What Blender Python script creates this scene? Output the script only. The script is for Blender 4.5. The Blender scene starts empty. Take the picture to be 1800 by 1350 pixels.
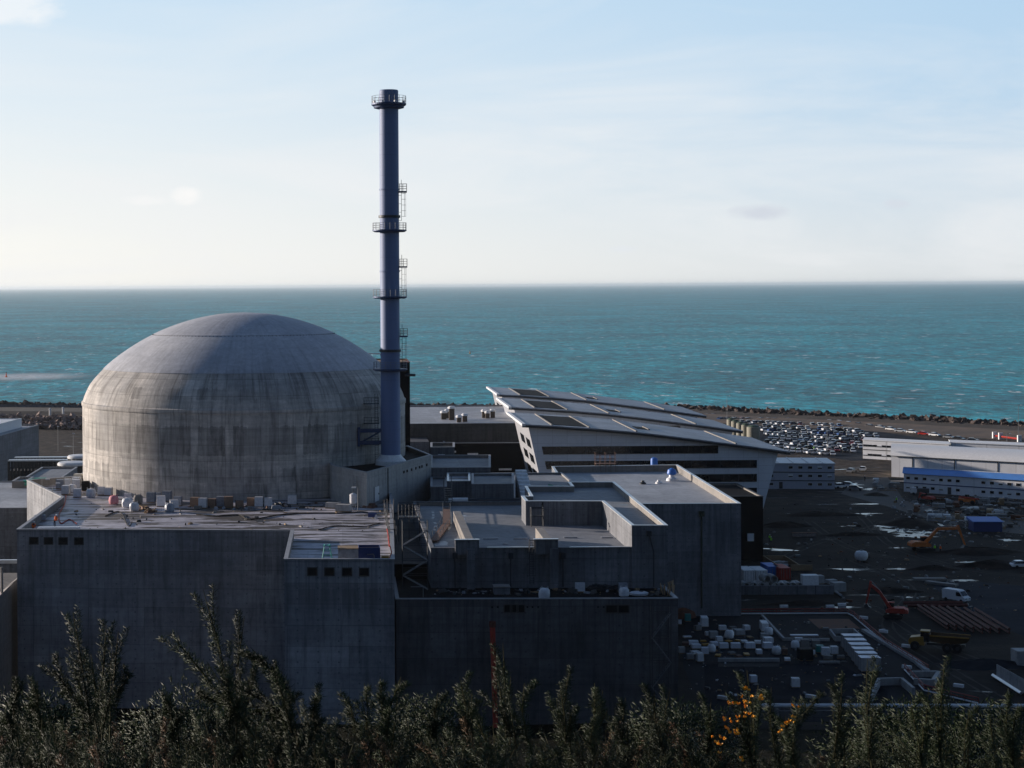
import bpy, math, random
import numpy as np
from mathutils import Matrix, Vector
S = bpy.context.scene
COL = S.collection
R = math.radians
PI = math.pi
HAZE_D = 2.0e-5            # air density of the sea haze
rnd = random.Random(7)

# ---------------------------------------------------------------- camera
F = 3200.0                       # focal length in photo pixels (photo 1800 x 1350)
CX, CY = 600.0, 557.0            # the photograph is a crop: principal point off centre
EYE = 65.0                       # camera height above the platform, metres
PITCH = R(-0.97)
ROLL = R(-0.34)
ROT = Matrix.Rotation(R(90) + PITCH, 3, 'X') @ Matrix.Rotation(ROLL, 3, 'Z')
cd = bpy.data.cameras.new('camera')
cam = bpy.data.objects.new('camera', cd); COL.objects.link(cam)
cam.matrix_world = Matrix.Translation((0, 0, EYE)) @ ROT.to_4x4()
cd.sensor_width = 36.0
cd.lens = F / 1800 * 36
cd.shift_x = (900 - CX) / 1800
cd.shift_y = -(675 - CY) / 1800
cd.clip_start = 0.5
cd.clip_end = 400000
S.camera = cam

# ---------------------------------------------------------------- sun and sky
SUN_AZ = R(-64)      # left of the view direction (+Y)
SUN_EL = R(10)
sd = Vector((math.sin(SUN_AZ) * math.cos(SUN_EL), math.cos(SUN_AZ) * math.cos(SUN_EL), math.sin(SUN_EL)))
sl = bpy.data.lights.new('sun', 'SUN'); sl.energy = 5.0; sl.angle = R(0.6); sl.color = (1.0, 0.87, 0.76)
so = bpy.data.objects.new('sun', sl); COL.objects.link(so)
so.rotation_euler = sd.to_track_quat('Z', 'Y').to_euler()
so.location = (-200, 100, 200)

def N(nt, typ, ins=None, **props):
    n = nt.nodes.new(typ)
    for k, v in props.items(): setattr(n, k, v)
    for k, v in (ins or {}).items():
        s = n.inputs[k]
        if isinstance(v, bpy.types.NodeSocket): nt.links.new(v, s)
        else: s.default_value = v
    return n
def math_(nt, op, a, b=0.0, c=None, clamp=False):
    ins = {0: a, 1: b}
    if c is not None: ins[2] = c
    return N(nt, 'ShaderNodeMath', ins, operation=op, use_clamp=clamp).outputs[0]
def ramp(nt, fac, stops, interp='LINEAR'):
    n = nt.nodes.new('ShaderNodeValToRGB'); n.color_ramp.interpolation = interp
    el = n.color_ramp.elements
    while len(el) < len(stops): el.new(0.5)
    for e, (p, c) in zip(el, stops):
        e.position = p
        e.color = (c, c, c, 1) if isinstance(c, (int, float)) else (*c, 1)
    nt.links.new(fac, n.inputs[0]); return n.outputs[0]
def mix(nt, fac, a, b, blend='MIX'):
    n = nt.nodes.new('ShaderNodeMix'); n.data_type = 'RGBA'; n.blend_type = blend
    for s, v in ((n.inputs[0], fac), (n.inputs[6], a), (n.inputs[7], b)):
        if isinstance(v, bpy.types.NodeSocket): nt.links.new(v, s)
        elif isinstance(v, (int, float)): s.default_value = v if s == n.inputs[0] else (v, v, v, 1)
        else: s.default_value = (*v, 1)
    return n.outputs[2]
def noise(nt, vec, scale, detail=4, rough=.55, dist=0.0):
    return N(nt, 'ShaderNodeTexNoise', {'Vector': vec, 'Scale': scale, 'Detail': detail, 'Roughness': rough, 'Distortion': dist}).outputs[0]

W = bpy.data.worlds.new('World'); S.world = W; W.use_nodes = True
wt = W.node_tree; wt.nodes.clear()
sky = N(wt, 'ShaderNodeTexSky', sky_type='NISHITA', sun_disc=False, sun_elevation=SUN_EL, sun_rotation=SUN_AZ,
        altitude=60, air_density=1.0, dust_density=0.6, ozone_density=2.0)
# thin high cloud: pale veils low over the sea and a few soft puffs
tc = N(wt, 'ShaderNodeTexCoord').outputs['Generated']
sp = N(wt, 'ShaderNodeSeparateXYZ', {0: tc})
elev = math_(wt, 'MAXIMUM', sp.outputs[2], 0.0)
cv = N(wt, 'ShaderNodeMapping', {0: tc, 3: (3.0, 3.0, 16.0)}).outputs[0]
n1 = noise(wt, cv, 1.3, 7, .62, .8)
veil = math_(wt, 'MULTIPLY', ramp(wt, n1, [(.44, 0.0), (.70, 1.0)]), ramp(wt, elev, [(0.0, .8), (.07, .75), (.12, .4), (.22, .15), (.5, .1)]))
# low over the sea a bright veil of thin cloud; out of view, overhead and behind, the sky is dimmed to cut ambient light
fwd = math_(wt, 'MULTIPLY', ramp(wt, math_(wt, 'MULTIPLY', math_(wt, 'ADD', sp.outputs[1], 1.0), .5), [(.45, 0.0), (.72, 1.0)]), ramp(wt, elev, [(.20, 1.0), (.42, .10)]))
SKYMUL = N(wt, 'ShaderNodeMix', {0: 1.0, 6: sky.outputs[0], 7: (0.62, 0.76, 1.0, 1)}, data_type='RGBA', blend_type='MULTIPLY').outputs[2]
BACK = N(wt, 'ShaderNodeMix', {0: ramp(wt, math_(wt, 'MULTIPLY', math_(wt, 'ADD', sp.outputs[1], 1.0), .5), [(.30, .60), (.50, 0.0)]), 6: SKYMUL, 7: (.55, .72, 1.05, 1)}, data_type='RGBA').outputs[2]  # unseen sky behind the camera darkened to lower the light on the walls
sunward = N(wt, 'ShaderNodeVectorMath', {0: tc, 1: tuple(sd)}, operation='DOT_PRODUCT').outputs['Value']
glow = math_(wt, 'MULTIPLY', ramp(wt, sunward, [(.15, 0.0), (.62, 1.0), (1.0, 1.0)]), ramp(wt, elev, [(0.0, 1.0), (.06, .62), (.16, .12), (.3, 0.0)]))
topc = mix(wt, ramp(wt, sunward, [(.05, 0.0), (.7, 1.0)]), (4.2, 6.25, 8.35), (5.75, 7.45, 8.9))
veilcol = N(wt, 'ShaderNodeMix', {0: ramp(wt, elev, [(0.0, 0.0), (.05, .42), (.10, .78), (.18, 1.0)]), 6: (7.6, 7.85, 8.0, 1), 7: topc}, data_type='RGBA').outputs[2]
veilcol = mix(wt, math_(wt, 'MULTIPLY', glow, .95), veilcol, (10.0, 9.75, 9.2))
clear = N(wt, 'ShaderNodeMix', {0: math_(wt, 'MULTIPLY', fwd, .90), 6: BACK, 7: veilcol}, data_type='RGBA').outputs[2]
skc = N(wt, 'ShaderNodeMix', {0: math_(wt, 'MULTIPLY', veil, math_(wt, 'MULTIPLY', fwd, .85)), 6: clear, 7: (8.1, 8.2, 8.3, 1)}, data_type='RGBA').outputs[2]
# three small soft clouds
def puff(px, py, wx, wz, k, colr, seed):
    global skc
    d = (ROT @ Vector(((px - CX) / F, -(py - CY) / F, -1.0))).normalized()
    df = N(wt, 'ShaderNodeVectorMath', {0: tc, 1: tuple(d)}, operation='SUBTRACT').outputs[0]
    q = N(wt, 'ShaderNodeSeparateXYZ', {0: df}); u = math_(wt, 'DIVIDE', q.outputs[0], wx); v = math_(wt, 'DIVIDE', q.outputs[2], wz)
    rr_ = math_(wt, 'ADD', math_(wt, 'MULTIPLY', u, u), math_(wt, 'MULTIPLY', v, v))
    nn = noise(wt, N(wt, 'ShaderNodeMapping', {0: tc, 1: (seed, 0, 0), 3: (45, 45, 90)}).outputs[0], 1.0, 6, .62)
    m_ = math_(wt, 'MULTIPLY', ramp(wt, math_(wt, 'ADD', rr_, math_(wt, 'MULTIPLY', math_(wt, 'SUBTRACT', nn, .5), 2.2)), [(.15, 1.0), (1.05, 0.0)]), math_(wt, 'MULTIPLY', math_(wt, 'GREATER_THAN', sp.outputs[1], 0.0), k))
    skc = mix(wt, m_, skc, colr)
puff(325, 345, .011, .0055, .65, (9.3, 9.1, 8.9), 3); puff(255, 352, .016, .0035, .45, (9.0, 8.9, 8.8), 5); puff(25, 10, .03, .012, .55, (9.2, 9.1, 9.0), 7)
puff(1328, 374, .015, .0048, .85, (5.9, 6.3, 7.0), 9); puff(1575, 358, .007, .0028, .6, (6.2, 6.6, 7.3), 12); puff(1098, 438, .009, .0018, .35, (7.2, 7.6, 8.2), 15)
bg = N(wt, 'ShaderNodeBackground', {'Color': skc, 'Strength': 0.089})
wo = N(wt, 'ShaderNodeOutputWorld', {'Surface': bg.outputs[0]})
S.view_settings.view_transform = 'Standard'
S.view_settings.look = 'None'
S.view_settings.exposure = 0.30
S.view_settings.gamma = 1.0
S.view_settings.use_curve_mapping = False
S.cycles.volume_bounces = 2
S.cycles.max_bounces = 6

# ---------------------------------------------------------------- picture to place
def ray(px, py):
    return ROT @ Vector(((px - CX) / F, -(py - CY) / F, -1.0))
def G(px, py, z=0.0):            # the point of height z seen at a photo pixel
    d = ray(px, py); t = (z - EYE) / d.z
    return (d.x * t, d.y * t)
def XZ(px, py, D):               # the point at depth D seen at a photo pixel
    d = ray(px, py); t = D / d.y
    return (d.x * t, EYE + d.z * t)

# ---------------------------------------------------------------- mesh helpers
class MB:
    def __init__(s): s.v = []; s.f = []; s.m = []
    def add(s, vs, fs, m=0):
        o = len(s.v); s.v += [tuple(p) for p in vs]
        s.f += [tuple(i + o for i in f) for f in fs]; s.m += [m] * len(fs); return s
    def box(s, x0, x1, y0, y1, z0, z1, m=0):
        vs = [(x, y, z) for z in (z0, z1) for x, y in ((x0, y0), (x1, y0), (x1, y1), (x0, y1))]
        return s.add(vs, [(3, 2, 1, 0), (4, 5, 6, 7), (0, 1, 5, 4), (1, 2, 6, 5), (2, 3, 7, 6), (3, 0, 4, 7)], m)
    def obox(s, c, sz, a=0.0, m=0, tilt=0.0, top=1.0):      # centre of base, size, yaw; top = taper
        ca, sa = math.cos(a), math.sin(a); vs = []
        for z, k in ((0, 1.0), (sz[2], top)):
            for x, y in ((-1, -1), (1, -1), (1, 1), (-1, 1)):
                X, Y = x * sz[0] / 2 * k, y * sz[1] / 2 * k
                vs.append((c[0] + X * ca - Y * sa, c[1] + X * sa + Y * ca, c[2] + z + tilt * X))
        return s.add(vs, [(3, 2, 1, 0), (4, 5, 6, 7), (0, 1, 5, 4), (1, 2, 6, 5), (2, 3, 7, 6), (3, 0, 4, 7)], m)
    def prism(s, poly, z0, z1, m=0, mt=None):
        n = len(poly); vs = [(x, y, z0) for x, y in poly] + [(x, y, z1) for x, y in poly]
        s.add(vs, [(i, (i + 1) % n, n + (i + 1) % n, n + i) for i in range(n)] + [tuple(range(n))[::-1]], m)
        s.add([(x, y, z1) for x, y in poly], [tuple(range(n))], m if mt is None else mt); return s
    def yprism(s, poly, y0, y1, m=0):       # polygon in x,z extruded along y
        n = len(poly); vs = [(x, y0, z) for x, z in poly] + [(x, y1, z) for x, z in poly]
        return s.add(vs, [(i, (i + 1) % n, n + (i + 1) % n, n + i) for i in range(n)] + [tuple(range(n))[::-1], tuple(range(n, 2 * n))], m)
    def bar(s, p, q, r, n=6, m=0, r2=None):
        p = Vector(p); q = Vector(q); d = (q - p)
        if d.length < 1e-6: return s
        d.normalize(); u = d.orthogonal().normalized(); w = d.cross(u); r2 = r if r2 is None else r2
        vs = []
        for c, rr in ((p, r), (q, r2)):
            for i in range(n):
                a = 2 * PI * (i + .5) / n; vs.append(c + u * math.cos(a) * rr + w * math.sin(a) * rr)
        return s.add(vs, [(i, (i + 1) % n, n + (i + 1) % n, n + i) for i in range(n)] + [tuple(range(n))[::-1], tuple(range(n, 2 * n))], m)
    def path(s, pts, r, n=6, m=0):
        for a, b in zip(pts, pts[1:]): s.bar(a, b, r, n, m)
        return s
    def lathe(s, prof, c=(0, 0), n=48, m=0, cap=True, a0=0.0, a1=2 * PI):
        full = abs(a1 - a0 - 2 * PI) < 1e-6; k = n if full else n + 1; vs = []
        for r, z in prof:
            for i in range(k):
                a = a0 + (a1 - a0) * i / n; vs.append((c[0] + r * math.cos(a), c[1] + r * math.sin(a), z))
        fs = [(j * k + i, j * k + (i + 1) % k, (j + 1) * k + (i + 1) % k, (j + 1) * k + i)
              for j in range(len(prof) - 1) for i in range(n)]
        if cap and full: fs += [tuple(range(k))[::-1], tuple(range((len(prof) - 1) * k, len(prof) * k))]
        return s.add(vs, fs, m)
    def build(s, name, mats, parent=None, smooth=False, local=False, loc=None):
        if not isinstance(mats, (list, tuple)): mats = [mats]
        off = Vector((0, 0, 0))
        if parent is not None and not local: off = Vector(parent['_loc'])
        if loc is not None and not local: off = Vector(loc)
        me = bpy.data.meshes.new(name)
        me.from_pydata([(x - off.x, y - off.y, z - off.z) for x, y, z in s.v], [], s.f)
        for mt in mats: me.materials.append(mt)
        me.polygons.foreach_set('material_index', s.m)
        if smooth: me.polygons.foreach_set('use_smooth', [True] * len(s.f))
        me.update()
        o = bpy.data.objects.new(name, me); COL.objects.link(o)
        if parent is not None: o.parent = parent
        o['_loc'] = tuple(off)
        if loc is not None: o.location = loc
        if smooth:
            me.set_sharp_from_angle(angle=R(40))
        return o
def thing(name, label, cat, loc=(0, 0, 0), group=None, rz=0.0):
    o = bpy.data.objects.new(name, None); COL.objects.link(o); o.location = loc; o.rotation_euler = (0, 0, rz)
    o['_loc'] = tuple(loc); o['label'] = label; o['category'] = cat; o.empty_display_size = .5
    if group: o['group'] = group
    return o
def tag(o, label, cat, group=None):
    o['label'] = label; o['category'] = cat
    if group: o['group'] = group
    return o
def struct(o, kind='structure'): o['kind'] = kind; return o
def dup(root, loc, rz=0.0, label=None, group=None, scale=None):
    r = root.copy(); COL.objects.link(r); r.location = loc; r.rotation_euler = (0, 0, rz)
    if scale: r.scale = scale
    if label: r['label'] = label
    if group: r['group'] = group
    for ch in list(root.children):
        c = ch.copy(); COL.objects.link(c); c.parent = r
        for g in list(ch.children):
            d = g.copy(); COL.objects.link(d); d.parent = c
    return r
ORD = ['first', 'second', 'third', 'fourth', 'fifth', 'sixth', 'seventh', 'eighth', 'ninth', 'tenth', 'eleventh', 'twelfth', 'thirteenth',
       'fourteenth', 'fifteenth', 'sixteenth', 'seventeenth', 'eighteenth', 'nineteenth', 'twentieth'] + \
      ['twenty-' + w for w in ('first', 'second', 'third', 'fourth', 'fifth', 'sixth', 'seventh', 'eighth', 'ninth')] + ['thirtieth'] + \
      ['thirty-' + w for w in ('first', 'second', 'third', 'fourth', 'fifth')]
def inset(poly, t):
    n = len(poly); area = sum(poly[i][0] * poly[(i + 1) % n][1] - poly[(i + 1) % n][0] * poly[i][1] for i in range(n))
    sg = 1 if area > 0 else -1; out = []
    for i in range(n):
        p0, p1, p2 = Vector(poly[i - 1]), Vector(poly[i]), Vector(poly[(i + 1) % n])
        d1 = (p1 - p0).normalized(); d2 = (p2 - p1).normalized()
        n1_ = Vector((-d1.y, d1.x)) * sg; n2_ = Vector((-d2.y, d2.x)) * sg
        b = n1_ + n2_; b = b / max(b.dot(n1_), .2) if b.length > 1e-6 else n1_
        out.append((p1.x + b.x * t, p1.y + b.y * t))
    return out

# ---------------------------------------------------------------- materials
def mat(name):
    m = bpy.data.materials.new(name); m.use_nodes = True
    nt = m.node_tree; b = nt.nodes['Principled BSDF']; return m, nt, b
def plain(name, col, rough=.6, metal=0.0, var=.15, scale=1.5, spec=.5):
    m, nt, b = mat(name)
    pos = N(nt, 'ShaderNodeNewGeometry').outputs['Position']
    n = noise(nt, pos, scale, 5, .6)
    f = ramp(nt, n, [(.3, 0.0), (.7, 1.0)])
    dark = tuple(c * (1 - var) for c in col); lite = tuple(min(1, c * (1 + var)) for c in col)
    nt.links.new(mix(nt, f, dark, lite), b.inputs['Base Color'])
    nt.links.new(ramp(nt, n, [(.2, max(.05, rough - .1)), (.8, min(1, rough + .1))]), b.inputs['Roughness'])
    b.inputs['Metallic'].default_value = metal; b.inputs['Specular IOR Level'].default_value = spec
    return m
def wall_uv(nt, centre=None):
    pos = N(nt, 'ShaderNodeNewGeometry').outputs['Position']
    s = N(nt, 'ShaderNodeSeparateXYZ', {0: pos})
    if centre:
        dx = math_(nt, 'SUBTRACT', s.outputs[0], centre[0]); dy = math_(nt, 'SUBTRACT', s.outputs[1], centre[1])
        u = math_(nt, 'MULTIPLY', math_(nt, 'ARCTAN2', dy, dx), centre[2])
    else: u = math_(nt, 'ADD', s.outputs[0], s.outputs[1])
    return pos, u, s.outputs[2], N(nt, 'ShaderNodeCombineXYZ', {0: u, 1: s.outputs[2]}).outputs[0]
def concrete(name, base, warm=(1.06, 1.0, .93), panel=(3.4, 2.7), pv=.12, blotch=.35, streak=.4, centre=None, stain=None, rough=.85, joint=.5, off=(0, 0), fine=1.0, runs=None, ties=None):
    m, nt, b = mat(name)
    pos, u, v, uv = wall_uv(nt, centre)
    uvs = N(nt, 'ShaderNodeMapping', {0: uv, 1: (off[0], off[1], 0)}).outputs[0]
    br = N(nt, 'ShaderNodeTexBrick', {'Vector': uvs, 'Color1': (1 - pv,) * 3 + (1,), 'Color2': (1 + pv,) * 3 + (1,), 'Mortar': (joint,) * 3 + (1,),
           'Scale': 1.0, 'Mortar Size': .035, 'Mortar Smooth': .6, 'Bias': 0.0, 'Brick Width': panel[0], 'Row Height': panel[1]}, offset=0.0, squash=1.0)
    st = noise(nt, N(nt, 'ShaderNodeMapping', {0: uv, 3: (1.1, .11, 1)}).outputs[0], 1.0, 6, .68, .35)
    st2 = noise(nt, N(nt, 'ShaderNodeMapping', {0: uv, 3: (.10, 1.4, 1)}).outputs[0], 1.0, 4, .6)
    bl = noise(nt, pos, .09, 5, .6, .4)
    fn = noise(nt, pos, 1.6, 5, .7)
    c = mix(nt, ramp(nt, bl, [(.3, 0.0), (.7, 1.0)]), tuple(x * (1 - blotch) for x in base), tuple(base[i] * (1 + blotch * .5) * warm[i] for i in range(3)))
    c = mix(nt, 1.0, c, ramp(nt, st, [(.28, 1 - streak), (.5, 1.0), (.75, 1 + streak * .45)]), 'MULTIPLY')
    c = mix(nt, .6, c, ramp(nt, st2, [(.3, 1 - streak * .6), (.6, 1.05)]), 'MULTIPLY')
    c = mix(nt, fine, c, ramp(nt, fn, [(.25, .8), (.75, 1.18)]), 'MULTIPLY')
    c = mix(nt, 1.0, c, br.outputs[0], 'MULTIPLY')
    if runs:       # rain run-off below the coping
        zt, ln = runs
        rn = noise(nt, N(nt, 'ShaderNodeMapping', {0: uv, 3: (2.6, .03, 1)}).outputs[0], 1.0, 4, .6); rl = noise(nt, N(nt, 'ShaderNodeMapping', {0: uv, 3: (.5, .0, 1)}).outputs[0], 1.0, 3, .6)
        dep = math_(nt, 'DIVIDE', math_(nt, 'SUBTRACT', zt, v), math_(nt, 'MULTIPLY', rl, 2 * ln))
        k_ = math_(nt, 'MULTIPLY', ramp(nt, dep, [(0.0, 1.0), (.5, .7), (1.0, 0.0)]), ramp(nt, rn, [(.46, 0.0), (.62, 1.0)]))
        c = mix(nt, math_(nt, 'MULTIPLY', k_, .55), c, tuple(x * .35 for x in base))
    if ties:       # plugged tie holes in a grid
        fu = math_(nt, 'SUBTRACT', math_(nt, 'FRACT', math_(nt, 'DIVIDE', u, ties[0])), .5); fv = math_(nt, 'SUBTRACT', math_(nt, 'FRACT', math_(nt, 'DIVIDE', v, ties[1])), .5)
        du = math_(nt, 'MULTIPLY', fu, ties[0]); dv = math_(nt, 'MULTIPLY', fv, ties[1])
        d2 = math_(nt, 'ADD', math_(nt, 'MULTIPLY', du, du), math_(nt, 'MULTIPLY', dv, dv))
        c = mix(nt, math_(nt, 'MULTIPLY', math_(nt, 'LESS_THAN', d2, .012), .6), c, tuple(x * .3 for x in base))
    if stain:      # dark damp panels left by the formwork: list of (z0, z1, strength, cell width, threshold)
        for z0, z1, k, w, th in stain:
            band = math_(nt, 'MULTIPLY', math_(nt, 'GREATER_THAN', math_(nt, 'ADD', v, math_(nt, 'MULTIPLY', math_(nt, 'SUBTRACT', fn, .5), .8)), z0),
                         math_(nt, 'LESS_THAN', math_(nt, 'ADD', v, math_(nt, 'MULTIPLY', math_(nt, 'SUBTRACT', st, .5), 1.5)), z1))
            cell = math_(nt, 'FLOOR', math_(nt, 'DIVIDE', u, w))
            wn = N(nt, 'ShaderNodeTexWhiteNoise', {'W': math_(nt, 'ADD', cell, z0)}, noise_dimensions='1D').outputs[0]
            fr = math_(nt, 'GREATER_THAN', math_(nt, 'FRACT', math_(nt, 'DIVIDE', u, w)), .22)
            msk = math_(nt, 'MULTIPLY', math_(nt, 'MULTIPLY', band, math_(nt, 'GREATER_THAN', wn, th)), fr)
            msk = math_(nt, 'MULTIPLY', math_(nt, 'MULTIPLY', msk, ramp(nt, fn, [(.3, .35), (.6, 1.0)])), math_(nt, 'MULTIPLY', ramp(nt, bl, [(.36, .25), (.56, 1.0)]), ramp(nt, st, [(.3, 1.0), (.7, .45)])))
            c = mix(nt, math_(nt, 'MULTIPLY', msk, k), c, tuple(x * .25 for x in base))
    nt.links.new(c, b.inputs['Base Color'])
    nt.links.new(ramp(nt, bl, [(.2, rough - .2), (.7, rough)]), b.inputs['Roughness'])
    b.inputs['Specular IOR Level'].default_value = .3
    h = math_(nt, 'ADD', math_(nt, 'MULTIPLY', fn, .3), math_(nt, 'MULTIPLY', N(nt, 'ShaderNodeRGBToBW', {0: br.outputs[0]}).outputs[0], .5))
    nt.links.new(N(nt, 'ShaderNodeBump', {'Height': h, 'Strength': .25, 'Distance': .1}).outputs[0], b.inputs['Normal'])
    return m
def roofing(name, dry, wet, thr=(.45, .6), sc=(.10, .35, 1), rough=(.75, .12), joint=0.0, size=6.0, spec=.5):
    m, nt, b = mat(name); b.inputs['Specular IOR Level'].default_value = spec
    pos = N(nt, 'ShaderNodeNewGeometry').outputs['Position']
    n = noise(nt, N(nt, 'ShaderNodeMapping', {0: pos, 3: sc}).outputs[0], 1.0, 7, .62, .5)
    n2 = noise(nt, pos, .9, 6, .65); n3 = noise(nt, pos, .12, 3, .5)
    f = ramp(nt, n, [(thr[0], 0.0), (thr[1], 1.0)])
    c = mix(nt, f, dry, wet)
    c = mix(nt, 1.0, c, ramp(nt, n2, [(.25, .72), (.7, 1.2)]), 'MULTIPLY')
    c = mix(nt, .7, c, ramp(nt, n3, [(.3, .75), (.7, 1.25)]), 'MULTIPLY')
    if joint:
        br = N(nt, 'ShaderNodeTexBrick', {'Vector': pos, 'Color1': (.9,) * 3 + (1,), 'Color2': (1.1,) * 3 + (1,), 'Mortar': (1 - joint,) * 3 + (1,), 'Scale': 1.0,
               'Mortar Size': .04, 'Brick Width': size, 'Row Height': size * 2.4}, offset=.5)
        c = mix(nt, 1.0, c, br.outputs[0], 'MULTIPLY')
    nt.links.new(c, b.inputs['Base Color'])
    r = mix(nt, f, rough[0], rough[1])
    nt.links.new(r, b.inputs['Roughness'])
    nt.links.new(N(nt, 'ShaderNodeBump', {'Height': math_(nt, 'MULTIPLY', n2, math_(nt, 'SUBTRACT', 1.0, f)), 'Strength': .3, 'Distance': .1}).outputs[0], b.inputs['Normal'])
    return m
# ---------------------------------------------------------------- material library
CB = (.170, .183, .208)          # cool grey concrete
m_safe = concrete('concrete_block', tuple(c * 1.85 for c in CB), panel=(7.2, 2.6), pv=.13, blotch=.40, streak=.5, joint=.55, runs=(31.5, 9), ties=(2.4, 1.3),
                  stain=[(25.4, 27.9, .55, 2.55, .12), (14.0, 24.0, .30, 4.8, .45), (3.0, 12.0, .25, 6.3, .5)])
m_low = concrete('concrete_low_block', tuple(c * .74 for c in CB), panel=(8.5, 3.2), pv=.15, blotch=.40, streak=.5, joint=.55, runs=(26.5, 8), ties=(2.8, 1.6),
                 stain=[(6.5, 9.8, -.35, 5.2, .45), (13.0, 19.0, .35, 4.4, .5)])
m_mid = concrete('concrete_mid_block', tuple(c * 1.15 for c in CB), panel=(5.6, 3.0), pv=.12, blotch=.32, streak=.45, joint=.6, runs=(31.3, 4), ties=(2.8, 1.5),
                 stain=[(20.0, 29.0, .3, 3.4, .6)])
m_right = concrete('concrete_right_block', tuple(c * 1.3 for c in CB), panel=(3.1, 6.4), pv=.14, blotch=.30, streak=.40, joint=1.3, runs=(22.0, 7), ties=(3.1, 1.6),
                   stain=[(12.2, 18.4, .6, 2.3, .35), (4.6, 10.6, .5, 2.9, .62)])
m_light = concrete('concrete_pale', (.38, .39, .40), panel=(2.6, 5.0), pv=.05, blotch=.18, streak=.3, joint=.75)
m_beige = concrete('concrete_parapet', (.26, .25, .24), panel=(5.0, 8.0), pv=.06, blotch=.15, streak=.25, joint=.8)
m_dark = concrete('concrete_dark', (.085, .085, .085), panel=(6, 4), pv=.10, blotch=.25, streak=.4, joint=.8)
DC = (-17.3, 323.0, 28.5)
m_dome = concrete('dome_concrete', (.55, .535, .52), panel=(2.90, 2.62), pv=.13, blotch=.38, streak=.62, centre=DC, joint=.5, warm=(1.05, 1.0, .93),
                  stain=[(37.6, 42.3, .9, 5.8, .30), (33.2, 35.4, .7, 2.9, .45), (46.6, 48.4, .85, 2.6, .45), (30.6, 32.8, .6, 4.4, .45)])
m_cap = concrete('dome_cap_concrete', (.50, .515, .56), panel=(2.2, 1.3), pv=.04, blotch=.15, streak=.22, centre=DC, joint=.93, warm=(1.02, 1.0, .96), stain=[(50.2, 51.3, .4, 3.4, .6)])
m_roofwet = roofing('wet_roof', (.50, .48, .52), (.085, .072, .062), (.485, .525), (.10, .5, 1), (.5, .55), joint=.25, size=9)
m_roof = roofing('grey_roof', (.21, .22, .24), (.08, .085, .095), (.60, .74), (.10, .26, 1), (.7, .2), joint=.2, size=7)
m_roof2 = roofing('pale_roof', (.33, .345, .375), (.19, .20, .22), (.60, .75), (.10, .2, 1), (.65, .25), joint=.2, size=8)
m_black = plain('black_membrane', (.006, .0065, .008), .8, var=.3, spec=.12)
m_cap_metal = plain('zinc_coping', (.62, .64, .66), .38, .6, var=.08)
m_darkcop = plain('dark_coping', (.30, .31, .33), .6, 0, var=.2)
m_glass = plain('dark_glass', (.010, .013, .018), .12, var=.3, scale=.3)
m_hole = plain('dark_opening', (.006, .006, .007), .9)
m_steel = plain('galvanised_steel', (.22, .235, .25), .5, .5)
m_dsteel = plain('dark_steel', (.045, .05, .058), .55, .3)
m_white = plain('white_paint', (.72, .73, .74), .5, var=.06)
m_offwhite = plain('off_white_sheet', (.80, .80, .80), .6, var=.15, scale=2.5)
m_cream = plain('cream_and_sun_tone', (.68, .64, .56), .6, var=.06)  # cream of a crate, and sunlight put into the building end colour
m_blue = plain('blue_paint', (.03, .16, .55), .5, var=.1)
m_navy = plain('navy_paint', (.015, .04, .16), .5, var=.1)
m_red = plain('red_paint', (.42, .035, .02), .6, var=.3)
m_dred = plain('rusty_red_steel', (.11, .022, .012), .7, var=.3)
m_orange = plain('orange_paint', (.60, .15, .02), .6, var=.3)
m_yellow = plain('yellow_paint', (.40, .21, .03), .5, var=.15)
m_green = plain('green_sheet', (.01, .28, .19), .6, var=.25)
m_teal = plain('teal_paint', (.03, .26, .24), .5)
m_hiviz = plain('hi_vis_fabric', (.35, .85, .05), .8)
m_hivo = plain('orange_hi_vis_fabric', (.95, .17, .03), .8)
m_cloth = plain('dark_trousers', (.02, .025, .04), .9)
m_skin = plain('skin', (.42, .26, .19), .6)
m_wood = plain('timber', (.30, .20, .11), .8, var=.25, scale=3)
m_rubber = plain('black_rubber', (.015, .015, .016), .8)
m_rust = plain('rusty_plate', (.13, .045, .02), .85, var=.4, scale=.8)
m_pink = plain('pink_sheet', (.75, .30, .33), .7)
m_brown = plain('brown_board', (.16, .085, .06), .8, var=.3)
m_sheetblue, nt, b = mat('stack_blue')
pos, u, v, uv = wall_uv(nt)
ring = ramp(nt, math_(nt, 'ABSOLUTE', math_(nt, 'SUBTRACT', math_(nt, 'FRACT', math_(nt, 'DIVIDE', v, 3.4)), .5)), [(0.0, .72), (.012, 1.0)])
c = mix(nt, ramp(nt, noise(nt, N(nt, 'ShaderNodeMapping', {0: pos, 3: (1.6, 1.6, .12)}).outputs[0], 1.0, 6, .65), [(.3, 0.0), (.7, 1.0)]), (.125, .185, .35), (.155, .22, .395))
c = mix(nt, ramp(nt, noise(nt, N(nt, 'ShaderNodeMapping', {0: pos, 3: (5, 5, .35)}).outputs[0], 1.0, 5, .7), [(.62, 0.0), (.75, .35)]), c, (.11, .11, .14))
nt.links.new(mix(nt, 1.0, c, ring, 'MULTIPLY'), b.inputs['Base Color']); b.inputs['Roughness'].default_value = .6
nt.links.new(N(nt, 'ShaderNodeBump', {'Height': ring, 'Strength': .5, 'Distance': .05}).outputs[0], b.inputs['Normal'])
m_sheetblue2 = plain('stack_blue_dark', (.035, .065, .15), .5, .2)

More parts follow.
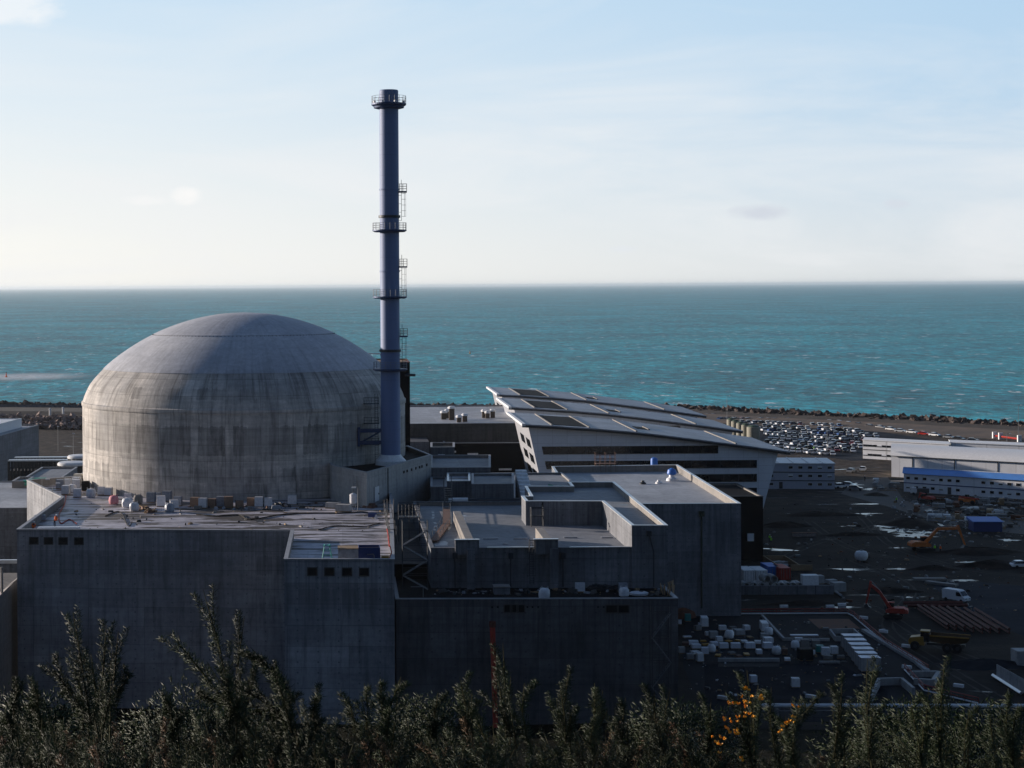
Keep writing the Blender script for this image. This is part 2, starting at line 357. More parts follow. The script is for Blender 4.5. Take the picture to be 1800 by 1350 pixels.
# white cladding of the office, thin panel joints
def cladding(name, col, w, h, joint=.75, rough=.45, metal=.0):
    m, nt, b = mat(name)
    pos, u, v, uv = wall_uv(nt)
    br = N(nt, 'ShaderNodeTexBrick', {'Vector': uv, 'Color1': (.97,) * 3 + (1,), 'Color2': (1.03,) * 3 + (1,), 'Mortar': (joint,) * 3 + (1,), 'Scale': 1.0,
           'Mortar Size': .045, 'Brick Width': w, 'Row Height': h}, offset=0.0)
    n = noise(nt, pos, .25, 4, .6)
    c = mix(nt, 1.0, col, ramp(nt, n, [(.3, .92), (.7, 1.06)]), 'MULTIPLY')
    c = mix(nt, 1.0, c, br.outputs[0], 'MULTIPLY')
    nt.links.new(c, b.inputs['Base Color']); b.inputs['Roughness'].default_value = rough; b.inputs['Metallic'].default_value = metal
    return m
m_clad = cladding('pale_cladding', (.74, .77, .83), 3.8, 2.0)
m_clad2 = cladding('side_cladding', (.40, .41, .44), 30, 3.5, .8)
m_oroof = roofing('standing_seam_roof', (.29, .32, .37), (.22, .245, .29), (.45, .65), (.05, .2, 1), (.55, .5), joint=.14, size=3.8)
m_ribbed = cladding('ribbed_panels', (.74, .76, .80), 3.0, 2.9, .72)
m_warehouse = cladding('warehouse_panels', (.74, .76, .80), .9, 30, .88)

# ---------------------------------------------------------------- haze, sea, ground
ha, nt, b = mat('haze_air'); nt.nodes.clear()
pv = N(nt, 'ShaderNodeVolumePrincipled', {'Color': (.96, .98, 1.0, 1), 'Density': HAZE_D, 'Anisotropy': .6})
N(nt, 'ShaderNodeOutputMaterial', {'Volume': pv.outputs[0]})
struct(MB().box(-60000, 110000, -900, 162000, -13, 101).build('haze', ha), 'stuff')

sea, nt, b = mat('sea_water')
pos = N(nt, 'ShaderNodeNewGeometry').outputs['Position']
def smap(sx, sy): return N(nt, 'ShaderNodeMapping', {0: pos, 3: (sx, sy, 1)}).outputs[0]
w1 = noise(nt, smap(.020, .012), 1.0, 7, .70, .2)      # swell crests lie along x
w2 = noise(nt, smap(.085, .055), 1.0, 6, .74, .2)
w3 = noise(nt, smap(.0009, .0035), 1.0, 4, .55)
w4 = noise(nt, smap(.002, .0012), 1.0, 3, .5)
col = mix(nt, ramp(nt, w1, [(.35, 0.0), (.65, 1.0)]), (.003, .105, .165), (.008, .31, .37))
col = mix(nt, ramp(nt, w3, [(.35, 0.0), (.7, 1.0)]), col, (.007, .27, .32))
col = mix(nt, .8, col, ramp(nt, w2, [(.36, .25), (.5, .95), (.64, 2.1)]), 'MULTIPLY')
col = mix(nt, .8, col, ramp(nt, noise(nt, smap(.0045, .0032), 1.0, 5, .65), [(.35, .6), (.65, 1.35)]), 'MULTIPLY')
w5 = noise(nt, smap(.21, .12), 1.0, 4, .6)
capm = math_(nt, 'MULTIPLY', ramp(nt, w5, [(.665, 0.0), (.70, .9)]), ramp(nt, w1, [(.50, 0.0), (.58, 1.0)]))
w6 = noise(nt, smap(.055, .030), 1.0, 2, .5, .4)
capm = math_(nt, 'MAXIMUM', capm, math_(nt, 'MULTIPLY', ramp(nt, w6, [(.645, 0.0), (.69, 1.0)]), ramp(nt, w5, [(.46, 0.0), (.56, 1.0)])))
capm = math_(nt, 'MAXIMUM', capm, math_(nt, 'MULTIPLY', ramp(nt, w1, [(.645, 0.0), (.66, .8)]), ramp(nt, w2, [(.5, 0.0), (.56, 1.0)])))
# churned white water of the outfall, off to the left
sx = N(nt, 'ShaderNodeSeparateXYZ', {0: pos})
ox, oy = G(40, 662, -8)
dx = math_(nt, 'DIVIDE', math_(nt, 'SUBTRACT', sx.outputs[0], ox), 62.0); dy = math_(nt, 'DIVIDE', math_(nt, 'SUBTRACT', sx.outputs[1], oy), 75.0)
dd = math_(nt, 'ADD', math_(nt, 'MULTIPLY', dx, dx), math_(nt, 'MULTIPLY', dy, dy))
fo = math_(nt, 'MULTIPLY', ramp(nt, math_(nt, 'ADD', dd, math_(nt, 'MULTIPLY', math_(nt, 'SUBTRACT', w2, .5), 2.5)), [(-.2, 1.0), (1.1, 0.0)]), math_(nt, 'MULTIPLY', .95, ramp(nt, w2, [(.34, .35), (.52, 1.0)])))
foam = math_(nt, 'MAXIMUM', capm, fo)
# surf near the breakwater
col = mix(nt, foam, col, (.75, .78, .80))
nt.links.new(col, b.inputs['Base Color'])
nt.links.new(mix(nt, foam, .38, .9), b.inputs['Roughness'])
b.inputs['Specular IOR Level'].default_value = .05
b.inputs['IOR'].default_value = 1.33
hgt = math_(nt, 'ADD', math_(nt, 'MULTIPLY', w1, 1.0), math_(nt, 'MULTIPLY', w2, .5))
nt.links.new(N(nt, 'ShaderNodeBump', {'Height': hgt, 'Strength': .9, 'Distance': 5.0}).outputs[0], b.inputs['Normal'])
mb = MB(); mb.add([(-50000, 600, -8), (100000, 600, -8), (100000, 160000, -8), (-50000, 160000, -8)], [(0, 1, 2, 3)])
struct(mb.build('sea', sea))

gm, nt, b = mat('shade_toned_mud')
pos = N(nt, 'ShaderNodeNewGeometry').outputs['Position']
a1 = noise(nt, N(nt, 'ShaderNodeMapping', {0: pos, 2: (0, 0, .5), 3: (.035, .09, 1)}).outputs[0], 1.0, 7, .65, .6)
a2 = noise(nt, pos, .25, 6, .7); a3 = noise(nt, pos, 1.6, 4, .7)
c = mix(nt, ramp(nt, a1, [(.35, 0.0), (.65, 1.0)]), (.012, .0115, .012), (.030, .024, .021))  # near mud tone lowered for the shadow lying over the yard
s_ = N(nt, 'ShaderNodeSeparateXYZ', {0: pos})
far = ramp(nt, math_(nt, 'DIVIDE', math_(nt, 'ADD', s_.outputs[1], math_(nt, 'MULTIPLY', a1, 60)), 1000.0), [(.54, 0.0), (.60, 1.0)])  # painted shadow boundary: shaded tone nearer, lit tone beyond
c = mix(nt, far, c, mix(nt, ramp(nt, a2, [(.3, 0.0), (.7, 1.0)]), (.030, .028, .028), (.10, .078, .062)))
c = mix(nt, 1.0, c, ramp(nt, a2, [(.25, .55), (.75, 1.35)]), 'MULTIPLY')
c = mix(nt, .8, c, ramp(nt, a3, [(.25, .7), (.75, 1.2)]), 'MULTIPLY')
pud = ramp(nt, noise(nt, N(nt, 'ShaderNodeMapping', {0: pos, 2: (0, 0, -.35), 3: (.035, .11, 1)}).outputs[0], 1.0, 5, .55, .8), [(.63, 0.0), (.66, 1.0)])
nt.links.new(mix(nt, pud, c, (.035, .035, .038)), b.inputs['Base Color'])
nt.links.new(mix(nt, pud, .95, .12), b.inputs['Roughness'])
nt.links.new(mix(nt, pud, .12, .4), b.inputs['Specular IOR Level'])
nt.links.new(N(nt, 'ShaderNodeBump', {'Height': math_(nt, 'MULTIPLY', math_(nt, 'ADD', a2, math_(nt, 'MULTIPLY', a3, .4)), math_(nt, 'SUBTRACT', 1.0, pud)), 'Strength': .6, 'Distance': .5}).outputs[0], b.inputs['Normal'])
COAST = [(-900, 1130), (-420, 1030), (-184, 978), (-134, 952), (35, 934), (78, 930), (174, 915), (217, 870), (260, 833), (297, 792), (420, 660), (620, 480)]
mb = MB()
mb.add([(x, y + 4, 0) for x, y in COAST] + [(900, 200, 0), (900, -60, 0), (-900, -60, 0)], [tuple(range(len(COAST) + 3))[::-1]])
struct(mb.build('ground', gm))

# cliff the photograph is taken from: a bracken-covered slope down to the platform
hm, nt, b = mat('heath_slope')
pos = N(nt, 'ShaderNodeNewGeometry').outputs['Position']
h1 = noise(nt, pos, .35, 7, .7); h2 = noise(nt, pos, 3.0, 5, .7)
c = mix(nt, ramp(nt, h1, [(.35, 0.0), (.65, 1.0)]), (.006, .008, .005), (.016, .014, .008))
b.inputs['Specular IOR Level'].default_value = .05
c = mix(nt, .9, c, ramp(nt, h2, [(.3, .4), (.7, 1.4)]), 'MULTIPLY')
nt.links.new(c, b.inputs['Base Color']); b.inputs['Roughness'].default_value = .95
nt.links.new(N(nt, 'ShaderNodeBump', {'Height': h2, 'Strength': 1.0, 'Distance': .4}).outputs[0], b.inputs['Normal'])
HR = random.Random(3)
def hill_z(x, y):
    # near ledge, then a steep fall to the platform
    r_ = max(0, min(1, (x - 44) / 4)) 
    prof = [(-400, 82), (-60, 66.5), (-10, 63.6), (0, 63.1), (4, 62.85), (7.5, 62.3), (10, 61.0), (14, 58.6), (30, 51), (60, 40), (100, 29), (150, 20), (190, 14.5), (221, 10.9), (228, 10.2 - 1.0 * r_), (250, 6.8 - 7.8 * r_), (256, 6.8 - 9 * r_)]
    for (y0, z0), (y1, z1) in zip(prof, prof[1:]):
        if y <= y1:
            z = z0 + (z1 - z0) * (y - y0) / (y1 - y0); break
    else: z = -2
    k = min(1, max(0, (y - 12) / 40))
    return z + k * max(0, min(1, (235 - y) / 40)) * (1.8 * math.sin(x * .05 + 1) + 1.2 * math.sin(x * .13 + y * .07) + .6 * math.sin(y * .31))
ys = [-400, -200, -60, -30, -10, -4, 0, 2, 4, 5, 6, 7, 8, 9, 10, 12, 14, 17, 20, 25, 30, 36, 42, 50, 60, 70, 80, 90, 100, 112, 125, 138, 150, 165, 180, 192, 205, 214, 221, 228, 234, 240, 245, 250, 256]
xs = [-420, -300, -200, -120, -80] + list(range(-60, 90, 4)) + [90, 110, 140, 180, 240, 320, 420]
mb = MB(); nx = len(xs)
mb.add([(x, y, hill_z(x, y)) for y in ys for x in xs], [(j * nx + i, j * nx + i + 1, (j + 1) * nx + i + 1, (j + 1) * nx + i) for j in range(len(ys) - 1) for i in range(nx - 1)])
struct(mb.build('hillside', hm, smooth=True))

# ---------------------------------------------------------------- concrete blocks
def block(root, poly, z0, z1, par=1.1, t=.45, wall=None, roof=None, cap=None, inner=None, top=True, capw=.06, names=('wall', 'roof', 'coping')):
    wall = wall or m_mid; roof = roof or m_roof; cap = cap or m_cap_metal; inner = inner or m_beige
    n = len(poly); ins = inset(poly, t); zf = z1 - par
    mb = MB()
    mb.add([(x, y, z0) for x, y in poly] + [(x, y, z1) for x, y in poly], [(i, (i + 1) % n, n + (i + 1) % n, n + i) for i in range(n)])
    mb.add([(x, y, zf - .05) for x, y in ins] + [(x, y, z1) for x, y in ins], [((i + 1) % n, i, n + i, n + (i + 1) % n) for i in range(n)], 1)
    mb.build(names[0], [wall, inner], root)
    rb = MB(); rb.add([(x, y, zf) for x, y in inset(poly, t * .5)], [tuple(range(n))])
    rb.build(names[1], roof, root)
    if top:
        o = inset(poly, -capw); i_ = inset(poly, t + capw); cb = MB()
        vs = [(x, y, z) for z in (z1 - .04, z1 + .08) for q in (o, i_) for x, y in q]
        fs = []
        for i in range(n):
            j = (i + 1) % n
            fs += [(2 * n + i, 2 * n + j, 3 * n + j, 3 * n + i), (i, j, 2 * n + j, 2 * n + i), (n + j, n + i, 3 * n + i, 3 * n + j), (j, i, n + i, n + j)]
        cb.add(vs, fs); cb.build(names[2], cap, root)

def recess(root, x0, x1, z0, z1, y, name='vent_opening', d=.5, lip=.05):
    """a dark duct mouth in a wall facing the camera: surround and a set-back louvre"""
    mb = MB()
    for a, b_, c_, d_ in ((x0 - .12, x0, z0 - .12, z1 + .12), (x1, x1 + .12, z0 - .12, z1 + .12)):
        mb.box(a, b_, y - lip, y + .02, c_, d_, 1)
    mb.box(x0, x1, y - lip, y + .02, z1, z1 + .12, 1); mb.box(x0, x1, y - lip, y + .02, z0 - .12, z0, 1)
    mb.box(x0, x1, y - .02, y + .02, z0, z1, 0)
    return mb.build(name, [m_hole, m_dark], root)

# reactor building -----------------------------------------------------------
rb = thing('reactor_building', 'huge round concrete reactor building with a shallow weathered dome', 'reactor building', (DC[0], DC[1], 0))
Rr = DC[2]
prof = [(Rr, 0), (Rr, 20), (Rr, 32), (Rr, 36), (Rr, 40.5), (Rr, 44.3)]
MB().lathe(prof, DC[:2], 144, cap=False).build('cylinder_wall', m_dome, rb, smooth=True)
MB().lathe([(Rr, 44.3), (Rr + .14, 44.4), (Rr + .14, 45.0), (Rr - .1, 45.15)], DC[:2], 144, cap=False).build('ring_ledge', m_dome, rb, smooth=True)
def smooth(P_, k=8):
    out = []
    for i in range(len(P_) - 1):
        p0, p1, p2, p3 = P_[max(0, i - 1)], P_[i], P_[i + 1], P_[min(len(P_) - 1, i + 2)]
        for j in range(k):
            t = j / k
            out.append(tuple(.5 * (2 * p1[q] + (p2[q] - p0[q]) * t + (2 * p0[q] - 5 * p1[q] + 4 * p2[q] - p3[q]) * t * t + (3 * p1[q] - p0[q] - 3 * p2[q] + p3[q]) * t ** 3) for q in (0, 1)))
    return out + [P_[-1]]
DP = [(28.42, 45.1), (28.0, 46.3), (27.0, 48.2), (24.75, 50.7), (22.3, 52.75), (19.2, 54.85), (15.9, 56.65), (12.0, 58.25), (8.0, 59.4), (4.0, 60.1), (0.01, 60.35)]
DS = smooth(DP)
MB().lathe(DS[:25], DC[:2], 144, cap=False).build('dome_shoulder', m_dome, rb, smooth=True)
MB().lathe([DS[24]] + [(r + .05, z + .05) for r, z in DS[24:49]], DC[:2], 144, cap=False).build('dome_skirt', m_cap, rb, smooth=True)
MB().lathe([(DS[48][0] + .04, DS[48][1] + .04)] + [(max(.01, r + .08), z + .09) for r, z in DS[48:]], DC[:2], 144, cap=False).build('dome_crown', m_cap, rb, smooth=True)
mb = MB()
for k in range(150):
    a = 2 * PI * k / 150; mb.obox((DC[0] + 16.1 * math.cos(a), DC[1] + 16.1 * math.sin(a), 56.55), (.18, .12, .14), a)
for k in range(64):
    a = 2 * PI * k / 64; mb.obox((DC[0] + 5.6 * math.cos(a), DC[1] + 5.6 * math.sin(a), 59.90), (.14, .1, .07), a)
mb.build('anchor_studs', m_dsteel, rb)['kind'] = 'stuff'
# vertical pilaster strips of the formwork
for k in range(9):
    pass

# ventilation stack ------------------------------------------------------------
SX, SY = 8.1, 303.0
st = thing('ventilation_stack', 'tall slender blue steel ventilation stack with ring platforms', 'chimney stack', (SX, SY, 35.2))
rs = 1.6
MB().lathe([(rs + .05, 36.0), (rs + .05, 45.0), (rs, 45.2), (rs, 75), (rs - .02, 97.4), (rs - .14, 97.5), (rs - .14, 95.5)], (SX, SY), 64, cap=False).build('flue', m_sheetblue, st, smooth=True)
MB().lathe([(2.6, 35.2), (2.55, 35.9), (1.85, 36.6), (1.72, 36.9)], (SX, SY), 48).build('base_cone', m_offwhite, st, smooth=True)
for z in (41.2, 44.2, 53.5, 67.4, 81.0):
    MB().lathe([(rs + .03, z - .12), (rs + .10, z - .1), (rs + .10, z + .1), (rs + .03, z + .12)], (SX, SY), 48, cap=False).build('flange', m_sheetblue, st)
for z in (54.2, 76.5):
    MB().lathe([(rs + .1, z - .22), (rs + .22, z - .2), (rs + .22, z + .2), (rs + .1, z + .22)], (SX, SY), 48, cap=False).build('band_clamp', m_dsteel, st)
def ringp(z, r=2.85, rail=1.15, top=False):
    mb = MB(); d = .38 if not top else .5
    mb.lathe([(rs + .1, z), (r, z), (r, z - d * .5), (r - .35, z - d), (rs + .1, z - d)], (SX, SY), 40, cap=False)
    o = mb.build('ring_platform', m_sheetblue2, st)
    rl = MB(); n = 20
    pts = [(SX + (r - .05) * math.cos(2 * PI * k / n), SY + (r - .05) * math.sin(2 * PI * k / n)) for k in range(n + 1)]
    for k in range(n): rl.bar((*pts[k], z), (*pts[k], z + rail), .028, 4)
    for h in (.38, .76, rail):
        for k in range(n): rl.bar((*pts[k], z + h), (*pts[k + 1], z + h), .026, 4)
    for k in range(n): rl.box(pts[k][0] - .02, pts[k][0] + .02, pts[k][1] - .02, pts[k][1] + .02, z, z + .15)
    rl.build('guard_rail', m_steel, o)
for y in (404, 521, 648):
    ringp(XZ(685, y, SY)[1])
zt = XZ(685, 182, SY)[1]; ringp(zt, 2.9, 1.2, True)
MB().lathe([(rs + .1, zt - .95), (rs + .9, zt - .75), (r_ := 2.55, zt - .5), (rs + .1, zt - .5)], (SX, SY), 40, cap=False).build('platform_bracket', m_sheetblue2, st)
mb = MB()
for k in range(8):
    a = PI / 8 + k * PI / 4; mb.obox((SX + 2.6 * math.cos(a), SY + 2.6 * math.sin(a), zt + .05), (.35, .3, .3), a)
mb.build('warning_light', m_offwhite, st)
for yb in (336, 468, 590):
    z = XZ(700, yb, SY)[1]
    o = MB().box(SX + rs, SX + 2.9, SY - .7, SY + .7, z - .25, z).build('rest_platform', m_sheetblue2, st)
    rl = MB()
    for x in (SX + rs + .1, SX + 2.25, SX + 2.88):
        for y in (SY - .68, SY + .68): rl.bar((x, y, z), (x, y, z + 1.2), .026, 4)
    for h in (.4, .8, 1.2):
        rl.path([(SX + rs, SY - .68, z + h), (SX + 2.88, SY - .68, z + h), (SX + 2.88, SY + .68, z + h), (SX + rs, SY + .68, z + h)], .024, 4)
    rl.build('guard_rail', m_dsteel, o)
    # caged ladder below and plain ladder above
    ld = MB(); zb = z - 4.9
    for y in (SY - .22, SY + .22):
        ld.bar((SX + 2.0, y, zb), (SX + 2.0, y, z + 1.9), .03, 4)
    for k in range(22): ld.bar((SX + 2.0, SY - .22, zb + .3 * k), (SX + 2.0, SY + .22, zb + .3 * k), .02, 4)
    for k in range(4): ld.bar((SX + rs, SY, zb + 1.4 * k), (SX + 2.0, SY, zb + 1.4 * k), .03, 4)
    ld.build('ladder', m_dsteel, st)
    cg = MB()
    for k in range(5):
        zz = z - 4.2 + k * .95
        cg.path([(SX + 2.0 + .75 * (math.cos(a) * .5 + .5), SY + .38 * math.sin(a), zz) for a in [PI * 1.0 - i * PI * 2 / 10 for i in range(11)]], .02, 3)
    for a in (-1.2, -.4, .4, 1.2): cg.bar((SX + 2.0 + .75 * (math.cos(a) * .5 + .5), SY + .38 * math.sin(a), z - 4.2), (SX + 2.0 + .75 * (math.cos(a) * .5 + .5), SY + .38 * math.sin(a), z - .3), .018, 3)
    cg.build('ladder_cage', m_dsteel, st)
mb = MB(); mb.box(SX - 5.2, SX - 1.2, SY - .6, SY + .6, 40.6, 41.2); mb.box(SX - 5.2, SX - 1.2, SY - .45, SY + .45, 38.6, 39.2)
mb.bar((SX - 5, SY, 38.9), (SX - 1.4, SY, 40.9), .14); mb.box(SX - 5.5, SX - 5.1, SY - .8, SY + .8, 38.3, 41.5)
mb.build('support_frame', m_sheetblue2, st)

# access stair scaffold up the side of the dome beside the stack
sc = thing('dome_ladder', 'dark access ladder with landings climbing the dome beside the blue stack', 'ladder', (4.6, 304, 36))
mb = MB(); ld = MB()
for z in (38.5, 42.0, 45.3):
    MB().box(3.6, 6.2, 302.6, 304.0, z, z + .12).build('landing', m_dsteel, sc)
for z in (38.5, 42.0, 45.3):
    for x in (3.7, 4.9, 6.1): ld.bar((x, 302.65, z), (x, 302.65, z + 1.1), .03, 4)
    for h in (.55, 1.1): ld.bar((3.6, 302.65, z + h), (6.2, 302.65, z + h), .03, 4)
ld.build('guard_rail', m_dsteel, sc)
ld = MB()
for x in (5.5, 6.0): ld.bar((x, 302.9, 35.2), (x, 302.9, 47), .04, 4)
for k in range(38): ld.bar((5.5, 302.9, 35.4 + .3 * k), (6.0, 302.9, 35.4 + .3 * k), .025, 4)
ld.build('rungs', m_dsteel, sc)
# left safeguard building ---------------------------------------------------------
LB = [(-45.2, 251.9), (-7.1, 249.2), (-7.2, 222.9), (6.3, 222.2), (8.0, 292), (8.0, 330), (-45.8, 330), (-45.8, 323.9), (-55.0, 316.8), (-44.9, 290.6)]
lb = thing('safeguard_building', 'large grey concrete block with a wet flat roof in front of the dome', 'concrete building', (-20, 270, 0))
block(lb, LB, 0, 31.5, par=1.15, t=.4, wall=m_safe, roof=m_roofwet, cap=m_darkcop)
def fy(x): return 251.9 + (249.2 - 251.9) * (x + 45.2) / 38.1
for px in (59, 85, 111, 139):
    x, z = XZ(px, 951, 251.4); recess(lb, x - .55, x + .55, z - .42, z + .42, fy(x) - .03)
for px in (549, 579, 610, 640):
    x, z = XZ(px, 1005, 222.5); recess(lb, x - .52, x + .52, z - .42, z + .42, 222.9 - .7 * (x + 7.2) / 13.5 - .06)
# stack annex on the roof ----------------------------------------------------------
an = thing('stack_annex', 'angular pale concrete annex with a white door at the foot of the blue stack', 'concrete building', (5, 296, 20))
AN = [(-1.7, 294.7), (3.8, 283.1), (15.3, 312.0), (12, 330), (-4, 318)]
block(an, AN, 20, 35.9, par=.75, t=.35, wall=m_light, roof=m_black, cap=m_darkcop, inner=m_dark)
def on_annex(s, z, dz, w, m, name, out=.05):      # s = fraction along the right-hand face
    ax, ay = AN[1]; bx, by = AN[2]; a = math.atan2(by - ay, bx - ax)
    x = ax + (bx - ax) * s + math.sin(a) * out; y = ay + (by - ay) * s - math.cos(a) * out
    return MB().obox((x, y, z), (w, .12, dz), a).build(name, m, an)
on_annex(.135, 30.9, 2.5, 2.1, m_darkcop, 'door_frame', .02)
d_ = on_annex(.135, 31.0, 2.3, 1.8, m_white, 'door', .08)
on_annex(.158, 32.0, .25, .2, m_dsteel, 'door_handle', .15)
on_annex(.305, 27, 8.7, .22, m_hole, 'movement_joint', .02)
for s in (.55, .60, .67, .74, .80, .84, .92): on_annex(s, 34.15 + .25 * (s - .55), .42, .55, m_hole, 'duct_opening', .03)
lad = thing('wall_ladder', 'steel ladder with hoops on the left face of the stack annex', 'ladder', (2.0, 286.4, 30.3))
mb = MB()
for dx in (0, .55): mb.bar((1.7 + dx, 286.6 - dx * 1.9 - .5, 30.4), (1.7 + dx, 286.6 - dx * 1.9 - .5, 35.2), .05, 4)
for k in range(15): mb.bar((1.7, 286.1, 30.7 + .3 * k), (2.25, 285.05, 30.7 + .3 * k), .035, 4)
mb.build('rails', m_steel, lad)

def simple_lamp(x, y, z, h, label, group=None, arm=1.0, r=.07):
    t = thing('street_lamp', label, 'lamp', (x, y, z), group)
    MB().bar((x, y, z), (x, y, z + h), r, 6, 0, r * .6).build('pole', m_steel, t)
    MB().path([(x, y, z + h), (x + arm, y, z + h + .1)], r * .5, 5).build('arm', m_steel, t)
    MB().obox((x + arm, y, z + h), (.7, .35, .18)).build('lamp_head', m_offwhite, t)
    return t

# right low block: front terrace
eb = thing('front_terrace_block', 'wide dark concrete wall lowest in the foreground right of the safeguard building', 'concrete building', (24, 226, 0))
EB = [(6.5, 223.0), (41.0, 222.2), (41.0, 250), (6.5, 250)]
block(eb, EB, 0, 26.5, par=.3, t=.35, wall=m_low, roof=m_black, cap=m_darkcop, inner=m_dark)
for px, w in ((893, .42), (904, .42), (915.5, .42), (1075, .65), (1096, .6)):
    x, z = XZ(px, 1070, 222.5); recess(eb, x - w, x + w, z - .42, z + .42, 222.97 - .8 * (x - 6.5) / 34.5)
mb = MB()
for px in (865, 875, 927, 936, 946, 1051, 1061):
    x, z = XZ(px, 1067, 222.5); mb.box(x - .1, x + .1, 222.4, 223.2, z - .1, z + .1)
mb.build('anchor_holes', m_hole, eb)

# stepped building behind it
mbk = thing('auxiliary_building', 'stepped concrete building with two long roof ribs behind the front terrace', 'concrete building', (24, 240, 0))
MBK = [(11.3, 232.9), (41.2, 232.0), (41.6, 283), (11.0, 283)]
block(mbk, MBK, 20, 31.3, par=.55, t=.4, wall=m_mid, roof=m_roof, cap=m_mid)
# upper step, L-shaped in plan
UP = [(36.9, 231.8), (41.45, 231.6), (42.4, 283.2), (35.2, 283.4), (35.0, 277.6), (27.9, 278), (27.4, 264.7), (26.1, 264.8), (26.1, 258.7), (36.9, 258.2)]
up = thing('upper_roof_block', 'raised L-shaped concrete roof block edged with bright metal on the auxiliary building', 'concrete building', (38, 255, 29))
block(up, UP, 26, 34.2, par=.8, t=.35, wall=m_mid, roof=m_roof, cap=m_cap_metal, names=('wall', 'roof', 'coping'))
MB().box(28.4, 28.55, 258.2, 258.5, 31, 34.1).build('movement_joint', m_hole, up)
# brighter coping just where the metal flashing is
mb = MB(); mb.box(18.5, 27.2, 232.2, 232.6, 31.38, 31.50); mb.box(29.0, 36.8, 231.95, 232.4, 31.38, 31.50); mb.build('parapet_flashing', m_cap_metal, mbk)
# ribs running back over the roof and down the facade
for i, (pxa, pya, pxb, pyb, fx) in enumerate(((803, 896, 826, 947, 822), (948, 925, 965, 947, 968))):
    x0, y0 = G(pxa, pya, 32.6); x1, y1 = G(pxb, pyb, 32.6)
    rib = MB(); w = 1.05
    rib.add([(x0 - w / 2, y0, 30.6), (x0 + w / 2, y0, 30.6), (x1 + w / 2, 232.3, 30.6), (x1 - w / 2, 232.3, 30.6),
             (x0 - w / 2, y0, 32.4), (x0 + w / 2, y0, 32.4), (x1 + w / 2, 232.3, 32.4), (x1 - w / 2, 232.3, 32.4)],
            [(4, 5, 6, 7), (1, 0, 4, 5), (2, 1, 5, 6), (3, 2, 6, 7), (0, 3, 7, 4)])
    MB().box(x1 - 1.9, x1 + 1.15, 231.75, 232.3, 30.6, 32.5).build('rib_head', m_mid, mbk)
    rib.build('roof_rib', m_beige, mbk)
    MB().box(x1 - 1.95, x1 + 1.2, 231.5, 232.25, 32.5, 32.6).build('rib_coping', m_cap_metal, mbk)
    xf = XZ(fx + 6, 960, 231)[0]
    MB().box(xf - .5, xf + .5, 231.0, 231.65, 26.3, 31.4).build('facade_rib', m_mid, mbk)
# rainwater pipes with hoppers and mossy streaks
for px in (800, 898, 990):
    x, z = XZ(px, 976, 231.8)
    MB().box(x - .3, x + .3, 231.7, 232.4, z - .45, z + .3).bar((x, 232.05, z), (x, 232.05, 26.4), .09, 6).build('rainwater_pipe', m_dsteel, mbk)
x, z = XZ(1141, 938, 231.3)
MB().box(x - .3, x + .3, 231.2, 231.7, z - .3, z + .3).bar((x, 231.45, z), (x + .6, 231.45, z - 2.4), .08).bar((x + .6, 231.45, z - 2.4), (x + .6, 231.45, 26.4), .08).build('rainwater_pipe', m_dsteel, up)
# cage ladder on its facade
lad = thing('cage_ladder', 'dark caged ladder on the facade between the two ribs', 'ladder', (24.5, 231.6, 26))
mb = MB(); xl = XZ(935, 980, 231.6)[0]
for dx in (-.25, .25): mb.bar((xl + dx, 231.7, 26.8), (xl + dx, 231.7, 32.6), .04, 4)
for k in range(19): mb.bar((xl - .25, 231.7, 27 + .3 * k), (xl + .25, 231.7, 27 + .3 * k), .03, 4)
mb.build('rails', m_dsteel, lad)
mb = MB()
for k in range(6): mb.path([(xl - .4, 231.8, 28 + .9 * k), (xl - .4, 231.1, 28 + .9 * k), (xl + .4, 231.1, 28 + .9 * k), (xl + .4, 231.8, 28 + .9 * k)], .03, 4)
for dx, dy in ((-.4, 231.1), (0, 231.05), (.4, 231.1)): mb.bar((xl + dx, dy, 28), (xl + dx, dy, 32.5), .025, 4)
mb.build('cage', m_dsteel, lad)
# rooftop service gantry over the second rib
g = thing('roof_step_frame', 'small black steel step-over frame where the right-hand rib meets the raised block', 'access step', (26.9, 257, 31))
mb = MB(); gx, gy = G(944, 925, 31.0)
for dx in (-.85, .85):
    for dy in (-.6, .6): mb.bar((gx + dx, gy + dy, 31), (gx + dx, gy + dy, 33.6), .07, 4)
for dx in (-.85, .85): mb.bar((gx + dx, gy - .6, 33.6), (gx + dx, gy + .6, 33.6), .07, 4); mb.bar((gx + dx, gy - .6, 32.6), (gx + dx, gy + .6, 32.6), .05, 4)
mb.bar((gx - .85, gy - .6, 33.6), (gx + .85, gy - .6, 33.6), .07, 4); mb.bar((gx - .85, gy + .6, 33.6), (gx + .85, gy + .6, 33.6), .07, 4)
mb.box(gx - .85, gx + .85, gy - .6, gy + .6, 32.4, 32.5)
mb.build('frame', m_dsteel, g)

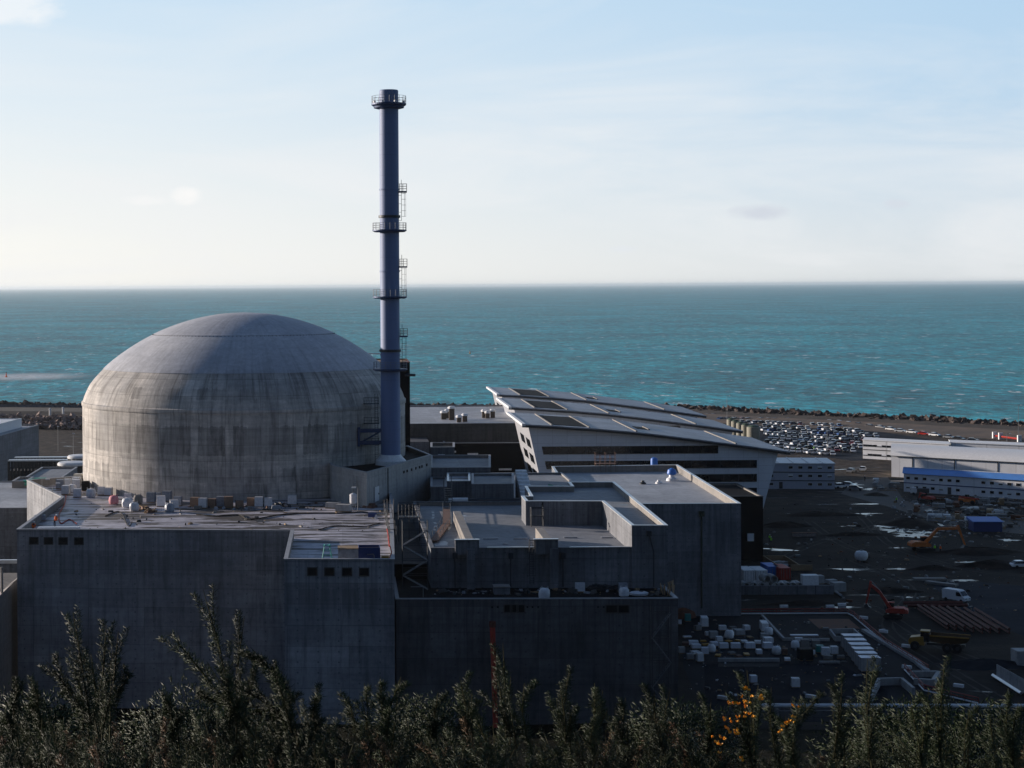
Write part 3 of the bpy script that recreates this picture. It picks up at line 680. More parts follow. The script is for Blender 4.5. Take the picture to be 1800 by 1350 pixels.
# right block R1
r1 = thing('turbine_side_block', 'tall grey concrete block with blue roof cowls on its flat roof', 'concrete building', (64, 390, 0))
R1 = [(43, 356.0), (77.9, 355.2), (79.8, 432.5), (49.6, 430.3), (48, 400), (43, 400)]
block(r1, R1, 0, 22.0, par=1.5, t=.5, wall=m_right, roof=m_roof2, cap=m_cap_metal)
for px, py0, py1 in ((1233, 903, 1078),):
    x, z = XZ(px, py0, 355.2); x1, z1 = XZ(px, py1, 355.2)
    MB().box(x - .5, x + .5, 354.7, 355.6, z - .5, z + .5).bar((x, 355.1, z), (x, 355.1, z1 + 1), .16, 6).build('rainwater_pipe', plain('mossy_pipe', (.035, .05, .03), .9), r1)
for px, py, kind in ((1150, 826, 0), (1181, 845, 1)):
    x, y = G(px, py, 20.5); c_ = thing('roof_cowl', ('bright blue cylinder cowl at the back of the pale flat roof', 'bright blue domed cowl on a white curb mid roof')[kind], 'roof vent', (x, y, 20.5))
    if kind == 0:
        MB().obox((x, y, 20.5), (2.2, 2.2, .5)).build('curb', m_offwhite, c_)
        MB().lathe([(.85, 21), (.85, 23.0), (.75, 23.3), (.3, 23.5)], (x, y), 24).build('cowl', m_blue, c_, smooth=True)
    else:
        MB().lathe([(1.3, 20.5), (1.2, 21.0), (.7, 21.3), (.6, 21.9)], (x, y), 24).build('curb', m_offwhite, c_, smooth=True)
        MB().lathe([(.9, 21.9), (1.1, 22.2), (.9, 23.0), (.2, 23.4)], (x, y), 24).build('cowl', m_blue, c_, smooth=True)
for i, (px, py) in enumerate(((1130, 851), (1158, 850), (1127, 827))):
    x, y = G(px, py, 20.5)
    o = MB().lathe([(.75, 20.5), (.75, 20.8), (.4, 21.0), (.35, 21.3)], (x, y), 16).build('roof_vent', (m_dsteel, m_offwhite, m_blue)[i], smooth=True)
    tag(o, ('squat dark roof vent left of the blue domed cowl', 'squat white roof vent just left of the blue domed cowl', 'low blue cap on the roof beside the cylinder cowl')[i], 'roof vent')
bb = thing('black_clad_block', 'black clad block between the grey concrete block and the pale office facade', 'building', (90, 440, 0))
block(bb, [(79.9, 427.5), (98.8, 426.8), (98.9, 455), (80, 455)], 0, 15.0, par=.4, t=.4, wall=m_black, roof=m_black, cap=m_dsteel)
MB().box(95.1, 96.6, 426.6, 427.0, 4.5, 6.3).build('notice_board', m_white, bb)
# scaffold at the back of the roof, by the office
sf = thing('roof_scaffold', 'rusty brown tube scaffold standing on the back parapet of the block', 'scaffold', (60, 431, 20))
mb = MB(); x0 = XZ(1047, 820, 431)[0]; x1 = XZ(1082, 820, 431)[0]
for k in range(5):
    x = x0 + (x1 - x0) * k / 4
    for y in (430.6, 432.6): mb.bar((x, y, 20.5), (x, y, 25.2 - (k % 2) * .6), .05, 4)
for z in (22.5, 23.6, 24.6):
    for y in (430.6, 432.6): mb.bar((x0, y, z), (x1, y, z), .06, 4)
mb.build('frame', m_brown, sf); MB().box(x0, x1, 430.7, 432.5, 22.45, 22.55).build('deck', m_brown, sf)

# small roof blocks between the annex and the upper block -------------------------
def roofblock(name, label, pxpoly, z0, z1, **kw):
    poly = [G(a, b_, z1) for a, b_ in pxpoly]; cx = sum(p[0] for p in poly) / len(poly); cy = sum(p[1] for p in poly) / len(poly)
    t = thing(name, label, 'concrete building', (cx, cy, z0)); block(t, poly, z0, z1, **kw); return t
fill = thing('service_building', 'low dark concrete building filling the gap behind the stepped roofs', 'concrete building', (28, 310, 0))
block(fill, [(11.0, 283.3), (42.5, 283.6), (42.5, 352), (8, 352), (15.4, 313)], 0, 28.6, par=.3, t=.3, wall=m_dark, roof=m_roof, cap=m_darkcop)
def xb(px, D, z=30): return XZ(px, 800, D)[0]
a = thing('plant_room', 'boxy grey concrete plant room on the roofs right of the annex', 'concrete building', (24, 293, 28))
block(a, [(xb(829, 287), 287), (xb(903, 287), 287), (xb(903, 303), 303), (xb(829, 303), 303)], 28.5, 33.6, par=.35, t=.3, wall=m_mid, roof=m_roof, cap=m_darkcop)
a = thing('ledge_room', 'long narrow roof room behind the plant room with a pale edge', 'concrete building', (20, 318, 28))
block(a, [(xb(757, 312), 312), (xb(862, 312), 312), (xb(862, 335), 335), (xb(757, 335), 335)], 28.4, 33.7, par=.5, t=.3, wall=m_mid, roof=m_roof, cap=m_darkcop)
a = thing('access_hut', 'small square access hut beside the annex with a pipe on its wall', 'concrete building', (18, 338, 28))
block(a, [(xb(757, 338), 338), (xb(799, 338), 338), (xb(799, 348), 348), (xb(757, 348), 348)], 28.4, 34.9, par=.3, t=.3, wall=m_mid, roof=m_black, cap=m_darkcop)
a = thing('ledge_step', 'low stepped concrete ledge between the annex and the plant room', 'concrete building', (17, 300, 28))
block(a, [(xb(757, 296), 296), (xb(785, 296), 296), (xb(785, 311), 311), (xb(757, 311), 311)], 28.4, 32.2, par=.3, t=.25, wall=m_mid, roof=m_roof, cap=m_darkcop)
a = thing('raised_step', 'higher stepped concrete ledge touching the plant room', 'concrete building', (19, 300, 28))
block(a, [(xb(786, 298), 298), (xb(826, 298), 298), (xb(826, 311), 311), (xb(786, 311), 311)], 28.4, 32.9, par=.5, t=.25, wall=m_mid, roof=m_roofwet, cap=m_cap_metal)
# pipes and bits on these roofs
tag(MB().bar((xb(788, 284), 284, 31.4), (xb(822, 284), 284, 31.4), .42, 14).build('insulated_pipe', m_offwhite, smooth=True), 'thick white insulated pipe lying along the back edge of the roof', 'pipe')
tag(MB().bar((xb(823, 284.4), 284.4, 31.3), (xb(918, 284.4), 284.4, 31.3), .38, 14).build('black_pipe', m_dsteel, smooth=True), 'long dark pipe along the foot of the plant room wall', 'pipe')
tag(MB().path([(xb(770, 337.5), 337.3, 31.5), (xb(770, 337.5), 337.3, 33.6), (xb(782, 337.5), 337.3, 33.6)], .09, 5).build('vent_pipe', m_offwhite), 'white bent vent pipe on the access hut wall', 'pipe')
for i, px in enumerate((774, 834, 894)):
    x, z = XZ(px, 815, 350)
lit = thing('concrete_stair', 'sunlit cream concrete stair flight beside the upper roof block', 'stair', (29, 296, 30))
mb = MB(); xs_, ys_ = G(914, 860, 31)
for k in range(9): mb.box(28.2 + k * .03, 30.2, 285.2 + k * 1.5, 286.7 + k * 1.5, 28.6, 31.3 + .42 * k)
mb.build('steps', m_offwhite, lit)
o = MB(); gx, gy = 36.0, 292.0
gr_ = random.Random(5)
for k in range(26): o.obox((gx + gr_.uniform(-2.6, 2.6), gy + gr_.uniform(-2, 2), 29 + gr_.uniform(0, 3.2)), (1.6, 1.2, .25), gr_.uniform(0, 3), 0, gr_.uniform(-.6, .6))
tag(o.build('crumpled_netting', m_green), 'crumpled green netting heaped behind the raised roof corner', 'netting')

# dark tower behind the dome
tw = thing('dark_service_tower', 'tall narrow black tower rising behind the dome right of the blue stack', 'tower', (14, 372, 0))
tx0, tz = XZ(640, 622, 372); tx1 = XZ(719, 622, 372)[0]
block(tw, [(tx0, 368), (tx1, 368), (tx1 + .0, 386), (tx0, 386)], 0, XZ(719, 637, 368)[1], par=.15, t=.3, wall=m_black, roof=m_wood, cap=m_dred, inner=m_black)
zz = XZ(727, 659, 368)[1]
MB().bar((tx1 - 1, 367.5, zz), (tx1 + 1.1, 367.5, zz), .28, 8).build('outrigger_beam', m_dsteel, tw)
MB().bar((tx0 - 2.5, 367.8, tz + .2), (tx0 + 6, 367.8, tz + .2), .12, 5).obox((tx0 - 2.6, 367.8, tz), (.8, .6, .9)).build('roof_rail', m_offwhite, tw)

# turbine hall with pale flat roof
th = thing('turbine_hall', 'long low hall with a pale flat roof and brown roof vents', 'building', (70, 560, 0))
tz1 = 25.0; xL, yF = G(722, 745, tz1); xR, yF2 = G(905, 745, tz1); xLb, yB = G(722, 713, tz1); xRb, yB2 = G(905, 713.5, tz1)
block(th, [(12, yF), (60, yF), (60, yB), (12, yB)], 0, tz1, par=.35, t=.5, wall=m_dark, roof=m_roof2, cap=m_darkcop)
MB().box(12.05, 24.5, yF - 14, yF - .1, 0, tz1 - 4).build('lean_to', m_mid, th)
for x in ((808 - 600) / 3200 * yF, (847 - 600) / 3200 * yF):
    mb = MB()
    for k in range(8): mb.box(x - 2.7 + k * .68, x - 2.2 + k * .68, yF - .12, yF + .02, 15.5, 19.5)
    mb.build('louvre', m_hole, th)
m_vent = plain('brown_vent_housing', (.11, .085, .065), .8, var=.3)
def hallvent(px, py, w, h, label, dome=False):
    x, y = G(px, py, tz1 - .3); t = thing('roof_extractor', label, 'roof vent', (x, y, tz1 - .3))
    MB().obox((x, y, tz1 - .3), (w, w, h)).build('housing', m_vent, t)
    MB().lathe([(w * .75, tz1 - .3 + h), (w * .75, tz1 + h + .1), (w * .5, tz1 + h + .4)], (x, y), 12).build('cap', m_offwhite, t)
hallvent(780, 737, 1.5, 1.9, 'brown roof extractor leftmost of the low ones on the pale hall roof')
hallvent(786, 735, 1.2, 2.0, 'thin brown roof extractor next to the tall one on the hall roof')
hallvent(794, 738, 1.6, 3.4, 'tallest brown roof extractor with white cap on the hall roof')
hallvent(807, 742, 1.3, 1.4, 'low brown extractor right of the tall one')
hallvent(817, 741, 1.4, 1.7, 'low brown extractor with pale cap near the roof edge')
hallvent(851, 734, 1.3, 1.8, 'left brown extractor of the pair at the right end of the hall roof')
hallvent(857, 735, 1.2, 1.5, 'middle brown extractor near the office wing')
hallvent(866, 734, 1.3, 1.9, 'rightmost brown extractor close to the slanted office wall')

# black sunken roof between hall and office
bl = thing('black_clad_hall', 'pitch-black hall wall edged with a thin white coping beside the office wings', 'building', (42, 530, 0))
bz = 19.9; bx0, byk = G(781, 779, bz)
block(bl, [(bx0, byk), (58, byk), (58, byk + 14), (bx0, byk + 14)], 0, bz, par=.5, t=.4, wall=m_black, roof=m_black, cap=m_cap_metal, inner=m_black)
x2, y2 = G(788, 799, bz)
MB().add([(bx0, byk - .1, 0), (bx0 + .8, byk - .1, 0), (x2 + .8, y2, 0), (x2, y2, 0), (bx0, byk - .1, bz), (bx0 + .8, byk - .1, bz), (x2 + .8, y2, bz), (x2, y2, bz)], [(0, 1, 5, 4), (1, 2, 6, 5), (2, 3, 7, 6), (3, 0, 4, 7), (4, 5, 6, 7)]).build('side_wall', m_black, bl)
MB().add([(bx0 - .1, byk - .1, bz + .003), (bx0 + .9, byk - .1, bz + .003), (x2 + .9, y2, bz + .003), (x2 - .1, y2, bz + .003), (bx0 - .1, byk - .1, bz + .15), (bx0 + .9, byk - .1, bz + .15), (x2 + .9, y2, bz + .15), (x2 - .1, y2, bz + .15)], [(0, 1, 5, 4), (1, 2, 6, 5), (2, 3, 7, 6), (3, 0, 4, 7), (4, 5, 6, 7)]).build('side_coping', m_cap_metal, bl)
for i, (px, py) in enumerate(((793, 787), (796, 794), (831, 798), (838, 813), (888, 825))):
    x, z = XZ(px, py, byk - .1)
    tag(MB().box(x - (.6, .9, 1.5, .4, 1.8)[i], x + (.6, .9, 1.5, .4, 1.8)[i], byk - .5, byk - .003, z - .25, z + .25).build('wall_lamp', m_offwhite), ('tiny white wall lamp nearest the corner of the black hall', 'small white wall lamp second from the corner of the black hall', 'long white wall lamp in the middle of the black hall', 'white wall lamp beside the bent pipe on the black hall', 'white wall lamp lowest on the black hall beside the office wing')[i], 'wall lamp')
bx, bz_ = XZ(830, 817, byk - 1)
tag(MB().path([(bx, byk - .8, bz_ - 2), (bx, byk - .8, bz_ + 1.2), (bx + .5, byk - .8, bz_ + 1.6), (bx + 2.2, byk - .8, bz_ + 1.6)], .16, 6).build('bent_pipe', m_offwhite), 'bent white vent pipe before the black hall wall', 'pipe')

# office building: three wings under long curved roofs --------------------------------
OFX = [(46.4, 28.9), (55, 28.4), (65, 27.7), (75, 26.8), (85, 25.6), (95, 24.25), (105, 22.9), (115.3, 21.4)]
def wing(y0, y1, dx, label):
    t = thing('office_wing', label, 'office building', (80 + dx, (y0 + y1) / 2, 0), 'office wings under curved metal roofs')
    P_ = [(x + dx, z) for x, z in OFX]
    up_ = [(x, z + .30) for x, z in P_]
    MB().yprism(P_ + up_[::-1], y0 - 2.2, y1 + 1.0).build('roof', m_oroof, t, smooth=False)
    # eaves gutter line below the front edge
    MB().yprism([(x, z - .55) for x, z in P_] + [(x, z - .003) for x, z in P_[::-1]], y0 - 1.9, y0 - 1.2).build('gutter', m_dsteel, t)
    MB().yprism([(P_[0][0] - .1, P_[0][1] - .2), (P_[0][0] + .8, P_[0][1] - .2), (P_[0][0] + .8, P_[0][1] + .42), (P_[0][0] - .1, P_[0][1] + .42)], y0 - 2.3, y1 + 1.1).build('verge_trim', m_white, t)
    # body: the side walls lean outwards as they rise
    a = [(54.5 + dx, 0), (107 + dx, 0), (112.7 + dx, 21.2)] + [(x, z - .1) for x, z in P_[-2:0:-1]] + [(48.2 + dx, 28.2)]
    n = len(a); mb = MB()
    mb.add([(x, y0, z) for x, z in a], [tuple(range(n))], 0)
    mb.add([(x, y1, z) for x, z in a], [tuple(range(n))[::-1]], 0)
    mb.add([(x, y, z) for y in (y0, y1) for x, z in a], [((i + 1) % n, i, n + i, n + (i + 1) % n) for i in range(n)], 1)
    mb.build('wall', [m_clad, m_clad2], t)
    # ribbon windows on the front
    for zc0, zc1, xa, xb_ in ((21.3, 23.2, 51.6, 97.2), (17.5, 19.4, 52.4, 107.2), (13.9, 15.8, 53.2, 107.2), (10.3, 12.2, 53.9, 107.2), (6.7, 8.6, 54.6, 106.6)):
        sl_ = .22 * (zc1 - zc0)
        w_ = MB().add([(xa + dx, y0 - .10, zc1), (xa + sl_ + dx, y0 - .10, zc0), (xb_ + dx, y0 - .10, zc0), (xb_ + dx, y0 - .10, zc1),
                   (xa + dx, y0 + .05, zc1), (xa + sl_ + dx, y0 + .05, zc0), (xb_ + dx, y0 + .05, zc0), (xb_ + dx, y0 + .05, zc1)],
                  [(0, 1, 2, 3), (0, 4, 5, 1), (1, 5, 6, 2), (2, 6, 7, 3), (3, 7, 4, 0)]).build('ribbon_window', m_glass, t)
        mm = MB(); k = xa + 3.6
        while k < xb_ - 1: mm.box(k + dx, k + dx + .10, y0 - .14, y0 - .11, zc0, zc1); k += 3.8
        mm.box(xa + sl_ + dx, xb_ + dx, y0 - .2, y0 - .1, zc0 - .12, zc0); mm.build('mullions', m_dsteel, w_)
    # windows in the leaning end wall
    L = y1 - y0
    for r_ in range(5):
        z0_ = 22.2 - r_ * 4.1; z1_ = z0_ + 2.3
        for c_ in range(2):
            ya = y0 + 5 + c_ * (L - 16) * .62; yb_ = ya + 10
            f = lambda z: 48.2 + dx + .2234 * (28.2 - z)
            MB().add([(f(z0_) - .08, ya, z0_), (f(z0_) - .08, yb_, z0_), (f(z1_) - .08, yb_, z1_), (f(z1_) - .08, ya, z1_),
                      (f(z0_) + .05, ya, z0_), (f(z0_) + .05, yb_, z0_), (f(z1_) + .05, yb_, z1_), (f(z1_) + .05, ya, z1_)],
                     [(0, 3, 2, 1), (0, 4, 7, 3), (1, 2, 6, 5), (2, 3, 7, 6), (0, 1, 5, 4)]).build('end_window', m_glass, t)
    def zr(x):
        for (xa, za), (xb_, zb_) in zip(P_, P_[1:]):
            if x <= xb_: return za + (zb_ - za) * (x - xa) / (xb_ - xa) + .3
        return P_[-1][1] + .3
    def patch(xa, xb_, ya, yb_, m, name, h=.12):
        MB().add([(xa, ya, zr(xa) + h), (xb_, ya, zr(xb_) + h), (xb_, yb_, zr(xb_) + h), (xa, yb_, zr(xa) + h),
                  (xa, ya, zr(xa) - .05), (xb_, ya, zr(xb_) - .05), (xb_, yb_, zr(xb_) - .05), (xa, yb_, zr(xa) - .05)],
                 [(0, 1, 2, 3), (4, 5, 1, 0), (5, 6, 2, 1), (6, 7, 3, 2), (7, 4, 0, 3)]).build(name, m, t)
    patch(54.8 + dx, 63.2 + dx, y0 + 1, y1 - 6, m_black, 'skylight')
    for xx in (54.0, 63.6, 75.8, 101.5): patch(xx + dx, xx + .42 + dx, y0 - 1.0, y1 - 1, m_beige, 'roof_ridge_strip', .25)
    patch(78.2 + dx, 81 + dx, y0 + 12, y0 + 20, m_black, 'roof_hatch')
    patch(81.2 + dx, 81.6 + dx, y0 + 12, y0 + 22, m_beige, 'hatch_kerb', .3)
    return t
wing(470, 511, 0, 'nearest office wing, its whole white facade with ribbon windows in view')
wing(537, 577, 2.7, 'middle office wing, mostly hidden behind the nearest curved roof')
wing(600, 640, 4.6, 'farthest office wing, its curved roof highest against the sea')

# left-hand neighbours --------------------------------------------------------------
wl = thing('left_roof_block', 'pale flat-roofed concrete block at the left edge beside the safeguard building', 'concrete building', (-70, 300, 0))
zl = 25.0; ax, ay = G(55, 893, zl); bx, by = G(40, 846, zl)
block(wl, [(-120, ay - .0), (-46, ay), (-46, by + 22), (-56, by + 22), (-56, by), (-120, by)], 0, zl, par=.15, t=.3, wall=m_mid, roof=m_roof2, cap=m_darkcop)
w2 = thing('left_sunlit_wall', 'low concrete wall with a slanted sunlit top at the bottom left', 'wall', (-46, 230, 0))
MB().add([(-56, 200, 0), (-46.1, 225, 0), (-46.1, 262, 0), (-60, 262, 0), (-56, 200, 17), (-46.1, 225, 23.5), (-46.1, 262, 23.9), (-60, 262, 23.9)],
         [(4, 5, 6, 7), (0, 1, 5, 4), (1, 2, 6, 5), (2, 3, 7, 6), (3, 0, 4, 7)]).build('wall', m_beige, w2)
MB().box(-75, -46.2, 259.7, 260.4, 25.6, 26.1).build('guard_beam', m_cap_metal, w2)
bk = thing('left_back_building', 'grey concrete building with white roof edge on the far left by the rocks', 'building', (-120, 540, 0))
zb_ = 18.5; qx, qy = G(68, 741, zb_)
block(bk, [(-160, qy - 75), (qx - 8, qy - 75), (qx, qy), (-160, qy)], 0, zb_ - 1.2, par=.3, t=.4, wall=m_mid, roof=m_roof2, cap=m_darkcop)
wx, wy = G(38, 733, 20.5)
block(bk, [(-160, wy - 45), (wx - 5, wy - 45), (wx, wy), (-160, wy)], zb_ - 1.5, 20.0, par=.15, t=.3, wall=m_white, roof=m_white, cap=m_white, names=('roof_step', 'upper_roof', 'roof_edge'))
for i, (px, py, r_) in enumerate(((128, 812, 3.6), (143, 800, 3.4))):
    x, y = G(px, py, 24.0); y = max(y, 362); t = thing('round_tank', ('round white-topped open tank house beside the dome', 'second round tank house half hidden behind the dome edge')[i], 'tank', (x, y, 0))
    zt_ = 24.0
    MB().lathe([(r_ - .9, 0), (r_ - .9, zt_ - .7)], (x, y), 32).build('tank_wall', m_dark, t, smooth=True)
    MB().lathe([(r_, zt_ - .7), (r_, zt_ - .3), (r_ - .3, zt_), (.1, zt_ + .25)], (x, y), 32).build('roof', m_white, t, smooth=True)
    for k in range(10):
        a = 2 * PI * k / 10; MB().bar((x + (r_ - .25) * math.cos(a), y + (r_ - .25) * math.sin(a), 14), (x + (r_ - .25) * math.cos(a), y + (r_ - .25) * math.sin(a), zt_ - .7), .2, 8).build('column', m_beige, t)
def zb_box(name, label, px0, px1, py, z1, dep, z0=0, wall=m_mid, roof=m_roof, cap=m_darkcop, par=.3, cat='building'):
    x0, y0 = G(px0, py, z1); x1, _ = G(px1, py, z1)
    t = thing(name, label, cat, ((x0 + x1) / 2, y0, z0)); block(t, [(x0, y0), (x1, y0), (x1, y0 + dep), (x0, y0 + dep)], z0, z1, par=par, t=.3, wall=wall, roof=roof, cap=cap); return t
zb_box('low_roof_building', 'low flat-roofed block with grey parapet behind the left roof', 38, 104, 843, 24.5, 26)
zb_box('parapet_block', 'small dark parapet block on the pale left roof', 21, 47, 846, 26.2, 8, z0=24.6, wall=m_beige)
for i, (px0, px1, py) in enumerate(((14, 124, 809), (25, 130, 804))):
    zc = 20.0; x0, y0 = G(px0, py, zc); x1, _ = G(px1, py, zc)
    t = thing('pipe_rack', ('long dark pipe rack with pale top rail, the nearer of two', 'long dark pipe rack with pale top rail, the farther of two')[i], 'pipe rack', ((x0 + x1) / 2, y0, 0))
    MB().box(x0, x1, y0, y0 + 2.2, zc - .35, zc).build('top_deck', m_cap_metal, t)
    mb = MB()
    for k in range(19):
        x = x0 + (x1 - x0) * k / 18; mb.box(x - .15, x + .15, y0 + .1, y0 + .4, zc - 6, zc - .35); mb.box(x - .15, x + .15, y0 + 1.8, y0 + 2.1, zc - 6, zc - .35)
    for z in (zc - 2.2, zc - 4): mb.box(x0, x1, y0 + .2, y0 + .35, z, z + .3)
    mb.build('frame', m_dsteel, t); MB().box(x0, x1, y0 + 2.2, y0 + 8, 0, zc - 3).build('enclosure', m_dark, t)
simple_lamp(*G(129, 803, 17), 17, 6.5, 'thin lamp pole standing between the pipe racks and the dome', arm=.1)
simple_lamp(*G(102, 793, 5), 5, 9, 'thin lamp pole on the dark slope behind the pipe racks', arm=.1)
simple_lamp(*G(36, 798, 5), 5, 7, 'thin lamp pole beside the grey far-left building', arm=.1)
import bmesh
# ================================================================ shore
def rocks(name, label, pts, n, size, m, cat, spread=(3, 3), zz=(2, 4.5), seed=1, kind='stuff'):
    rr = random.Random(seed); mb = MB(); seg = []
    tot = 0
    for a, b_ in zip(pts, pts[1:]):
        L = math.hypot(b_[0] - a[0], b_[1] - a[1]); seg.append((a, b_, L)); tot += L
    for i in range(n):
        d = rr.uniform(0, tot)
        for a, b_, L in seg:
            if d <= L: break
            d -= L
        f = d / L; t = rr.random()
        x = a[0] + (b_[0] - a[0]) * f + rr.uniform(-1, 1) * spread[0]; y = a[1] + (b_[1] - a[1]) * f + (t - .5) * 2 * spread[1]
        z = zz[0] + (zz[1] - zz[0]) * (1 - abs(2 * t - 1)) * rr.uniform(.6, 1.0)
        s_ = size * rr.uniform(.6, 1.35)
        ax = Vector((rr.gauss(0, 1), rr.gauss(0, 1), rr.gauss(0, 1))).normalized(); q = Matrix.Rotation(rr.uniform(0, 6), 3, ax)
        vs = []
        for k, (X, Y, Z) in enumerate(((-1, -1, -1), (1, -1, -1), (1, 1, -1), (-1, 1, -1), (-1, -1, 1), (1, -1, 1), (1, 1, 1), (-1, 1, 1))):
            v = q @ Vector((X * rr.uniform(.55, 1), Y * rr.uniform(.5, 1), Z * rr.uniform(.45, .9))) * s_ * .5
            vs.append((x + v.x, y + v.y, z + v.z))
        mb.add(vs, [(3, 2, 1, 0), (4, 5, 6, 7), (0, 1, 5, 4), (1, 2, 6, 5), (2, 3, 7, 6), (3, 0, 4, 7)])
    o = mb.build(name, m); tag(o, label, cat); o['kind'] = kind; return o
m_rock = plain('breakwater_block', (.075, .055, .048), .9, var=.6, scale=.25)
m_rock2 = plain('pink_granite_rubble', (.25, .185, .16), .9, var=.5, scale=.4)
m_bank = roofing('earth_bank', (.04, .032, .027), (.065, .053, .042), (.4, .6), (.05, .1, .3), (.9, .9))
m_sand = roofing('sandy_track', (.14, .095, .065), (.08, .06, .045), (.45, .6), (.02, .06, 1), (.9, .8))
m_grass = roofing('rough_grass', (.05, .05, .025), (.085, .07, .04), (.4, .6), (.03, .08, 1), (.95, .9))
# coast crest in plan
CR = [(-420, 1030), (-184, 978), (-134, 952), (35, 934), (78, 930), (174, 915), (217, 870), (260, 833), (297, 792), (420, 660), (560, 540)]
def strip(name, pts, offs, zs, m):      # ribbon along the coast, offset towards the land
    mb = MB(); n = len(pts); rows = []
    for o_, z in zip(offs, zs):
        ins_ = []
        for i in range(n):
            a = Vector(pts[max(0, i - 1)]); b_ = Vector(pts[min(n - 1, i + 1)]); d = (b_ - a).normalized(); nn = Vector((d.y, -d.x))
            ins_.append((pts[i][0] + nn.x * o_, pts[i][1] + nn.y * o_, z))
        rows.append(ins_)
    vs = [p for r_ in rows for p in r_]
    mb.add(vs, [(j * n + i, j * n + i + 1, (j + 1) * n + i + 1, (j + 1) * n + i) for j in range(len(offs) - 1) for i in range(n - 1)])
    return struct(mb.build(name, m))
strip('sea_bank', CR, [-24, -6, 2, 9, 20, 34], [-9, 1.8, 2.6, 2.0, .6, .03], m_bank)
RIGHT = CR[5:]
strip('coast_track', RIGHT, [15, 30, 46], [1.6, 1.0, .05], m_sand)
rocks('breakwater_blocks', 'long jumbled line of dark concrete blocks along the edge of the sea', CR, 5600, 2.5, m_rock, 'breakwater', (3, 7), (.4, 3.9), 2)
# left: higher sea wall road with a rubble slope facing the site
LW = [(-420, 1010), (-190, 880), (-60, 850), (30, 850), (60, 855)]
strip('sea_wall_road', LW, [-70, -30, -28, 0, 26], [1.5, 5.2, 6.0, 6.0, .0], m_bank)
tag(strip('sea_wall_parapet', LW, [-28.6, -28.2, -27.4], [5.9, 7.2, 6.0], m_low), 'low grey parapet along the road on the sea wall', 'wall')['kind'] = 'thing'
rocks('rubble_slope', 'pinkish granite rubble heaped on the slope of the sea wall at the left', [(-240, 893), (-185, 858), (-60, 830), (-20, 830)], 1500, 2.0, m_rock2, 'rubble', (3, 12), (.8, 6.0), 4)
for i, (px, py) in enumerate(((88, 730), (111, 728))):
    x, y = G(px, py, 6); tag(MB().lathe([(.5, 6), (.45, 8.6), (.7, 8.8), (.1, 9.4)], (x, y), 10).build('marker_post', m_white), ('white marker post on the sea wall road, the left one', 'white marker post on the sea wall road, the one nearer the dome')[i], 'post')
# buoys and a small boat
for i, (px, py, c) in enumerate(((11, 663, m_hivo), (826, 622, m_yellow))):
    x, y = G(px, py, -8); t = thing('buoy', ('tiny orange channel buoy near the churned water on the left', 'tiny yellow channel buoy on open water right of the stack')[i], 'buoy', (x, y, -8))
    MB().lathe([(.9, -8.6), (1.0, -7.4), (.5, -7.0), (.25, -4.6), (.1, -4.4)], (x, y), 12).build('float', c, t, smooth=True)
    MB().obox((x, y, -4.5), (.6, .6, .8)).build('top_mark', m_dsteel, t)

# ================================================================ ground surfaces on the right
def sheet(name, pxs, m, z=.006, zp=0.0):
    pts = [G(a, b_, zp) for a, b_ in pxs]; mb = MB(); mb.add([(x, y, zp + z) for x, y in pts], [tuple(range(len(pts)))[::-1]])
    o = mb.build(name, m)
    if o.data.polygons[0].normal.z < 0: o.data.flip_normals()
    return struct(o)
m_asph = roofing('dark_asphalt', (.010, .015, .026), (.016, .022, .034), (.4, .6), (.05, .1, 1), (.95, .85), spec=.08)
m_road = roofing('dusty_road', (.085, .072, .064), (.05, .045, .042), (.45, .6), (.02, .05, 1), (.9, .8))
m_wet = plain('standing_water', (.04, .045, .055), .22, var=.1, spec=.16)
m_slab = roofing('site_slab', (.018, .021, .027), (.010, .012, .017), (.4, .6), (.1, .2, 1), (.95, .85), spec=.10)
m_navyroof = roofing('black_waterproofing', (.004, .007, .014), (.007, .011, .020), (.45, .6), (.06, .15, 1), (.95, .85), spec=.06)
sheet('asphalt_yard', [(1640, 1030), (1672, 1018), (1800, 1030), (2000, 1040), (2000, 1160), (1800, 1118), (1690, 1075)], m_asph, .006)
sheet('haul_road', [(1478, 868), (1500, 845), (1560, 838), (1590, 880), (1700, 905), (2000, 925), (2000, 960), (1760, 935), (1640, 915), (1560, 890)], m_road, .006)
sheet('car_park', [(1205, 730), (1250, 738), (1330, 737), (1480, 748), (1700, 783), (1760, 800), (1500, 810), (1400, 797), (1385, 800), (1300, 790)], m_asph, .010)
prr = random.Random(11)
def puddle(px, py, L, w, a, seed):
    x, y = G(px, py); q = random.Random(seed); pts = []
    for k in range(28):
        t = 2 * PI * k / 28; r_ = q.choice((.35, .6, .8, 1.05)) * q.uniform(.8, 1.15); X = math.cos(t) * L / 2 * r_; Y = math.sin(t) * w / 2 * r_
        pts.append((x + X * math.cos(a) - Y * math.sin(a), y + X * math.sin(a) + Y * math.cos(a), .010))
    mb = MB(); mb.add(pts, [tuple(range(28))]); struct(mb.build('puddle', m_wet))
for i, a in enumerate(((1555, 925, 6, 9, -.6), (1578, 932, 9, 11, -.5), (1605, 941, 12, 9, -.35), (1580, 1000, 6, 2.5, -.1), (1698, 988, 7, 3, 0), (1640, 897, 7, 10, -.3),
                       (1700, 905, 8, 8, -.3), (1770, 949, 7, 5, -.3), (1520, 905, 6, 6, -.4), (1500, 852, 8, 10, -.5), (1530, 860, 6, 8, -.5), (1625, 936, 8, 8, -.3), (1690, 1020, 8, 3, -.1), (1660, 923, 6, 6, -.2))):
    puddle(*a, i)

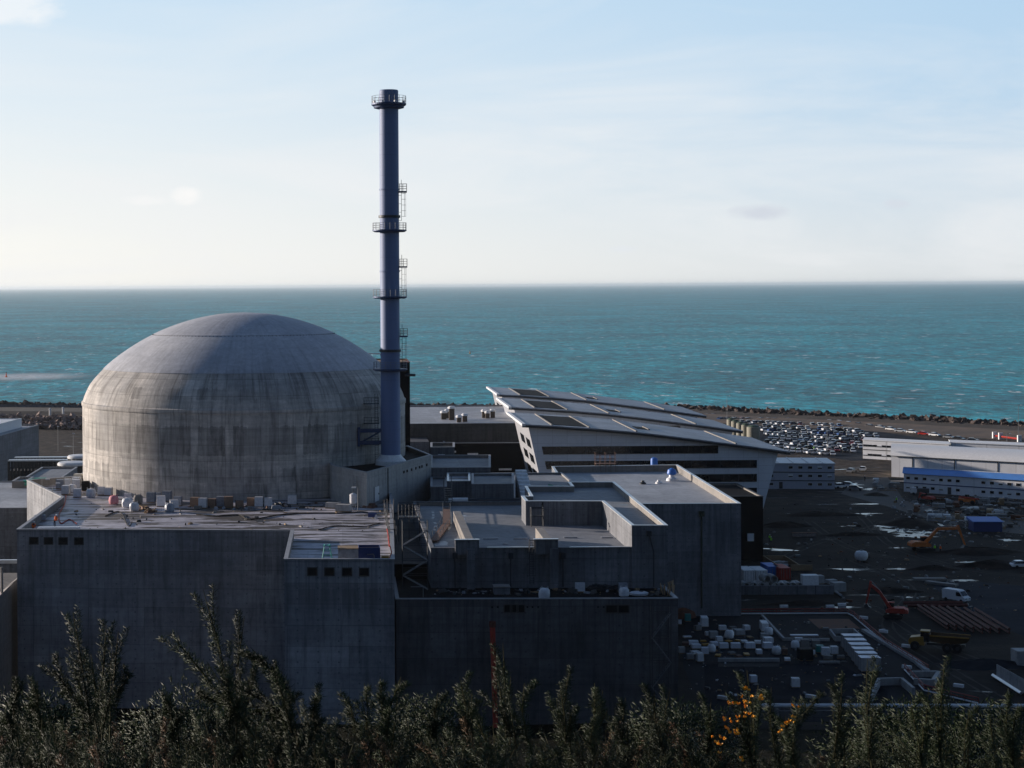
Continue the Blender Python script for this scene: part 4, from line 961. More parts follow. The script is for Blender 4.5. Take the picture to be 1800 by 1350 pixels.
# ================================================================ cars
CARC = {'silver': (.62, .64, .67), 'white': (.78, .79, .80), 'grey': (.16, .17, .19), 'black': (.02, .022, .026), 'blue': (.03, .09, .28), 'dark red': (.30, .02, .02), 'red': (.55, .03, .02)}
CARW = ['silver'] * 9 + ['white'] * 15 + ['grey'] * 5 + ['black'] * 4 + ['blue'] * 2 + ['dark red']
m_tyre = m_rubber
def car_mesh(colname, col, van=False):
    m = bpy.data.materials.get('car_paint_' + colname.replace(' ', '_'))
    if m is None:
        m, nt, b = mat('car_paint_' + colname.replace(' ', '_')); b.inputs['Base Color'].default_value = (*col, 1); b.inputs['Roughness'].default_value = .28
        b.inputs['Coat Weight'].default_value = .6
    mb = MB(); L, Wd = 4.3, 1.75
    side = [(-2.15, .35), (2.15, .35), (2.18, .62), (1.95, .80), (1.05, .92), (-1.95, .95), (-2.12, .80)]
    n = len(side)
    vs = [(x, y * Wd / 2, z) for y in (-1, 1) for x, z in side]
    mb.add(vs, [tuple(range(n)), tuple(range(n, 2 * n))[::-1]] + [((i + 1) % n, i, n + i, n + (i + 1) % n) for i in range(n)], 0)
    # glasshouse
    b0 = [(1.10, .90), (-1.85, .93)]; t0 = [(.35, 1.42), (-1.25, 1.44)]
    vs = [(1.12, -.84, .90), (-1.88, -.84, .93), (-1.88, .84, .93), (1.12, .84, .90), (.35, -.66, 1.42), (-1.3, -.66, 1.44), (-1.3, .66, 1.44), (.35, .66, 1.42)]
    mb.add(vs, [(0, 4, 5, 1)[::-1], (1, 5, 6, 2)[::-1], (2, 6, 7, 3)[::-1], (3, 7, 4, 0)[::-1]], 1)
    mb.add([(.42, -.70, 1.41), (-1.38, -.70, 1.43), (-1.38, .70, 1.43), (.42, .70, 1.41), (.2, -.6, 1.49), (-1.1, -.6, 1.5), (-1.1, .6, 1.5), (.2, .6, 1.49)],
           [(0, 4, 5, 1)[::-1], (1, 5, 6, 2)[::-1], (2, 6, 7, 3)[::-1], (3, 7, 4, 0)[::-1], (4, 7, 6, 5)[::-1]], 0)
    for x in (1.35, -1.3):
        for y in (-.80, .80):
            mb.bar((x, y - .12, .32), (x, y + .12, .32), .33, 12, 2)
    mb.box(2.1, 2.2, -.75, -.4, .62, .75, 3); mb.box(2.1, 2.2, .4, .75, .62, .75, 3)
    me = bpy.data.meshes.new('parked_car'); me.from_pydata(mb.v, [], mb.f)
    for q in (m, m_glass, m_tyre, m_offwhite): me.materials.append(q)
    me.polygons.foreach_set('material_index', mb.m); me.update(); return me
CM = {k: car_mesh(k, v) for k, v in CARC.items()}
def put_car(x, y, a, colname, label, group=None):
    o = bpy.data.objects.new('parked_car', CM[colname]); COL.objects.link(o); o.location = (x, y, .02); o.rotation_euler = (0, 0, a); o.scale = (1.12, 1.12, 1.12)
    return tag(o, label, 'car', group)
crr = random.Random(21); ncar = 0
rows = [((1228, 733), (1345, 734)), ((1262, 739), (1405, 741)), ((1300, 744), (1480, 751)), ((1318, 750), (1515, 760)), ((1330, 757), (1545, 769)), ((1340, 764), (1570, 779)),
        ((1350, 771), (1575, 788)), ((1345, 779), (1520, 789)), ((1350, 786), (1505, 796)), ((1375, 794), (1470, 801))]
for r_, (a, b_) in enumerate(rows):
    (xa, ya), (xb_, yb_) = G(*a), G(*b_)
    if r_ == 0: ya += 2
    L = math.hypot(xb_ - xa, yb_ - ya); k = int(L / 2.95); ang = math.atan2(yb_ - ya, xb_ - xa); cnt = 0
    for i in range(k):
        if crr.random() < .10: continue
        f = (i + .5) / k; cnt += 1; c = crr.choice(CARW)
        if r_ == 6 and i == 13: c = 'red'
        put_car(xa + (xb_ - xa) * f + crr.uniform(-.3, .3), ya + (yb_ - ya) * f + crr.uniform(-.6, .6), ang + (PI / 2 if crr.random() < .5 else -PI / 2) * .62 + crr.uniform(-.06, .06), c,
                '%s car, %s from the left, %s car park row from the sea' % (c, (ORD[cnt - 1] if cnt <= len(ORD) else 'last'), ORD[r_]), 'cars in the car park behind the office wings')
        ncar += 1
pts = [(1362, 735), (1383, 736), (1402, 738), (1419, 739), (1437, 741), (1460, 744), (1477, 745), (1493, 747), (1510, 749), (1530, 752), (1548, 754), (1566, 757), (1583, 760), (1603, 762), (1624, 765), (1643, 767), (1668, 771), (1686, 774), (1710, 777)]
cc = ['white', 'white', 'silver', 'white', 'silver', 'white', 'white', 'white', 'grey', 'white', 'white', 'white', 'silver', 'white', 'red', 'white', 'grey', 'black', 'grey']
for i, (p, c) in enumerate(zip(pts, cc)):
    x, y = G(*p); x2, y2 = G(*pts[min(i + 1, len(pts) - 1)]) if i < len(pts) - 1 else (x + 1, y - 1)
    put_car(x, y, math.atan2(y2 - y, x2 - x) + .45, c, '%s car, %s from the left in the single line along the sandy coast track' % (c, ORD[i]), 'cars lined along the coast track')
for i, (px, py, c, a, lab) in enumerate(((1478, 858, 'white', .2, 'white car parked at the right end of the three-storey cabins'), (1492, 856, 'silver', -.5, 'silver car next to the white one beside the three-storey cabins'),
        (1655, 790, 'silver', .4, 'silver car between the two long ribbed cabin blocks'), (1795, 998, 'white', .1, 'white car cut by the right edge of the picture on the mud'), (1503, 862, 'grey', -.3, 'grey car on the wet road right of the cabins'),
        (1517, 828, 'silver', 1.2, 'silver car by the roadside below the ribbed cabins'), (1497, 831, 'grey', .9, 'grey car parked on the track right of the cabins'))):
    put_car(*G(px, py), a, c, lab)

# silos at the end of the office roofs
m_silo = plain('silo_shell', (.24, .23, .18), .7, var=.15)
for i, (px, py) in enumerate(((1283, 762), (1291, 764), (1300, 767), (1309, 770), (1322, 772))):
    x, y = G(px + 2, py + 6); s_ = 2.6 if i == 4 else 1.8; t = thing('silo', ('beige silo with green top, %s from the left in the row behind the curved roof' % ORD[i]) if i < 4 else 'widest beige silo with green top at the right end of the row', 'silo', (x, y, 0), 'silos')
    h_ = (py + 6 - (738 + i * 3.2)) / 3200 * y
    MB().lathe([(s_, 0), (s_, h_), (s_ * .9, h_ + .2)], (x, y), 24).build('shell', m_silo, t, smooth=True)
    MB().lathe([(s_ * .98, h_), (s_ * .6, h_ + .7), (.1, h_ + .9)], (x, y), 24).build('top', plain('silo_green', (.05, .09, .05), .7) if i == 0 else bpy.data.materials['silo_green'], t)
    MB().path([(x - s_ * .7, y - s_ * .7, h_ + .2), (x - s_ * .7, y - s_ * .7, h_ + 1.4), (x + s_ * .7, y - s_ * .7, h_ + 1.4), (x + s_ * .7, y - s_ * .7, h_ + .2)], .08, 4).build('guard_rail', m_dsteel, t)

# ================================================================ site cabins
def cabins(name, label, p0, p1, depth, floors, wins, roofm, sk=0.0, wallm=m_ribbed, fh=2.75, ww=1.5, endm=None, group=None, roofh=.25, doors=(), skip=(), trim=None, z0=0, winm=None):
    (x0, y0), (x1, y1) = p0, p1; a = math.atan2(y1 - y0, x1 - x0); L = math.hypot(x1 - x0, y1 - y0)
    t = thing(name, label, 'site cabins', (x0, y0, z0), group, a)
    H = floors * fh
    def loc(mb, nm, m, par=t): return mb.build(nm, m, par, local=True)
    def bld(mb, nm, m, par=t):
        mb.v = [(x + sk * y, y, z) for x, y, z in mb.v]
        o = mb.build(nm, m, par, local=True); o['_loc'] = (0, 0, 0); return o
    bld(MB().box(0, L, 0, depth, 0, H), 'wall', wallm)
    if endm: bld(MB().box(-.06, 0.0, .02, depth - .02, .02, H - .02), 'sun_toned_end_wall', endm)  # direct sun on the left end put in as a cream skin
    bld(MB().box(-.25, L + .25, -.3, depth + .3, H + .004, H + roofh), 'roof', roofm)
    for f in range(1, floors): bld(MB().box(-.02, L + .02, -.12, -.003, f * fh - .14, f * fh + .14), 'floor_band', trim or m_dsteel)
    step = L / wins
    for f in range(floors):
        for k in range(wins):
            if (f, k) in skip: continue
            c = (k + .5) * step
            if (f, k) in doors: bld(MB().box(c - .55, c + .55, -.1, -.004, f * fh + .1, f * fh + 2.2), 'door', m_dsteel); continue
            w = bld(MB().box(c - ww / 2, c + ww / 2, -.07, -.004, f * fh + 1.05, f * fh + 2.0), 'window', winm or m_white)
            bld(MB().box(c - ww / 2 + .1, c + ww / 2 - .1, -.1, -.073, f * fh + 1.13, f * fh + (1.92 if (f * 7 + k * 3) % 4 else 1.45)), 'pane', m_glass, w)
    return t, bld, L, H
t, bld, L, H = cabins('three_storey_cabins', 'three-storey stack of pale site cabins with a white roof right of the office', G(1330, 859), G(1467, 860), 18, 3, 8, m_white, 0.0, plain('cabin_panel', (.42, .45, .53), .5, var=.05), endm=None, skip={(0, 4), (0, 3), (1, 2), (2, 2)}, doors={(0, 2)}, fh=2.65)
for k in range(5): bld(MB().box(2 + k * 4.6, 2.3 + k * 4.6, .5, 17.5, H + .26, H + .5), 'roof_joint', m_white)
t, bld, L, H = cabins('ribbed_cabins', 'long two-storey block of ribbed white cabins between car park and warehouse', G(1517, 806), G(1668, 815), 10, 2, 18, m_offwhite, -.35, endm=m_cream, fh=3.4, ww=1.9, winm=m_clad)
t, bld, L, H = cabins('ribbed_cabins_right', 'second ribbed white cabin block running out of the picture on the right', G(1672, 811), G(1900, 822), 10, 2, 22, m_offwhite, -.35, endm=m_cream, fh=3.4, ww=1.9, winm=m_clad)
bpy.context.view_layer.update()
# warehouse with a rounded roof
p0 = G(1567, 838); p1 = G(1800, 852); a = math.atan2(p1[1] - p0[1], p1[0] - p0[0])
SKW = -.33
t = thing('warehouse', 'long white warehouse with a rounded ribbed roof behind the blue-roofed cabins', 'warehouse', (p0[0], p0[1], 0), None, a)
def SK(mb):
    mb.v = [(x + SKW * y, y, z) for x, y, z in mb.v]; return mb
WL = 70; prof_ = [(0, 0), (0, 7.2)] + [(9 - 9 * math.cos(PI * k / 14), 7.2 + 3.0 * math.sin(PI * k / 14)) for k in range(1, 14)] + [(18, 7.2), (18, 0)]
mb = MB(); n = len(prof_)
mb.add([(x, y, z) for x in (0, WL) for y, z in prof_], [tuple(range(n)), tuple(range(n, 2 * n))[::-1], (0, 1, n + 1, n)[::-1], (n - 2, n - 1, 2 * n - 1, 2 * n - 2)[::-1]])
SK(mb).build('wall', m_warehouse, t, local=True)
mb = MB(); q = [(y, z + .06) for y, z in prof_[1:-1]]; q[0] = (-.4, 7.1); q[-1] = (18.4, 7.1); n = len(q)
mb.add([(x, y, z) for x in (-.3, WL + .3) for y, z in q], [(i, i + 1, n + i + 1, n + i)[::-1] for i in range(n - 1)]); o_ = SK(mb).build('roof', m_white, t, local=True, smooth=False)
SK(MB().box(0, WL, -.62, -.4, 6.9, 7.15)).build('gutter', m_dsteel, t, local=True)
for k in range(5): SK(MB().box(7 + k * 14, 7.25 + k * 14, -.12, -.003, .1, 6.8)).build('downpipe', m_dsteel, t, local=True)
mb = MB(); q2 = [(y, z) for y, z in prof_]; mb.add([(-.05, y, z) for y, z in q2], [tuple(range(len(q2)))]); SK(mb).build('sun_toned_end_panel', m_cream, t, local=True)  # cream colour stands for the sun falling on this end
# blue-roofed cabins
p0 = G(1589, 864); p1 = G(1860, 882)
t, bld, L, H = cabins('blue_roofed_cabins', 'two-storey white site cabins under a bright blue roof at the right', p0, p1, 9, 2, 18, m_navy, -.33, m_warehouse, fh=2.8, ww=1.35, endm=m_cream, roofh=.1, skip={(1, 7), (1, 8), (0, 7), (0, 8)}, doors={(0, 5)}, trim=m_navy)
mb = MB(); mb.add([(-.5, -.6, H + .12), (L + .5, -.6, H + .12), (L + .5, 4.5, H + 1.5), (-.5, 4.5, H + 1.5), (-.5, 9.6, H + .12), (L + .5, 9.6, H + .12)], [(0, 1, 2, 3), (3, 2, 5, 4), (0, 3, 4), (1, 5, 2)])
bld(mb, 'pitched_roof', plain('pale_blue_sheet_roof', (.09, .27, .66), .5, var=.12, scale=.3)); bld(MB().box(-.5, L + .5, 4.2, 4.8, H + 1.48, H + 1.62), 'ridge_cap', m_white)

# ================================================================ lamps by the road
for i, (px, py, h_) in enumerate(((1790, 772, 14), (1278, 741, 12), (1454, 800, 10), (1770, 800, 8))):
    x, y = G(px, py); simple_lamp(x, y, 0, h_, ('tall street lamp by the red barrier at the far right edge', 'tall street lamp beside the breakwater behind the silos', 'street lamp on the car park edge behind the three-storey cabins', 'short street lamp behind the warehouse at the right')[i], arm=1.2, r=.14)
t = thing('crash_barrier', 'red and white barrier beside the coast track at the far right', 'barrier', (*G(1770, 774), 0))
xa, ya = G(1748, 771); xb_, yb_ = G(1792, 777)
MB().bar((xa, ya, 1.2), (xb_, yb_, 1.2), .4, 4).build('rail', m_red, t)
for f in (0, .25, 1): MB().obox((xa + (xb_ - xa) * f, ya + (yb_ - ya) * f, 0), (1.6, 1.0, 2.8)).build('post', m_offwhite, t)

# ================================================================ containers, pipes, retaining wall
def container(px, py, z0_, m, label, w=2.44, L=6.06, h=2.6, a=PI / 2 + .06):
    x, y = G(px, py); t = thing('shipping_container', label, 'container', (x, y + L / 2, 0), 'containers beside the grey block', a - PI / 2)
    mb = MB(); mb.box(-w / 2, w / 2, -L / 2, L / 2, .12, h)
    mb.build('shell', m, t, local=True)
    mb = MB()
    for k in range(18):
        y_ = -L / 2 + .2 + k * (L - .4) / 17; mb.box(-w / 2 - .04, -w / 2 - .003, y_ - .06, y_ + .06, .25, h - .2); mb.box(w / 2 + .003, w / 2 + .04, y_ - .06, y_ + .06, .25, h - .2)
    mb.build('corrugation', m, t, local=True)
    mb = MB()
    for x_ in (-.9, -.35, .35, .9): mb.bar((x_, -L / 2 - .05, .3), (x_, -L / 2 - .05, h - .1), .04, 5)
    mb.build('door_bars', m_steel, t, local=True)
    MB().box(-w / 2 - .03, w / 2 + .03, -L / 2 - .03, L / 2 + .03, h + .003, h + .06).build('roof', m, t, local=True)
    return t
container(1316, 1024, 0, m_offwhite, 'off-white container at the left end of the row beside the grey block')
container(1338, 1024, 0, m_offwhite, 'off-white container next to the blue one')
container(1359, 1017, 0, m_blue, 'blue container between the white and the red one')
container(1379, 1020, 0, m_red, 'red container at the right end of the row')
# concrete trough / retaining wall with pipe stack
rw = thing('retaining_wall', 'long grey concrete retaining wall below the stacked pipes', 'wall', (*G(1370, 1048), 0))
(xa, ya), (xb_, yb_) = G(1272, 1046), G(1466, 1045)
MB().box(xa, xb_, ya, ya + .5, 0, 1.9).build('wall', m_mid, rw); MB().box(xa, xb_, ya + .5, ya + 12, 0, .8).build('backfill', m_dark, rw)
for k in range(1, 6): MB().box(xa + k * (xb_ - xa) / 6 - .04, xa + k * (xb_ - xa) / 6 + .04, ya - .03, ya, 0, 1.9).build('joint', m_hole, rw)
k = 0
for px in (1273, 1284, 1312, 1325, 1338, 1362, 1373, 1384, 1394, 1404):
    x, y = G(px, 1034); y = ya + 1.0; x = XZ(px, 1030, y)[0]; k += 1
    t = tag(MB().lathe([(.78, 0), (.78, 3.0), (.62, 3.0), (.62, 0), (.78, 0)], (0, 0), 20, cap=False).build('concrete_pipe', m_light, smooth=True), 'grey concrete pipe section, %s from the left along the retaining wall' % ORD[k - 1], 'pipe', 'concrete pipes along the retaining wall')
    t.rotation_euler = (-PI / 2, 0, rnd.uniform(-.3, .3)); t.location = (x, y, 1.62)
for i, px in enumerate((1349, 1361)):
    x = XZ(px, 1020, ya + 1.2)[0]
    t = tag(MB().lathe([(.85, 0), (.85, 3.0), (.68, 3.0), (.68, 0), (.85, 0)], (0, 0), 20, cap=False).build('concrete_pipe', m_light, smooth=True), ('wide concrete pipe resting on top of the row below the blue container', 'wide concrete pipe resting on top of the row below the red container')[i], 'pipe', 'concrete pipes along the retaining wall')
    t.rotation_euler = (-PI / 2, 0, .1); t.location = (x, ya + 1.4, 3.0)
def crate(x, y, z, sz, a, m, name, label, cat, group=None, slats=True, top=None):
    t = thing(name, label, cat, (x, y, z), group, a)
    MB().obox((0, 0, .14), (sz[0], sz[1], sz[2] - .14), 0, 0, 0, .97).build('load', m, t, local=True)
    mb = MB()
    for k in (-1, 0, 1): mb.box(-sz[0] / 2, sz[0] / 2, k * sz[1] * .42 - .05, k * sz[1] * .42 + .05, 0, .137)
    mb.build('pallet', m_wood, t, local=True)
    if slats:
        mb = MB()
        for f in (-.3, .3): mb.box(-sz[0] / 2 - .015, sz[0] / 2 + .015, f * sz[1] - .03, f * sz[1] + .03, .13, sz[2] + .012)
        mb.build('strap', top or m_dsteel, t, local=True)
    return t
brr = random.Random(31)
def bag(x, y, z, s, m, name, label, cat, group=None):
    """a sagging bulk bag with four lifting loops"""
    t = thing(name, label, cat, (x, y, z), group, brr.uniform(0, 1.5)); mb = MB(); q = brr
    prof_ = [(.40, 0), (.53, .12), (.56, .45), (.53, .8), (.40, .98), (.10, 1.04)]
    vs = []; n = 12
    for r_, h in prof_:
        for i in range(n):
            a = 2 * PI * i / n; k = 1 + .16 * abs(math.cos(2 * a)) * -1 + q.uniform(-.04, .04)
            vs.append((r_ * s * k * 1.15 * math.cos(a + PI / 4), r_ * s * k * 1.15 * math.sin(a + PI / 4), h * s * q.uniform(.97, 1.03)))
    mb.add(vs, [(j * n + i, j * n + (i + 1) % n, (j + 1) * n + (i + 1) % n, (j + 1) * n + i) for j in range(len(prof_) - 1) for i in range(n)] + [tuple(range((len(prof_) - 1) * n, len(prof_) * n))])
    mb.build('sack', m, t, local=True, smooth=True)
    for i in range(4):
        a = PI / 2 * i; x_, y_ = .42 * s * math.cos(a), .42 * s * math.sin(a)
        MB().path([(x_, y_ - .1, .9 * s), (x_ * 1.05, y_, 1.18 * s), (x_, y_ + .1, .9 * s)], .025, 4).build('lifting_loop', m, t, local=True)
    return t
for i, (px, py, w, d, h) in enumerate(((1423, 1035, 3.4, 2.2, 2.2), (1436, 1032, 2.6, 2.2, 1.7), (1473, 1040, 2.8, 2.0, 2.0), (1461, 1026, 2.2, 1.6, .9))):
    x, y = G(px, py); crate(x, y, .81 if i < 2 else 0, (w, d, h), .1 * i, m_light if i else m_offwhite, 'concrete_block_stack', ('pale concrete blocks stacked at the end of the pipe row', 'concrete blocks right behind the first stack with yellow on top', 'pale concrete block stack right of the retaining wall', 'small pale block pile with a red lid behind the wall')[i], 'blocks', slats=False)
x, y = G(1494, 1050); xb2, yb2 = G(1508, 1062)
tag(MB().bar((XZ(1482, 1030, y)[0], y + 6, .3), (xb2 - 1, yb2 + 8, .3), .3, 4).build('steel_beam', m_steel), 'pale straight beam lying on the mud right of the retaining wall', 'beam')
t = thing('formwork_frame', 'open timber formwork frame full of pale material behind the containers', 'formwork', (*G(1400, 990), 0))
(xa2, ya2) = G(1390, 1003); xb2 = XZ(1428, 1003, ya2)[0]
mb = MB(); mb.box(xa2, xb2, ya2, ya2 + .25, 0, 1.3); mb.box(xa2 - 3, xa2 - 2.75, ya2 + .3, ya2 + 14, 0, 1.3); mb.box(xb2 - 3, xb2 - 2.75, ya2 + .3, ya2 + 14, 0, 1.3); mb.box(xa2 - 3, xb2 - 3, ya2 + 14.1, ya2 + 14.3, 0, 1.3)
mb.build('boards', m_wood, t); mb = MB()
for k in range(9): mb.obox((brr.uniform(xa2 - 1.5, xb2 - 4), brr.uniform(ya2 + 1, ya2 + 12), .01), (2.2, 1.6, brr.uniform(.3, .9)), brr.uniform(0, 3))
mb.build('pale_filling', m_light, t)

# small tank on the mud, brick stack
x, y = G(1514, 985); t = thing('water_tank', 'round white plastic tank standing alone on the dark mud', 'tank', (x, y, 0))
MB().lathe([(.1, 0), (1.1, .1), (1.5, .8), (1.5, 1.6), (1.2, 2.1), (.3, 2.35), (.01, 2.35)], (x, y), 28).build('tank_body', m_offwhite, t, smooth=True)
MB().lathe([(.4, 2.34), (.4, 2.5), (.01, 2.52)], (x, y), 16).build('lid', m_dsteel, t)
x, y = G(1415, 944); t = thing('brick_stack', 'low pale stack of bricks on timber in the middle of the dark yard', 'brick stack', (x, y, 0))
MB().box(x - 2.9, x + 2.9, y, y + 1.4, .1, .95).build('bricks', plain('pale_brick', (.22, .19, .18), .8, var=.4, scale=3), t); MB().box(x - 3.1, x + 3.1, y - .05, y + 1.45, .953, 1.05).build('boards', m_rust, t)

# ================================================================ machines
def excavator(x, y, a, col, label, boom=((0, 1.6), (3.6, 4.6), (6.2, 4.2)), stick=(7.4, 1.0), cabside=1, sc=1.0, group=None):
    t = thing('excavator', label, 'excavator', (x, y, 0), group, a); t.scale = (sc, sc, sc)
    def B(mb, nm, m, par=t): 
        o = mb.build(nm, m, par, local=True); return o
    for s in (-1, 1):
        pr = [(-1.9, .25), (-1.6, 0), (1.6, 0), (1.9, .25), (1.9, .6), (1.55, .85), (-1.55, .85), (-1.9, .6)]
        B(MB().yprism(pr, s * 1.2 - .3, s * 1.2 + .3), 'track', m_rubber)
    B(MB().lathe([(.8, .8), (.8, 1.1)], (0, 0), 20).box(-1.2, 1.2, -.9, .9, .45, .8), 'undercarriage', m_dsteel)
    hb = MB().yprism([(-2.5, 1.15), (1.4, 1.15), (1.4, 1.7), (.6, 2.1), (-2.1, 2.25), (-2.6, 1.9)], -1.3, 1.3)
    B(hb, 'engine_house', col)
    B(MB().yprism([(-2.95, 1.2), (-2.6, 1.2), (-2.6, 2.05), (-2.9, 1.8)], -1.3, 1.3), 'counterweight', col)
    cabm = MB().yprism([(-.1, 1.7), (1.6, 1.2), (1.75, 2.0), (1.2, 3.0), (-.1, 3.0)], .35 * cabside if cabside > 0 else -1.28, 1.28 if cabside > 0 else -.35)
    c = B(cabm, 'cab', m_glass); B(MB().box(-.2, 1.3, .3 if cabside > 0 else -1.32, 1.32 if cabside > 0 else -.3, 3.0, 3.1), 'cab_roof', col, c)
    mb = MB(); w = .28
    for (xa, za), (xb, zb) in zip(boom, boom[1:]):
        d = Vector((xb - xa, zb - za)).normalized(); nn = Vector((-d.y, d.x)) * .33
        mb.yprism([(xa + .3 - nn.x, za - nn.y), (xb + .3 - nn.x * .8, zb - nn.y * .8), (xb + .3 + nn.x * .8, zb + nn.y * .8), (xa + .3 + nn.x, za + nn.y)], -w, w)
    B(mb, 'boom', col)
    bx, bz = boom[-1]; d = Vector((stick[0] - bx, stick[1] - bz)).normalized(); nn = Vector((-d.y, d.x)) * .25
    B(MB().yprism([(bx + .3 - d.x * .7 - nn.x, bz - d.y * .7 - nn.y), (stick[0] + .3 - nn.x * .6, stick[1] - nn.y * .6), (stick[0] + .3 + nn.x * .6, stick[1] + nn.y * .6), (bx + .3 - d.x * .7 + nn.x, bz - d.y * .7 + nn.y)], -.22, .22), 'stick', col)
    sx_, sz_ = stick[0] + .3, stick[1]
    B(MB().yprism([(sx_ - .2, sz_ + .1), (sx_ + .4, sz_ - .1), (sx_ + .35, sz_ - .8), (sx_ - .3, sz_ - 1.0), (sx_ - 1.0, sz_ - .7), (sx_ - .55, sz_ - .5)], -.6, .6), 'bucket', m_dsteel)
    B(MB().bar((1.2, 0, 1.6), (boom[1][0] * .62 + .3, 0, boom[1][1] * .62 + .3), .1, 8).bar((boom[1][0] + .3, 0, boom[1][1] + .35), (bx + .1, 0, bz + .75), .08, 8), 'hydraulic_rams', m_steel)
    return t
x, y = G(1622, 969); excavator(x, y, .05, m_orange, 'orange excavator reaching right over a dark trench near two workers', boom=((0, 1.6), (3.0, 4.8), (7.6, 4.9)), stick=(9.0, 1.2), sc=1.12)
x, y = G(1570, 1086); excavator(x, y, PI - .35, m_red, 'red-orange excavator by the steel frames with its boom raised to the left', boom=((0, 1.6), (2.4, 5.2), (4.2, 6.6)), stick=(5.0, 2.6), cabside=-1, sc=.95)
x, y = G(1629, 882); excavator(x, y, 2.2, m_red, 'small dark red digger in front of the blue-roofed cabins', boom=((0, 1.6), (1.8, 3.0), (2.6, 2.6)), stick=(3.1, 1.0), sc=.8)
x, y = G(1700, 886)
t = thing('telehandler', 'bright orange-red telehandler among the piles before the blue-roofed cabins', 'telehandler', (x, y, 0), None, -.35)
MB().yprism([(-2.4, .7), (2.2, .7), (2.3, 1.4), (.9, 1.6), (-2.4, 1.7)], -1.0, 1.0).build('body', m_orange, t, local=True)
MB().yprism([(-.7, 1.6), (.7, 1.6), (.6, 2.7), (-.6, 2.7)], .1, 1.0).build('cab', m_glass, t, local=True)
MB().bar((-2.3, -.4, 2.1), (3.4, -.4, 1.5), .25, 4).build('boom', m_red, t, local=True)
for wx_ in (-1.6, 1.5):
    for wy_ in (-1.1, 1.1): MB().bar((wx_, wy_ - .2, .6), (wx_, wy_ + .2, .6), .62, 16).build('wheel', m_rubber, t, local=True)
# articulated dump truck
x, y = G(1650, 1143); t = thing('dump_truck', 'mud-stained yellow articulated dump truck with a long tipping body', 'dump truck', (x, y, 0), None, PI - .42)
t.scale = (.97,) * 3
def L_(mb, nm, m, par=t): return mb.build(nm, m, par, local=True)
L_(MB().yprism([(5.0, .9), (5.2, 1.6), (4.9, 2.2), (3.4, 2.45), (2.6, 2.45), (2.4, .9)], -1.2, 1.2), 'bonnet', m_yellow)
c = L_(MB().yprism([(1.6, 1.5), (3.3, 1.5), (3.0, 3.3), (1.7, 3.3)], -.85, .85), 'cab', m_glass); L_(MB().box(1.5, 3.15, -1.0, 1.0, 3.303, 3.5), 'cab_roof', m_yellow, c)
L_(MB().box(-4.6, 2.0, -.5, .5, .95, 1.35), 'chassis', m_dsteel)
mb = MB().add([(1.3, -1.35, 1.7), (1.3, 1.35, 1.7), (1.5, 1.5, 3.0), (1.5, -1.5, 3.0), (-5.0, -1.2, 1.9), (-5.0, 1.2, 1.9), (-5.6, 1.5, 2.8), (-5.6, -1.5, 2.8), (-2, -1.1, 1.35), (-2, 1.1, 1.35)],
         [(0, 1, 2, 3), (0, 3, 7, 4, 8), (1, 9, 5, 6, 2), (0, 8, 9, 1), (8, 4, 5, 9)])
L_(mb, 'tipping_body', plain('muddy_ochre', (.10, .055, .024), .8, var=.35)); L_(MB().box(-5.4, 1.4, -1.56, -1.5, 2.7, 2.95).box(-5.4, 1.4, 1.5, 1.56, 2.7, 2.95), 'body_rim', m_yellow)
for wx_ in (4.0, -1.6, -3.4):
    for wy_ in (-1.25, 1.25):
        w = L_(MB().bar((wx_, wy_ - .3, .8), (wx_, wy_ + .3, .8), .82, 20), 'wheel', m_rubber); L_(MB().bar((wx_, wy_ - .33, .8), (wx_, wy_ + .33, .8), .35, 12), 'rim', m_dsteel, w)
# white van on asphalt, white pickup truck
x, y = G(1681, 1057); t = thing('white_van', 'white panel van alone on the dark asphalt', 'van', (x, y, 0), None, -.95)
L_(MB().yprism([(-2.7, .45), (2.7, .45), (2.75, 1.0), (2.1, 1.35), (1.35, 2.25), (.9, 2.45), (-2.6, 2.45), (-2.75, 2.2)], -.97, .97), 'body', m_white, t)
L_(MB().add([(2.12, -.85, 1.40), (2.12, .85, 1.40), (1.42, .80, 2.22), (1.42, -.80, 2.22)], [(0, 1, 2, 3)]).add([(1.75, -.985, 1.3), (1.95, -.985, 1.4), (1.35, -.985, 2.1), (.6, -.985, 2.1), (.6, -.985, 1.3)], [(0, 1, 2, 3, 4)]).add([(1.75, .985, 1.3), (1.95, .985, 1.4), (1.35, .985, 2.1), (.6, .985, 2.1), (.6, .985, 1.3)], [(4, 3, 2, 1, 0)]), 'windows', m_glass, t)
for s in (-.6, .6): L_(MB().box(2.7, 2.79, s - .2, s + .2, .8, 1.0), 'headlight', m_steel, t)
for wx_ in (-1.8, 1.8):
    for wy_ in (-.88, .88): L_(MB().bar((wx_, wy_ - .12, .36), (wx_, wy_ + .12, .36), .37, 16), 'wheel', m_rubber, t)
x, y = G(1616, 870); t = thing('tipper_truck', 'small white-cabbed tipper truck parked at the corner of the blue-roofed cabins', 'truck', (x, y, 0), None, PI - .3)
L_(MB().yprism([(.9, .6), (2.6, .6), (2.7, 1.3), (2.2, 2.3), (.9, 2.3)], -1, 1), 'cab', m_white, t); L_(MB().add([(2.72, -.8, 1.35), (2.72, .8, 1.35), (2.28, .8, 2.15), (2.28, -.8, 2.15)], [(0, 1, 2, 3)]), 'windscreen', m_glass, t)
L_(MB().box(-2.9, .7, -1.05, 1.05, .8, 2.0), 'load_bed', m_dsteel, t)
for wx_ in (-1.9, 1.7):
    for wy_ in (-.9, .9): L_(MB().bar((wx_, wy_ - .14, .42), (wx_, wy_ + .14, .42), .42, 16), 'wheel', m_rubber, t)
